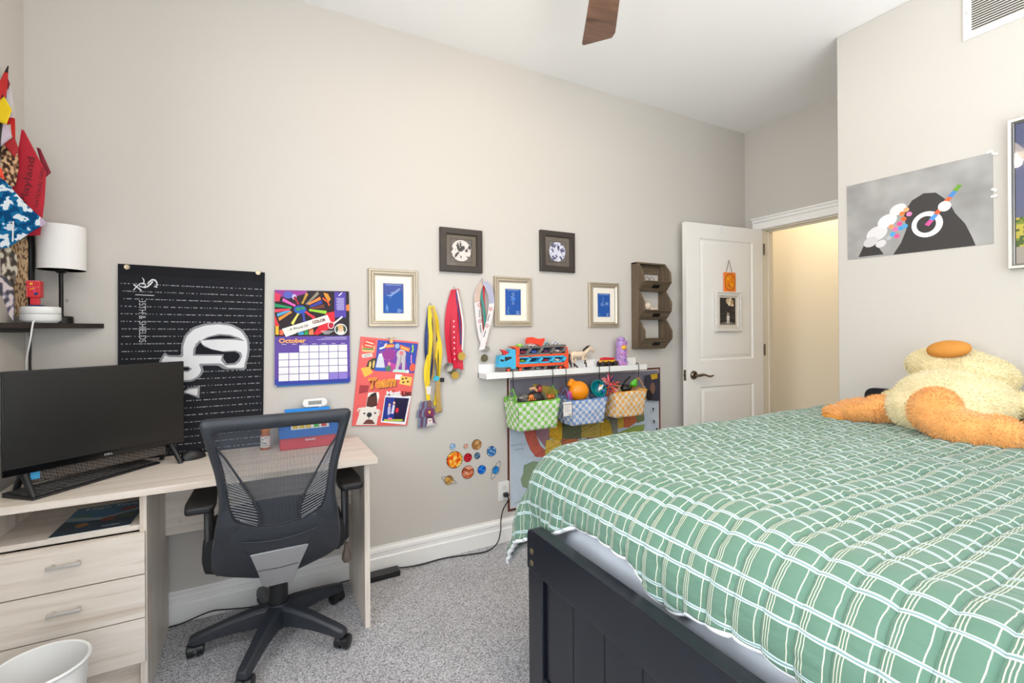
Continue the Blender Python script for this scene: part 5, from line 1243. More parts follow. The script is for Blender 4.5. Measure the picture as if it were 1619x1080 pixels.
# ================================================================== MAP
t = thing('wall_map', 'large political map of the country with a dark red border hung below the white ledge', 'map', (1.94, YW, .172))
mxa, mxb, mza, mzb = 1.309, 2.571, .172, .985
k = MB(); k.box(mxa, mxb, YW-.004, YW-.0003, mza, mzb); k.build('sheet', mat('maroon_border', rgb(96, 46, 42), .7, var=.5, vscale=60), t)
def ZM(L): return [(780+a/4.5, 580+b/4.5) for a, b in L]
D = Decal(lambda x, y: wp(x, y), NEG, base=.0042)
def mapcol(base, amp=.12):
    return base
ax0, ax1, az0, az1 = mxa+.018, mxb-.020, mza+.020, mzb-.018
def sea(u, v):
    n_ = noise.noise(Vector((u*9, v*7, 3)))*.5+noise.noise(Vector((u*34, v*28, 5)))*.5
    g = 1+.10*n_
    if v < .30 and u > .55: return tuple(c*g for c in rgb(206, 208, 206))
    if v > .86: return tuple(c*g for c in rgb(126, 122, 136))
    return tuple(c*g for c in rgb(198, 212, 226))
D.k += D.step; D.mb.grid(70, 46, lambda u, v: xz(ax0-.006+(ax1-ax0+.012)*u, az0-.006+(az1-az0+.012)*v, YW-.0042), colfn=lambda u, v: rgb(226, 214, 206))
D.k += D.step; D.mb.grid(110, 72, lambda u, v: xz(ax0+(ax1-ax0)*u, az0+(az1-az0)*v, YW-.0044), colfn=sea)
D.k = .0046
def land(pts, col, n=None):
    """state shape with a faint darker outline"""
    P = ZM(pts); D.poly(P, rgb(*col)); D.line(P, .5, rgb(*[int(c*.72) for c in col]), True)
land([(120, 110), (300, 90), (620, 60), (900, 40), (1060, 60), (1070, 180), (900, 250), (500, 260), (260, 250), (150, 160)], (128, 124, 136))
land([(270, 120), (400, 140), (470, 175), (440, 200), (330, 190)], (186, 160, 70)); land([(470, 150), (620, 130), (640, 260), (480, 260)], (150, 110, 120))
land([(640, 130), (800, 120), (820, 260), (640, 260)], (120, 120, 110)); land([(190, 380), (300, 380), (300, 470), (215, 460)], (196, 110, 96))
land([(215, 455), (290, 455), (330, 560), (372, 600), (365, 640), (300, 640), (262, 590), (232, 520)], (206, 104, 88))
land([(290, 380), (395, 370), (395, 500), (372, 580), (300, 480)], (164, 124, 136))
land([(395, 370), (488, 370), (488, 510), (470, 525), (395, 510)], (222, 176, 52))
land([(372, 520), (480, 520), (480, 660), (440, 690), (362, 640)], (232, 192, 84))
land([(488, 370), (622, 380), (620, 510), (488, 510)], (112, 118, 90)); land([(484, 512), (600, 512), (596, 600), (540, 620), (480, 660)], (204, 120, 84))
land([(622, 380), (758, 370), (758, 500), (622, 505)], (188, 164, 84)); land([(600, 520), (662, 518), (658, 590), (600, 592)], (164, 176, 74))
land([(662, 505), (770, 500), (772, 560), (720, 580), (660, 590)], (158, 124, 138)); land([(758, 370), (810, 370), (846, 420), (846, 500), (760, 500)], (206, 168, 56))
land([(760, 505), (860, 495), (860, 560), (772, 560)], (208, 122, 84)); land([(810, 350), (880, 350), (880, 470), (846, 480), (830, 400)], (140, 140, 128))
land([(880, 350), (925, 345), (925, 430), (880, 440)], (214, 180, 70)); land([(925, 330), (1000, 330), (1030, 380), (960, 430), (925, 430)], (204, 112, 72))
land([(1000, 320), (1062, 300), (1070, 380), (1020, 400)], (120, 130, 90)); land([(860, 480), (1000, 420), (1072, 410), (1066, 450), (930, 490)], (148, 170, 84)); land([(930, 490), (1066, 452), (1060, 520), (940, 560)], (214, 136, 92))
land([(215, 700), (280, 672), (330, 680), (345, 800), (310, 830), (262, 870), (205, 850), (192, 800), (210, 760)], (138, 160, 130))
land([(335, 660), (430, 705), (400, 760), (350, 810)], (202, 200, 204))
D.line(ZM([(270, 860), (240, 910), (190, 950), (150, 970)]), .8, rgb(120, 140, 140)); D.line(ZM([(195, 610), (300, 655), (440, 705)]), .5, rgb(224, 214, 206))
D.line(ZM([(280, 638), (740, 400), (1070, 230)]), .5, rgb(60, 50, 46))
rj = random.Random(5)
for i in range(900):   # speckle of place names and relief inside the country
    a, b = rj.uniform(220, 1060), rj.uniform(250, 640)
    if b > 640-(a-300)*.35 and a > 500: continue
    if a < 330 and b > 560: continue
    p = ZM([(a, b)])[0]; c_ = rj.choice(((90, 70, 50), (120, 90, 60), (70, 80, 60), (150, 110, 80)))
    D.rect(p[0]-rj.uniform(.5, 1.6), p[1]-.22, p[0]+rj.uniform(.5, 1.6), p[1]+.22, rgb(*c_))
D.poly(ZM([(1060, 60), (1165, 40), (1165, 240), (1080, 235)]), rgb(56, 56, 70)); D.poly(ZM([(1100, 55), (1150, 45), (1150, 80), (1110, 90)]), rgb(200, 160, 40)); D.disc(*ZM([(1115, 150)])[0], 4, 9, rgb(130, 96, 80)); D.disc(*ZM([(1090, 200)])[0], 5, 8, rgb(34, 32, 36))
for a, b in ((1120, 300), (1125, 388), (1145, 442)): D.disc(*ZM([(a, b)])[0], .9, 3.2, rgb(50, 50, 54), 8); D.disc(*ZM([(a, b-6)])[0], 1.6, 1.2, rgb(50, 50, 54), 8)
D.build('printed_map', t)
p = wp(816, 703); text('PACIFIC', 'lettering', t, mat('map_ink', rgb(90, 110, 130), .6), (p.x, YW-.008, p.z), (1, 0, .02), ZP_, .009, .075, spacing=1.5)
p = wp(820, 710); text('OCEAN', 'lettering', t, MATS['map_ink'], (p.x, YW-.008, p.z), (1, 0, .02), ZP_, .009, .06, spacing=1.5)

# ================================================================== PICTURE LEDGE with its toys
LX0, LX1, LYF = 1.118, 2.329, 2.39
t = thing('picture_ledge', 'narrow white picture ledge carrying toys above the map', 'shelf', (1.72, YW, .99))
MB().box(LX0, LX1, LYF, YB-.001, .990, 1.019).build('shelf_board', M_WHITE, t, bevel=.001)
MB().box(LX0, LX1, LYF-.012, LYF, .990, 1.026).build('front_lip', M_WHITE, t, bevel=.0015)
MB().box(LX0, LX1, YB-.014, YB-.001, .990, 1.067).build('back_board', M_WHITE, t, bevel=.0015)
LZ = 1.0195
def PX(L, Y, ox, oy, sc): return [(onY(ox+a/sc, oy+b/sc, Y).x, onY(ox+a/sc, oy+b/sc, Y).z) for a, b in L]
TY = 2.405
TR = lambda L: PX(L, TY, 780, 525, 12.454)
dzt = LZ+.0005-min(z for _, z in TR([(110, 790), (1480, 740)]))
def TRz(L): return [(x, z+dzt*0) for x, z in TR(L)]
t = thing('toy_car_carrier', 'blue and orange toy car carrier truck loaded with small cars on the white ledge', 'toy truck', (1.47, 2.43, LZ))
TO = mat('toy_orange', rgb(240, 88, 48), .35); TB = mat('toy_sky_blue', rgb(66, 182, 224), .35); TG = mat('toy_grey', rgb(112, 108, 106), .4); TDK = mat('toy_dark', rgb(40, 34, 36), .5)
def pz(L, name, m, y0=TY, y1=2.455, bev=.001, par=None, **kw):
    P = [(x, max(z, LZ+.0005)) for x, z in TRz(L)]; return MB().prism(P, 'y', y0, y1).build(name, m, par or t, bevel=bev, **kw)
cab = pz([(110, 700), (120, 560), (130, 470), (250, 455), (320, 420), (330, 340), (440, 345), (450, 720), (380, 735), (340, 690)], 'cab', TB)
pz([(105, 790), (110, 700), (340, 690), (380, 735), (450, 730), (600, 690), (600, 790)], 'front_chassis', TG)
pz([(225, 490), (360, 490), (350, 525), (230, 580)], 'windshield', TDK, TY-.001, TY+.002, 0, cab); pz([(140, 535), (210, 545), (205, 582), (140, 578)], 'side_window', TDK, TY-.001, TY+.002, 0, cab)
pz([(165, 345), (240, 360), (325, 395), (300, 440), (230, 460), (220, 410)], 'roof_fin', mat('toy_red_fin', rgb(222, 44, 44), .4), TY+.015, TY+.035)
pz([(340, 290), (440, 280), (520, 300), (520, 660), (440, 700), (450, 330)], 'front_tower', TO); pz([(1400, 280), (1460, 290), (1480, 400), (1480, 740), (1400, 730), (1390, 640), (1430, 540), (1400, 440)], 'rear_tower', TO)
# decks, pillars (each opening shows the dark inside)
pz([(480, 480), (1420, 400), (1420, 455), (480, 470)], 'upper_deck', TO, TY-.001); pz([(460, 480), (1440, 410), (1440, 455), (460, 500)], 'deck_rail', TO, TY-.002, TY+.004)
pz([(470, 640), (1440, 590), (1440, 640), (480, 700)], 'lower_deck', TO, TY-.002)
pz([(520, 305), (1430, 245), (1430, 290), (520, 330)], 'top_rail', TG, TY-.001); pz([(500, 440), (1430, 385), (1430, 415), (500, 470)], 'rail', TG, TY-.001)
pz([(510, 490), (1400, 460), (1400, 490), (510, 520)], 'blue_rail', TB, TY-.001); pz([(510, 600), (1400, 565), (1400, 590), (510, 635)], 'blue_rail', TB, TY-.001)
pz([(590, 680), (1400, 640), (1400, 665), (590, 690)], 'chassis_rail', TG); pz([(590, 745), (1400, 725), (1400, 740), (590, 770)], 'chassis_rail', TG)
for x in (700, 930, 1160, 1385): pz([(x, 310), (x+65, 305), (x+55, 350), (x-10, 430), (x-60, 432), (x, 340)], 'pillar', TG, TY-.001); pz([(x, 490), (x+60, 486), (x+50, 530), (x-10, 602), (x-65, 604), (x, 520)], 'pillar', TB, TY-.001)
for x in (790, 1030, 1250): pz([(x-10, 680), (x+40, 678), (x+10, 745), (x-50, 748)], 'pillar', TG)
pz([(490, 320), (1410, 270), (1410, 740), (490, 770)], 'inner_back', mat('toy_inner_blue', rgb(30, 60, 90), .5), 2.45, 2.456, 0)
pz([(690, 170), (720, 110), (800, 100), (900, 130), (960, 140), (1050, 120), (1050, 150), (1000, 270), (960, 280), (880, 240), (760, 220), (700, 240)], 'launch_ramp', mat('toy_red_orange', rgb(244, 70, 44), .4), TY+.02, TY+.04)
for x, y in ((285, 775), (520, 745), (1310, 705)):
    (wx_, wz_), = TRz([(x, y)]); r_ = .0135; wz_ = max(wz_, LZ+r_+.0005)
    wz_ = LZ+r_+.0005 if x < 1000 else wz_
    wl_ = MB().lathe([(0, -.004), (.004, -.005), (.005, -.003), (r_, -.003), (r_, .006), (0, .006)], (wx_, TY-.002, wz_), 18, 'y').build('wheel', TDK, t); MB().lathe([(0, -.0085), (.009, -.0078), (.0095, -.004)], (wx_, TY-.002, wz_), 14, 'y').build('hub_cap', TO, wl_)
def toy_car(label, a, b, L_, c1_, c2_=None, y=TY+.018, sc=12.454):
    (x, z), = TRz([(a, b)]); q = thing('toy_car', label, 'toy car', (x, y, z), group='small toy cars on the carrier')
    L2 = L_/2; hgt = L_*.16
    k = MB(); k.prism([(x-L2, z+.003), (x+L2, z+.003), (x+L2, z+hgt+.002), (x+L2*.55, z+hgt+.004), (x+L2*.2, z+hgt*1.9+.004), (x-L2*.45, z+hgt*1.9+.004), (x-L2*.8, z+hgt+.005), (x-L2, z+hgt)], 'y', y-.007, y+.007)
    k.build('body', mat('car_%d_%d_%d' % c1_, rgb(*c1_), .25), q, bevel=.001)
    MB().prism([(x-L2*.38, z+hgt+.004), (x+L2*.30, z+hgt+.004), (x+L2*.12, z+hgt*1.7+.004), (x-L2*.34, z+hgt*1.7+.004)], 'y', y-.0076, y-.0068).build('window', TDK if not c2_ else mat('car_%d_%d_%d' % c2_, rgb(*c2_), .3), q)
    for s_ in (-.58, .58): MB().lathe([(0, -.0085), (.0042, -.0082), (.0042, -.005), (0, -.005)], (x+L2*s_, y, z+.0042), 12, 'y').build('wheel', TDK, q)
toy_car('crimson toy car in the first upper slot of the carrier', 610, 425, .040, (180, 30, 70)); toy_car('bright blue toy car in the second upper slot of the carrier', 830, 420, .040, (60, 110, 220))
toy_car('purple toy car in the third upper slot of the carrier', 1070, 405, .040, (110, 50, 110)); toy_car('white and red toy car in the last upper slot of the carrier', 1290, 398, .040, (220, 210, 200), (180, 40, 40))
toy_car('lime green toy car in the first lower slot of the carrier', 600, 598, .036, (170, 210, 40)); toy_car('red toy car in the third lower slot of the carrier', 1060, 585, .042, (190, 30, 50)); toy_car('white toy car in the last lower slot of the carrier', 1285, 575, .042, (232, 228, 224))
toy_car('silver toy car in the bottom row of the carrier', 910, 742, .038, (150, 176, 180)); toy_car('dark brown toy car in the bottom row near the rear wheel', 1140, 735, .036, (80, 50, 44))
toy_car('lime green toy racer on top of the carrier behind the cab', 545, 300, .052, (120, 200, 70), (220, 230, 80)); toy_car('white and red toy racer on top under the launch ramp', 790, 290, .046, (226, 214, 210), (200, 50, 50))
toy_car('teal toy car on the top deck of the carrier', 1085, 255, .032, (90, 180, 190)); toy_car('white and navy toy police car on the rear of the top deck', 1245, 247, .046, (222, 222, 228), (40, 50, 100))
# horse
t = thing('toy_horse', 'cream toy horse with black mane trotting on the ledge beside the carrier', 'toy horse', (1.81, 2.44, LZ))
CR = mat('cream_hide', rgb(236, 214, 186), .45); MN = mat('black_mane', rgb(44, 38, 38), .6)
def HP_(L, Y=2.44): return [(onY(760+a/5.397, 520+b/5.397, Y).x, onY(760+a/5.397, 520+b/5.397, Y).z) for a, b in L]
dzh = LZ+.001-min(HP_([(830, 333)])[0][1], HP_([(905, 330)])[0][1])
def HQ(L): return [(x, 2.44, z+dzh) for x, z in HP_(L)]
k = MB(); pts = HQ([(762, 222), (790, 218), (830, 222), (870, 215), (893, 222)]); k.tube(pts, [.010, .021, .0185, .019, .013], 14)
k.tube(HQ([(875, 218), (900, 195), (920, 172), (932, 160)]), [.015, .012, .010, .009], 12); k.tube(HQ([(918, 156), (942, 172), (964, 200)]), [.012, .0125, .007], 12)
bd = k.build('body', CR, t, angle=1.5)
for P_, n_ in (([(775, 230), (772, 262), (790, 290)], 0), ([(800, 235), (815, 262), (805, 298)], 1), ([(868, 228), (862, 262), (885, 262)], 2), ([(888, 228), (906, 262), (905, 290)], 3)):
    q = HQ(P_); lift = [(x, 2.44+(.008 if n_ % 2 else -.008), z) for x, y, z in q]
    lg = MB().tube(lift, [.011, .0065, .0042], 10).build('leg', CR, t)
    end = HQ([[(795, 325), (833, 331), (882, 300), (908, 330)][n_]])[0]; mid = lift[-1]
    MB().tube([mid, ((mid[0]+end[0])/2, mid[1], (mid[2]+end[2])/2), (end[0], mid[1], max(end[2], LZ+.004))], [.0044, .004, .0055], 8).build('black_sock', MN, lg)
MB().tube(HQ([(862, 208), (880, 180), (905, 158), (928, 148), (940, 158)]), [.005, .010, .011, .008, .003], 8, flat=.5).build('mane', MN, t)
MB().tube(HQ([(764, 218), (752, 225), (752, 262), (768, 300), (775, 330)]), [.004, .006, .008, .007, .003], 8).build('tail', MN, t)
k = MB(); k.tube(HQ([(936, 158), (938, 148)]), [.003, .001], 6); k.build('ear', CR, t)
# little monster truck
t = thing('toy_monster_truck', 'yellow and red toy monster truck with black wheels on the ledge', 'toy truck', (2.03, 2.425, LZ))
(ma, mb_), (mc, md) = [(onY(946, 580, 2.425).x, 0), (onY(972, 578, 2.425).x, 0)]
for x in (ma+.025, (ma+mc)/2+.004, mc-.010):
    for y in (2.405, 2.445):
        MB().lathe([(0, -.010), (.012, -.010), (.0185, -.007), (.0185, .007), (.012, .010), (0, .010)], (x, y, LZ+.0195), 18, 'y').build('wheel', MATS['toy_dark'], t)
MB().prism([(ma+.012, LZ+.030), (mc, LZ+.030), (mc-.006, LZ+.044), (ma+.02, LZ+.044)], 'y', 2.412, 2.438).build('yellow_body', mat('toy_yellow', rgb(236, 176, 40), .35), t, bevel=.002)
MB().prism([(ma+.018, LZ+.045), (mc-.012, LZ+.045), (mc-.008, LZ+.058), (ma+.05, LZ+.064), (ma+.024, LZ+.058)], 'y', 2.413, 2.437).build('red_top', RED, t, bevel=.002)
# bottle of coils
px_, pz_ = onY(982, 577, 2.44).x, LZ
t = thing('loom_band_jar', 'purple and pink coiled plastic jar with a yellow ball on the ledge', 'jar', (px_, 2.44, LZ))
k = MB(); k.lathe([(0, .0005), (.040, .0005), (.042, .006), (.040, .03), (.037, .065), (.034, .10), (.034, .135), (.038, .15), (.034, .165), (.024, .165), (.028, .178), (.022, .192), (0, .196)], (px_, 2.44, pz_), 26)
k.build('clear_jar', mat('lilac_jar', rgb(176, 140, 200), .3, var=.35, vscale=60), t)
rr_ = random.Random(11); CL = [(150, 90, 200), (230, 90, 170), (240, 180, 220), (110, 80, 190), (250, 150, 90), (220, 60, 110)]
for i in range(26):
    zz = rr_.uniform(.01, .16); R_ = .041-.04*zz; a = rr_.uniform(-2.6, -.5); c_ = CL[i % 6]
    p = Vector((px_+R_*math.cos(a), 2.44+R_*math.sin(a), pz_+zz)); L_ = [p+Vector((.009*math.cos(q)*abs(math.sin(a)), .009*math.cos(q)*math.cos(a)*-1*.5, .009*math.sin(q))) for q in [j*PI/4 for j in range(8)]]
    MB().tube(L_, .0016, 5, closed=True).build('loop', mat('loop_%d' % (i % 6), rgb(*c_), .3), t)
MB().sph((px_-.002, 2.415, pz_+.125), .019, 18, 12).build('yellow_ball', mat('yellow_ball', rgb(250, 190, 40), .3), t)

# ================================================================== HANGING FABRIC BASKETS
def basket(label, x0, x1, zr, zb, col, pale, gkey):
    y0, y1 = 2.302, 2.372+.10
    t = thing('hanging_basket', label, 'basket', ((x0+x1)/2, 2.39, zb), group=None)
    ins = .018
    def side(pa, pb, qa, qb, n):   # rim a->b, bottom a->b
        pa, pb, qa, qb = map(Vector, (pa, pb, qa, qb)); rr = random.Random(n+int(zr*1000))
        rr2_ = random.Random(n*7)
        def cf(u, v):
            i, jj = int(u*n*2), int(v*14); ck = (i//2+jj//2) % 2
            nn_ = rr2_.random()
            if ck: return rgb(*[int(c*(.93+.07*nn_)) for c in pale])
            q_ = .08+.34*nn_; return rgb(*[min(255, int(c*(1-q_)+230*q_)) for c in col])
        def fn(u, v):
            top = pa*(1-u)+pb*u; bot = qa*(1-u)+qb*u; p = top*(1-v)+bot*v
            nn = (pb-pa).cross(Vector((0, 0, 1))).normalized(); w_ = .006*noise.noise(Vector((u*4+x0*9, v*3, n)))+.007*math.sin(PI*u)*v
            return p+nn*w_
        return fn, cf
    C4 = [(x0, y0, zr), (x1, y0, zr+.004), (x1, y1, zr+.016), (x0, y1, zr+.012)]; B4 = [(x0+ins, y0+ins, zb), (x1-ins, y0+ins, zb), (x1-ins, y1-ins*.5, zb), (x0+ins, y1-ins*.5, zb)]
    for i, n in ((0, 11), (1, 6), (2, 11), (3, 6)):
        fn, cf = side(C4[i], C4[(i+1) % 4], B4[i], B4[(i+1) % 4], n)
        k = MB(); k.grid(n*2, 14, fn, colfn=cf); o = k.build('side_panel', PRINTC, t, recalc=False, angle=2)
        sm = o.modifiers.new('thickness', 'SOLIDIFY'); sm.thickness = .002
    k = MB(); k.add(B4, [(0, 1, 2, 3)]); o = k.build('base_panel', mat('basket_white', rgb(226, 226, 222), .8), t); sm = o.modifiers.new('thickness', 'SOLIDIFY'); sm.thickness = .002
    k = MB(); k.tube(C4, .0042, 6, closed=True); k.build('rim_binding', mat('rim_'+gkey, rgb(*col), .6), t)
    k = MB(); k.tube(B4, .0028, 6, closed=True); k.build('base_piping', mat('basket_white', rgb(226, 226, 222), .8), t)
    for xx, s_ in ((x0, 1), (x1, -1)):
        topx = xx+s_*.006; tp = (topx, 2.372, zr+.075)
        k = MB()
        for ya, in ((2.325,), (2.43,)):
            k.ribbon(spl([(xx, ya, zr), (xx+s_*.002, ya*.6+2.372*.4, zr+.045), tp]), (.0, .007, .0), .001) if False else k.tube(spl([(xx, ya, zr-.002), (xx+s_*.002, ya*.6+2.372*.4, zr+.045), tp], 4), .012, 8, flat=.22)
        k.build('handle_strap', MATS['rim_'+gkey], t)
        hkz = 1.029
        k = MB(); k.tube(spl([(topx, 2.372, zr+.068), (topx+s_*.003, 2.369, zr+.085), (topx, 2.370, (zr+hkz)/2+.03), (topx, 2.368, 1.012), (topx, 2.374, 1.034), (topx, 2.386, 1.0375), (topx, 2.3935, 1.030), (topx, 2.3935, 1.012)], 5), .0023, 6); k.build('wire_hook', M_WIRE, t)
    return t
GRN = (120, 196, 70); BLB = (110, 150, 210); ORB = (244, 170, 66)
basket('green and white checked fabric basket hanging leftmost under the ledge', 1.275, 1.560, .852, .690, GRN, (232, 236, 222), 'green')
bt = basket('blue and white checked fabric basket with a price tag, hanging in the middle', 1.645, 1.915, .835, .685, BLB, (226, 226, 234), 'blue')
basket('orange and white checked fabric basket hanging rightmost under the ledge', 1.985, 2.250, .862, .700, ORB, (240, 226, 208), 'orange')
# price card on the blue basket
P = wp(890, 636, 2.296); Q = wp(902, 657, 2.296)
MB().box(P.x, Q.x+.006, 2.291, 2.2925, Q.z, P.z).build('price_card', mat('card_white', rgb(236, 232, 226), .6), bt)
D = Decal(lambda u, v: Vector((P.x+(Q.x+.006-P.x)*u, 2.291, Q.z+(P.z-Q.z)*v)), NEG)
D.rect(.05, .80, .95, .84, rgb(90, 90, 90))
for i in range(5): D.rect(.12, .66-i*.09, .80-.1*(i % 3), .69-i*.09, rgb(190, 180, 170))
D.rect(.6, .06, .9, .10, rgb(80, 80, 80)); D.build('card_print', bt)
# fillers and toys in the baskets
rf = random.Random(21)
def lump(name, label, cat, c_, r_, m, R_=None, n=0, group=None):
    t = thing(name, label, cat, (c_[0], c_[1], c_[2]-r_[2]), group=group); k = MB(); k.sph(c_, r_, 20, 12, R_)
    if n:
        for i, v in enumerate(k.v):
            d_ = Vector(v)-Vector(c_); k.v[i] = tuple(Vector(c_)+d_*(1+n*noise.noise(Vector(v)*60)))
    k.build('body', m, t, angle=2); return t
SK = mat('toy_skin', rgb(226, 176, 130), .5)
# action figure and dark toys, green basket
gx, gz = onY(848, 622, 2.37).x, .86
t = thing('action_figure', 'dark caped toy figure lying with one tan arm raised in the green basket', 'toy figure', (gx, 2.37, .80))
k = MB(); k.sph((gx, 2.37, .865), (.055, .045, .04), 18, 12, rot(0, 15, 0)); k.build('torso', TDK, t)
k = MB(); k.sph((gx+.012, 2.35, .918), (.017, .018, .020), 14, 10); hd = k.build('head', mat('red_mask', rgb(170, 60, 56), .4), t); MB().sph((gx+.012, 2.356, .926), (.019, .019, .019), 14, 10).build('hair', mat('dark_red_hair', rgb(80, 30, 34), .6), hd)
MB().tube([(gx-.0, 2.36, .905), (gx-.025, 2.355, .925), (gx-.055, 2.35, .922)], [.009, .008, .007], 10).build('arm', SK, t)
k = MB()
for i in range(4): k.tube([(gx-.06+.012*i, 2.345, .875), (gx-.075+.015*i, 2.33, .858)], .004, 6)
k.sph((gx-.05, 2.345, .878), (.018, .014, .013), 12, 8); k.build('hand', mat('toy_orange_hand', rgb(220, 130, 60), .5), t)
k = MB(); k.tube([(gx+.02, 2.34, .90), (gx+.045, 2.33, .862)], [.009, .012], 8); k.build('cape', mat('olive_cape', rgb(90, 84, 60), .7), t)
lump('toy_creature', 'silver and dark toy creature poking out at the left of the green basket', 'toy', (gx-.095, 2.37, .866), (.032, .03, .024), mat('silver_dark', rgb(120, 116, 112), .35, .4, var=.6, vscale=70), n=.5)
lump('toy_creature', 'orange and brown toy creature at the right of the green basket', 'toy', (gx+.085, 2.36, .864), (.03, .03, .018), mat('orange_brown_toy', rgb(190, 100, 40), .5, var=.5, vscale=80), n=.5)
lump('toy_bag', 'dark soft toy bag filling the bottom of the green basket', 'toy', (1.418, 2.385, .775), (.105, .062, .07), M_FAB, n=.1)
# blue basket
bx_, = [onY(914, 618, 2.36).x]
t = lump('orange_toy_bucket', 'rounded bright orange-yellow toy bucket with a lug in the blue basket', 'toy', (bx_+.005, 2.36, .885), (.068, .055, .062), mat('marigold_plastic', rgb(244, 146, 16), .3), rot(0, 20, 0))
MB().obox((bx_-.045, 2.365, .935), (.045, .03, .05), rot(0, 35, 0)).build('lug', MATS['marigold_plastic'], t, bevel=.008)
t = thing('teal_cap', 'teal toy bowl tipped forward with a small white figure inside, blue basket', 'toy', (1.86, 2.35, .84))
tx_ = onY(945, 616, 2.36).x; M = Matrix.Translation((tx_, 2.355, .89)) @ rot(68, -12, 0)
MB(M).lathe([(0, -.05), (.03, -.045), (.05, -.02), (.056, .008), (.052, .008), (.044, -.018), (.026, -.038), (0, -.042)], (0, 0, 0), 28).build('bowl', mat('teal_plastic', rgb(0, 136, 140), .35), t, angle=1.0)
k = MB(); k.sph((tx_-.006, 2.325, .898), (.015, .012, .012), 14, 10); k.sph((tx_-.018, 2.322, .890), (.009, .008, .007), 12, 8); k.sph((tx_+.006, 2.32, .912), (.006, .006, .007), 10, 8); k.build('white_figure', M_WHITE, t)
MB().sph((tx_-.013, 2.318, .914), (.006, .006, .007), 10, 8).build('yellow_tuft', MATS['toy_yellow'], t); MB().sph((tx_+.018, 2.325, .876), (.009, .008, .009), 10, 8).build('blue_button', BLUE, t)
lump('toy_bag', 'dark blue soft toy bag filling the bottom of the blue basket', 'toy', (1.78, 2.385, .765), (.10, .06, .065), NAV, n=.1)
lump('toy_block', 'pink and violet toy piece behind the strap of the blue basket', 'toy', (1.668, 2.36, .862), (.018, .02, .03), mat('pink_violet', rgb(190, 70, 150), .4, var=.5, vscale=90), n=.3)
# orange basket
ox_ = onY(964, 604, 2.36).x; t = thing('pompom', 'spiky multicoloured yarn ball at the left of the orange basket', 'toy', (ox_, 2.36, .86))
PC = [(230, 60, 100), (60, 70, 110), (244, 120, 60), (40, 50, 70), (240, 170, 170), (220, 80, 60)]
for g in range(6):
    k = MB()
    for i in range(20):
        v = Vector((rf.gauss(0, 1), rf.gauss(0, 1), rf.gauss(0, 1))).normalized(); L_ = rf.uniform(.05, .08)
        k.tube([Vector((ox_, 2.36, .905))+v*.008, Vector((ox_, 2.36, .905))+v*L_*.6+Vector((0, 0, .002)), Vector((ox_, 2.36, .905))+v*L_], [.0035, .0042, .0015], 5)
    o = k.build('strands', mat('yarn_%d' % g, rgb(*PC[g]), .8), t); o['kind'] = 'stuff'
MB().sph((ox_, 2.35, .905), .014, 12, 8).build('core', mat('pink_core', rgb(240, 60, 110), .5), t)
lump('toy_creature', 'green plastic toy insect at the right of the orange basket', 'toy', (onY(1003, 607, 2.36).x, 2.36, .905), (.026, .022, .022), mat('vivid_green', rgb(90, 190, 40), .35), n=.6)
lump('toy_creature', 'black glossy toy car body in the middle of the orange basket', 'toy', (onY(990, 612, 2.35).x, 2.35, .878), (.045, .03, .024), mat('black_gloss_toy', rgb(36, 34, 34), .2, var=.5, vscale=60), n=.25)
lump('toy_bag', 'black soft toy bag filling the bottom of the orange basket', 'toy', (2.118, 2.385, .785), (.10, .06, .068), M_FAB, n=.1)
k = MB(); q0 = onY(988, 606, 2.37); k.tube([(q0.x-.03, 2.38, .875), (q0.x+.01, 2.375, .925), (q0.x+.045, 2.37, .95)], .010, 8, flat=.5); tag(k.build('strap_toy', M_BLACK, None), 'black strap sticking up out of the orange basket', 'strap')

# ================================================================== WALL RACK
t = thing('wall_rack', 'brown wooden wall rack with three tilted bins beside the door', 'rack', (2.43, YW, 1.128))
RX0, RX1 = 2.303, 2.572
prof = [(YW, 1.128), (YW-.055, 1.128), (YW-.125, 1.20), (YW-.125, 1.255), (YW-.07, 1.335), (YW-.12, 1.395), (YW-.122, 1.455), (YW-.07, 1.535), (YW-.12, 1.595), (YW-.115, 1.665), (YW-.06, 1.732), (YW, 1.732)]
for x in (RX0, RX1-.012): MB().prism(prof, 'x', x, x+.012).build('side_panel', M_RACKZ, t, bevel=.001)
MB().box(RX0, RX1, YW-.06, YW-.001, 1.722, 1.733).build('top_panel', M_RACK, t, bevel=.001); MB().box(RX0+.012, RX1-.012, YW-.012, YW-.001, 1.66, 1.722).build('back_rail', M_RACK, t)
for zb_, zt in ((1.130, 1.205), (1.335, 1.400), (1.535, 1.600)):
    b_ = thing  # keep naming simple: each bin front is a part with its label holder as sub-part
    fr = MB().prism([(YW-.055, zb_), (YW-.125, zt), (YW-.132, zt-.004), (YW-.064, zb_-.004)], 'x', RX0+.012, RX1-.012).build('bin_front', M_RACK, t, bevel=.0008)
    MB().box(RX0+.012, RX1-.012, YW-.058, YW-.001, zb_-.001, zb_+.008).build('bin_floor', M_RACK, t)
    cy, cz = YW-.100, (zb_+zt)/2; xm = (RX0+RX1)/2
    M = Matrix.Translation((xm, YW-.0985, cz-.001)) @ Matrix.Rotation(math.atan2(.07, .07), 4, 'X')
    k = MB(M); k.box(-.028, .028, -.003, -.0005, -.012, .012); k.ring([(0, -.0035), (0, -.007), (.004, -.007), (.004, -.0035)], -.030, .030, -.014, .014); k.build('label_holder', M_WIRE, fr)
g = thing('eyeglasses', 'wire eyeglasses resting in the top bin of the brown rack', 'eyeglasses', (2.40, 2.43, 1.60))
for dx in (0, .045):
    MB().tube([(2.375+dx+.019*math.cos(a*PI/8), 2.42, 1.585+.014*math.sin(a*PI/8)+.030) for a in range(16)], .0015, 5, closed=True).build('rim', M_WIRE, g)
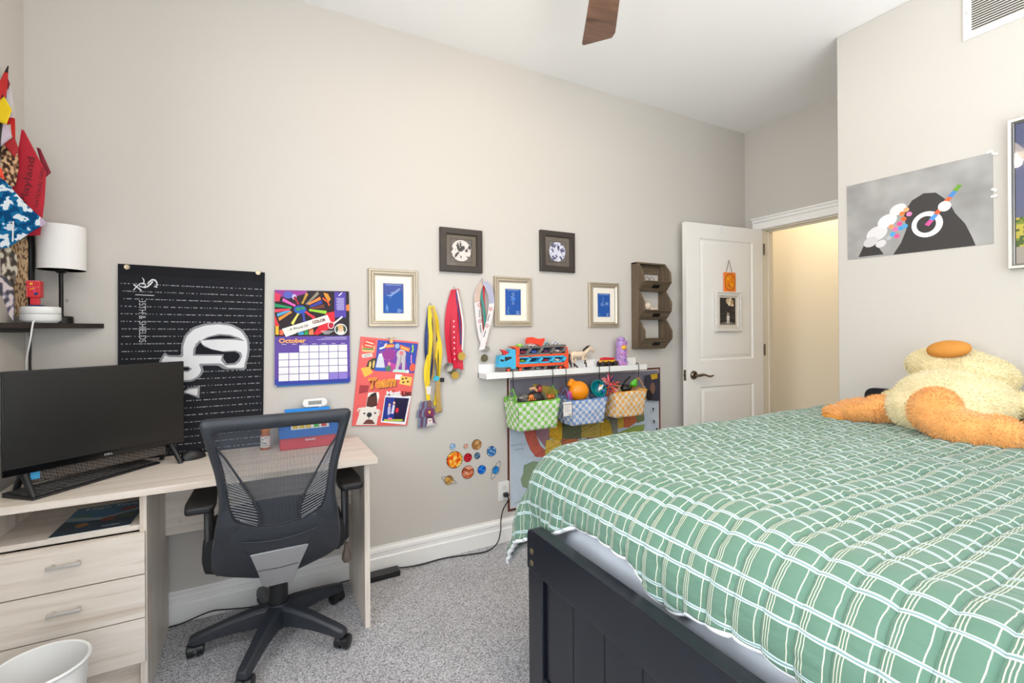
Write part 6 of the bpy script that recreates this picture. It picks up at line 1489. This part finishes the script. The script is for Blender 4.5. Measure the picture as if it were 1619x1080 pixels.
MB().tube([(2.394, 2.42, 1.617), (2.4, 2.418, 1.620), (2.401, 2.42, 1.617)], .0012, 5).build('bridge', M_WIRE, g)
lump('figurine', 'small cream round figurine in the middle bin of the brown rack', 'figurine', (2.385, 2.43, 1.425), (.028, .022, .028), mat('cream_ceramic', rgb(232, 214, 194), .4), n=.15)
MB().box(2.405, 2.475, 2.42, 2.47, 1.345, 1.418).build('t', mat('box_card', rgb(226, 206, 188), .6), None); o = bpy.data.objects['t']; o.name = 'card_box'; o.data.name = 'card_box'; tag(o, 'small pale card box beside the figurine in the brown rack', 'box')

# ================================================================== POSTER on the right wall (plain abstract print, same size and colours)
t = thing('poster', 'grey poster taped to the right wall with a dark mound and rainbow band', 'poster', (XP, 1.095, 1.634))
Pq = [onX(*p, XP-.003) for p in ((1338.5, 295), (1569.5, 240.6), (1570.6, 385), (1340.4, 411))]
k = MB(); k.add(Pq+[p+Vector((.0022, 0, 0)) for p in Pq], [(0,3,2,1),(4,5,6,7),(0,1,5,4),(1,2,6,5),(2,3,7,6),(3,0,4,7)]); k.build('sheet', mat('poster_paper', rgb(176, 172, 168), .6), t, smooth=False)
D = Decal(lambda u, v: quadmap(*Pq)(u, v), (-1, 0, 0), base=.0001)
def pg(u, v):
    n_ = noise.noise(Vector((u*4, v*3, 2)))*.6+noise.noise(Vector((u*12, v*9, 6)))*.3
    g = .36+.16*n_+.05*v*0; return (g*1.02, g, g*.975)
D.raster(60, 36, 0, 0, 1, 1, pg)
DKG = rgb(62, 60, 60)
D.poly([(.36, 1), (.42, .86), (.46, .70), (.44, .50), (.50, .36), (.58, .30), (.66, .32), (.74, .45), (.78, .60), (.84, .74), (.88, .90), (.90, 1)], DKG)
D.poly([(.09, .98), (.14, .82), (.22, .80), (.29, .98)], DKG)
for (a, b, r_, c_) in ((.24, .70, .10, (226, 224, 226)), (.32, .56, .09, (236, 232, 234)), (.40, .44, .075, (230, 226, 228)), (.19, .80, .07, (210, 208, 210)), (.27, .84, .05, (222, 220, 222))): D.disc(a, b, r_*.75, r_, rgb(*c_), 20, rot=.5)
for (a, b, c_) in ((.43, .50, (244, 130, 70)), (.46, .46, (250, 170, 120)), (.44, .57, (236, 110, 60)), (.41, .62, (236, 90, 150)), (.38, .68, (236, 120, 180)), (.42, .68, (80, 160, 220)), (.36, .74, (80, 170, 230)), (.39, .77, (230, 90, 150)), (.45, .66, (90, 170, 220)), (.48, .52, (244, 140, 190)), (.35, .64, (250, 160, 110)), (.33, .78, (190, 190, 196))): D.disc(a, b, .021, .028, rgb(*c_), 12)
D.disc(.60, .68, .105, .155, rgb(236, 234, 234), 28); D.disc(.595, .68, .065, .10, DKG, 24)
for i, c_ in enumerate(((236, 90, 160), (80, 150, 220), (240, 100, 60), (110, 160, 60), (240, 110, 60), (80, 140, 210), (110, 160, 60))):
    a = .60+i*.030; b = .66-i*.058; D.poly([(a-.016, b+.02), (a+.02, b-.035), (a+.046, b-.015), (a+.012, b+.045)], rgb(*c_))
D.disc(.715, .50, .042, .06, rgb(236, 236, 236), 22)
D.build('printed_art', t)
for i, (a, b) in enumerate(((1565, 240), (1573, 243), (1572, 300), (1572, 310))):
    p = onX(a, b, XP-.0035); MB().obox(p, (.001, .022, .010), rot(random.uniform(-40, 40), 0, 0)).build('tape', mat('clear_tape', rgb(230, 226, 222), .3), t)

# ================================================================== framed photo at the right edge
t = thing('framed_picture', 'silver framed photo of people in a garden, at the right edge of the wall', 'picture frame', (XP, .52, 1.511))
fy1, fy0, fza, fzb = .751, .28, 1.513, 2.146
k = MB(Mv); k.ring([(0, -.001), (0, -.026), (.002, -.030), (.012, -.028), (.017, -.020), (.019, -.019), (.019, -.010)], -fy1, -fy0, fza, fzb); k.build('frame', mat('silver_frame', rgb(170, 168, 162), .28, .85), t, angle=.3)
k = MB(Mv); k.box(-fy1+.015, -fy0-.015, -.012, -.004, fza+.015, fzb-.015); k.build('backing', M_LINE, t)
D = Decal(lambda u, v: Vector((XP-.0125, fy1-.021+(fy0-fy1+.042)*u, fza+.021+(fzb-fza-.042)*v)), (-1, 0, 0))
D.rect(0, 0, 1, 1, rgb(84, 90, 120)); D.rect(0, .28, 1, 1, rgb(92, 98, 130))
def fol(u, v):
    n_ = noise.noise(Vector((u*14, v*8, 1))); return rgb(*((120, 140, 40) if n_ > .15 else (70, 96, 36) if n_ > -.15 else (196, 180, 70)))
D.raster(40, 14, 0, .10, 1, .33, fol); D.rect(0, .0, 1, .12, rgb(170, 160, 150))
for x, c_ in ((.14, (226, 228, 232)), (.30, (70, 90, 140)), (.46, (220, 214, 206)), (.64, (150, 60, 60)), (.82, (226, 226, 226))):
    D.poly([(x-.07, .03), (x-.06, .17), (x-.03, .20), (x+.03, .20), (x+.06, .17), (x+.07, .03)], rgb(*c_)); D.disc(x, .225, .035, .028, rgb(206, 160, 130), 14); D.disc(x, .240, .036, .018, rgb(80, 56, 40), 12)
D.build('photo_print', t); MB(Mv).box(-fy1+.017, -fy0-.017, -.0165, -.0155, fza+.017, fzb-.017).build('glass_pane', M_GLASS, t)

# ================================================================== CORNER SHELF, LAMP, ROUTER
t = thing('corner_shelf', 'black triangular corner shelf on the walls above the computer', 'shelf', (-.72, 2.44, 1.287))
ESP = mat('espresso_laminate', rgb(44, 36, 34), .4)
MB().prism([(XL+.001, YB-.001), (-.567, YB-.001), (XL+.001, 2.19)], 'z', 1.287, 1.306).build('board', ESP, t, bevel=.001)
MB().box(XL+.001, XL+.02, 2.24, 2.498, 1.272, 1.2868).build('cleat', ESP, t)
SZ = 1.3065; lx, ly = -.686, 2.425
lp = onY(97, 500, ly); lx = lp.x
t = thing('table_lamp', 'black table lamp with a white drum shade on the corner shelf', 'lamp', (lx, ly, SZ))
shl, shr = onY(58, 400, ly).x, onY(136.5, 400, ly).x; sr = (shr-shl)/2*.985; sx_ = (shl+shr)/2; szt, szb = onY(96, 358, ly).z, onY(96, 427, ly).z
sr = min(sr, YB-ly-.003)
MB().lathe([(sr, szb), (sr, szt), (sr-.0015, szt), (sr-.0015, szb), (sr, szb)], (sx_, ly, 0), 44).build('lamp_shade', mat('white_linen', rgb(240, 238, 236), .85, bump=.15, bscale=500), t)
MB().lathe([(0, SZ), (.036, SZ), (.036, SZ+.024), (.033, SZ+.027), (0, SZ+.027)], (lx, ly, 0), 36).build('base', M_WIRE, t)
MB().tube([(lx, ly, SZ+.02), (lx, ly, szb+.01)], .0068, 12).build('pole', M_WIRE, t); MB().lathe([(0, szb-.012), (.012, szb-.012), (.020, szb-.004), (.020, szb+.002), (.014, szb+.03), (0, szb+.03)], (lx, ly, 0), 20).build('socket', M_WIRE, t)
MB().tube([(lx+.012, ly, 1.395+.006*math.sin(0)), (lx+.016, ly, 1.401), (lx+.020, ly, 1.395), (lx+.016, ly, 1.389)], .0012, 5, closed=True).build('switch', M_DKNICK, t)
MB().sph((sx_, ly, szb+.06), .026, 14, 10).build('bulb', M_WHITE, t)
rx_, ry_ = -.728, 2.352; rl = onY(22, 490, ry_-.05).x; rr2 = onY(88, 490, ry_-.05).x; rx_ = (rl+rr2)/2; rw = (rr2-rl)/2
t = thing('wifi_router', 'round white plastic router at the front of the corner shelf', 'router', (rx_, ry_, SZ))
M = Matrix.Translation((rx_, ry_, 0))
MB(M).lathe([(0, SZ), (rw*.8, SZ), (rw*.93, SZ+.006), (rw, SZ+.011), (rw, SZ+.032)], (0, 0, 0), 44).build('lower_shell', M_WHITE, t, angle=.9)
MB(M).lathe([(rw*.985, SZ+.033), (rw, SZ+.034), (rw*.995, SZ+.055), (rw*.96, SZ+.059), (0, SZ+.060)], (0, 0, 0), 44).build('upper_shell', M_WHITE, t, angle=.9)
MB(M).lathe([(rw*.97, SZ+.030), (rw*.97, SZ+.036)], (0, 0, 0), 44).build('seam_gap', M_LINE, t)
k = MB(); k.tube(spl([(rx_, ry_-rw-.001, SZ+.006), (rx_-.001, ry_-rw-.012, SZ-.004), (rx_-.010, ry_-rw-.008, 1.24), (rx_-.03, ry_-.03, 1.17), (rx_-.04, ry_-.0, 1.08), (rx_-.045, ry_+.02, .9), (rx_-.045, ry_+.03, .76)], 6), .0028, 8)
tag(k.build('white_cable', M_WHITE, None), 'white cable dropping from the router to behind the computer', 'cable')
k = MB(); k.tube(spl([(-.782, 2.475, 1.27), (-.785, 2.478, 1.15), (-.782, 2.475, .98), (-.78, 2.47, .76)], 5), .004, 8); tag(k.build('black_cable', M_WIRE, None), 'thick black cable running down the corner under the shelf', 'cable')
# red block-headed toy on the router
cz_ = SZ+.0605; c0 = onY(56.5, 470, ry_).x
t = thing('toy_robot', 'small red block-headed toy standing on the white router', 'toy', (c0, ry_, cz_))
MB().box(c0-.019, c0+.021, ry_-.014, ry_+.014, cz_, cz_+.006).build('feet', mat('toy_navy', rgb(40, 60, 110), .4), t, bevel=.002); MB().box(c0-.013, c0+.011, ry_-.009, ry_+.009, cz_+.006, cz_+.042).build('body', RED, t, bevel=.001)
hd = MB().box(c0-.021, c0+.017, ry_-.017, ry_+.017, cz_+.034, cz_+.095).build('head', RED, t, bevel=.0015)
D = Decal(lambda u, v: Vector((c0-.021+.038*u, ry_-.0172, cz_+.034+.061*v)), NEG)
for i in range(5): D.rect(.08+.19*i, .95, .16+.19*i, .975, rgb(250, 220, 210)); D.rect(.08+.19*i, .60, .16+.19*i, .62, rgb(250, 220, 210)); D.rect(.04, .06+.1*i, .08, .10+.1*i, rgb(250, 220, 210))
D.disc(.38, .80, .12, .07, rgb(250, 190, 60), 12); D.poly([(.25, .44), (.62, .50), (.62, .56), (.25, .48)], rgb(250, 180, 60)); D.disc(.62, .36, .12, .12, rgb(220, 70, 120), 12); D.disc(.72, .20, .16, .09, rgb(40, 60, 110), 12)
D.build('face_print', t)

# ================================================================== FLAGS AND PENNANTS crowding the left corner
def sheet(name, label, cat, pts, Y, m, lean=0.0, th=.0012, decal=None, mp=None, curl=.006, seed=0, colf=None, sub=8):
    """a thin cloth or paper cut to an outline given on the plane y = Y, gently bowed"""
    P3 = [onY(a, b, Y) for a, b in pts]; xs = [p.x for p in P3]; zs = [p.z for p in P3]; x0, z0 = min(xs), min(zs)
    t = thing(name, label, cat, ((min(xs)+max(xs))/2, Y, z0))
    P = [(p.x, p.z) for p in P3]
    bm = bmesh.new(); f_ = bm.faces.new([bm.verts.new((x, Y, z)) for x, z in P])
    bmesh.ops.triangulate(bm, faces=[f_]); [bmesh.ops.subdivide_edges(bm, edges=[e_ for e_ in bm.edges if e_.calc_length() > (.004 if colf else .015)], cuts=1, use_grid_fill=True) for _ in range(6)]; bmesh.ops.triangulate(bm, faces=bm.faces)
    def bend(x, z): return Y + lean*(z-z0) + curl*math.sin((x-x0)*38+seed) + curl*.6*math.sin((z-z0)*17+seed*2)
    k = MB(); vs = [(v.co.x, bend(v.co.x, v.co.z), v.co.z) for v in bm.verts]; bm.verts.index_update()
    for f in bm.faces:
        c_ = f.calc_center_median(); k.f.append([v.index for v in f.verts]); k.c.append(colf(c_.x, c_.z) if colf else (.8, .8, .8)); k.mi.append(0)
    k.v = vs; bm.free()
    o = k.build('cloth', m, t, angle=2); sm = o.modifiers.new('thickness', 'SOLIDIFY'); sm.thickness = th; sm.offset = 0
    return t, bend, x0, z0
def zone(px0, py0, Y): p = onY(px0, py0, Y); return p.x, p.z
SPR = mat('flag_red', rgb(196, 40, 40), .7); SPY = mat('flag_yellow', rgb(240, 206, 20), .7)
sheet('flag', 'plain red cloth flag hanging from the tall black-tipped pole', 'flag', [(7, 113), (13, 116), (11, 140), (8, 153), (-6, 168), (-14, 150), (0, 126)], 2.29, SPR, seed=1, curl=.004)
sheet('flag', 'bright yellow flag cloth folded in front of the red flag', 'flag', [(7, 153), (20, 175), (11, 197), (-12, 190), (-12, 168)], 2.275, SPY, seed=2, curl=.004)
sheet('flag', 'white and red striped flag cloth hanging beside the yellow one', 'flag', [(9, 142), (17, 138), (22, 172), (24, 190), (25, 222), (19, 215), (17, 196), (10, 198), (8, 160)], 2.305, PRINTC, seed=3, curl=.004,
      colf=lambda x, z: rgb(206, 52, 46) if z < onY(18, 186, 2.305).z else rgb(226, 218, 222))
sheet('flag', 'dark red curled end of the tall flag', 'flag', [(12, 122), (16, 133), (13, 141), (9, 141)], 2.30, mat('flag_dark_red', rgb(130, 26, 44), .7), seed=4, curl=.002)
sheet('flag', 'pale lilac flag cloth behind the yellow flag', 'flag', [(-12, 190), (12, 197), (19, 214), (8, 228), (-12, 240)], 2.30, mat('flag_lilac', rgb(206, 190, 204), .7), seed=5, curl=.003)
sheet('pennant', 'small crimson diamond pennant tip between the pale flag and the brown print', 'pennant', [(22, 215), (29, 235), (23, 250), (6, 228)], 2.285, mat('flag_crimson', rgb(168, 26, 34), .7), seed=6, curl=.002)
def brn(x, z):
    n_ = noise.noise(Vector((x*100, z*70, 2))); return rgb(*((226, 190, 146) if n_ > .1 else (150, 110, 84) if n_ > -.12 else (70, 50, 44)))
sheet('paper_print', 'brown printed paper crowded between the flags in the corner', 'print', [(-14, 222), (10, 230), (28, 240), (30, 262), (24, 294), (14, 294), (-14, 280)], 2.31, PRINTC, seed=7, curl=.003, colf=brn)
sheet('pennant', 'orange-red pennant edge behind the blue pennant', 'pennant', [(-4, 258), (3, 268), (8, 285), (-6, 276)], 2.30, mat('flag_orange_red', rgb(240, 80, 50), .7), seed=8, curl=.002)
Yp = 2.33
tp, bend, x0_, z0_ = sheet('pennant', 'large dark red pennant lettered in black, pointing up beside the wall corner', 'pennant', [(35, 205), (39, 207), (73, 272), (70, 320), (64, 372), (38, 374), (14, 330), (27, 262)], Yp, mat('pennant_red', rgb(186, 28, 48), .75, var=.08, vscale=20), seed=9, curl=.003)
pa = onY(50, 290, Yp-.012); pdn = (onY(38, 335, Yp)-onY(55, 240, Yp)).normalized(); pup = Vector((pdn.z*-1, 0, pdn.x)).normalized()
pup = Vector((-pdn.z, 0, pdn.x)); 
text('Playland', 'lettering', tp, mat('faded_black_ink', rgb(84, 14, 28), .7), (pa.x-.008, Yp-.014, pa.z+.01), -pdn, Vector((pdn.z, 0, -pdn.x)), .026, .17)
text('NATIONAL PARK', 'lettering', tp, MATS['faded_black_ink'], (pa.x+.022, Yp-.014, pa.z-.01), -pdn, Vector((pdn.z, 0, -pdn.x)), .012, .15)
sheet('pennant', 'narrow maroon pennant tip behind the large red pennant', 'pennant', [(58, 233), (64, 235), (81, 273), (72, 281), (66, 262)], 2.37, mat('pennant_maroon', rgb(138, 36, 52), .75), seed=10, curl=.002)
def globe(x, z):
    Yg = 2.29; a = onY(0, 330, Yg); n_ = noise.noise(Vector((x*30+z*12, z*32-x*16, 3)))+.5*noise.noise(Vector((x*90, z*90, 5)))
    tip = onY(64, 355, Yg).x
    if x > tip: return rgb(*((196, 176, 200) if n_ > 0 else (50, 60, 110)))
    return rgb(*((226, 234, 240) if n_ > .17 else (24, 110, 160) if n_ > -.12 else (10, 70, 118)))
tg, bg, _, _ = sheet('pennant', 'blue and white satellite-photo pennant of the ocean pointing right over the lamp', 'pennant', [(-16, 274), (8, 286), (40, 322), (75, 353), (48, 368), (14, 391), (-16, 396)], 2.29, PRINTC, seed=11, curl=.002, colf=globe)
k = MB(); q = [onY(a, b, 2.278) for a, b in ((20, 382), (21, 350), (14, 352))]; k.tube(q, .0022, 6); k.build('white_outline', M_WINK, tg)
def tanm(x, z):
    n_ = noise.noise(Vector((x*200, z*70, 2))); return rgb(*((196, 166, 130) if n_ > -.1 else (120, 96, 72)))
sheet('scroll', 'tan parchment scroll standing upright on the corner shelf behind the red toy', 'scroll', [(14, 388), (30, 375), (44, 380), (44, 500), (24, 500), (22, 420)], 2.375, PRINTC, seed=12, curl=.002, colf=tanm)
k = MB(); q = onY(49, 440, 2.41); k.tube([(q.x, 2.41, SZ+.001), (q.x+.001, 2.408, onY(49, 370, 2.408).z+.05)], .0105, 10); tag(k.build('black_pole', M_WIRE, None), 'thick black flagpole standing upright behind the red toy on the shelf', 'pole')
q0, q1 = onY(34, 236, 2.35), onY(28, 232, 2.35)
k = MB(); a_ = onY(13, 104, 2.30); b_ = onY(9, 114, 2.30); lo = onY(-8, 300, 2.30)
k.tube([a_, b_*.97+lo*.03, lo], [.0012, .0065, .0065], 10); tag(k.build('flag_pole', M_WIRE, None), 'slim black pole with a pointed tip rising above the flags', 'pole')
def gry(x, z):
    n_ = noise.noise(Vector((x*90, z*45, 9))); return rgb(*((206, 196, 180) if n_ > .12 else (120, 110, 96) if n_ > -.15 else (72, 66, 60)))
sheet('paper_print', 'grey mottled folded print standing behind the router', 'print', [(-14, 398), (14, 390), (26, 404), (27, 430), (22, 455), (10, 440), (-14, 420)], 2.30, PRINTC, seed=13, curl=.003, colf=gry)
sheet('pennant', 'grey and lilac patterned pennant curling down to the shelf edge', 'pennant', [(-14, 430), (12, 440), (23, 460), (24, 490), (21, 507), (14, 498), (4, 470), (-14, 452)], 2.265, PRINTC, seed=14, curl=.003,
      colf=lambda x, z: (lambda n_: rgb(*((214, 200, 200) if n_ > .12 else (130, 124, 140) if n_ > -.1 else (80, 76, 84))))(noise.noise(Vector((x*70, z*50, 4)))))
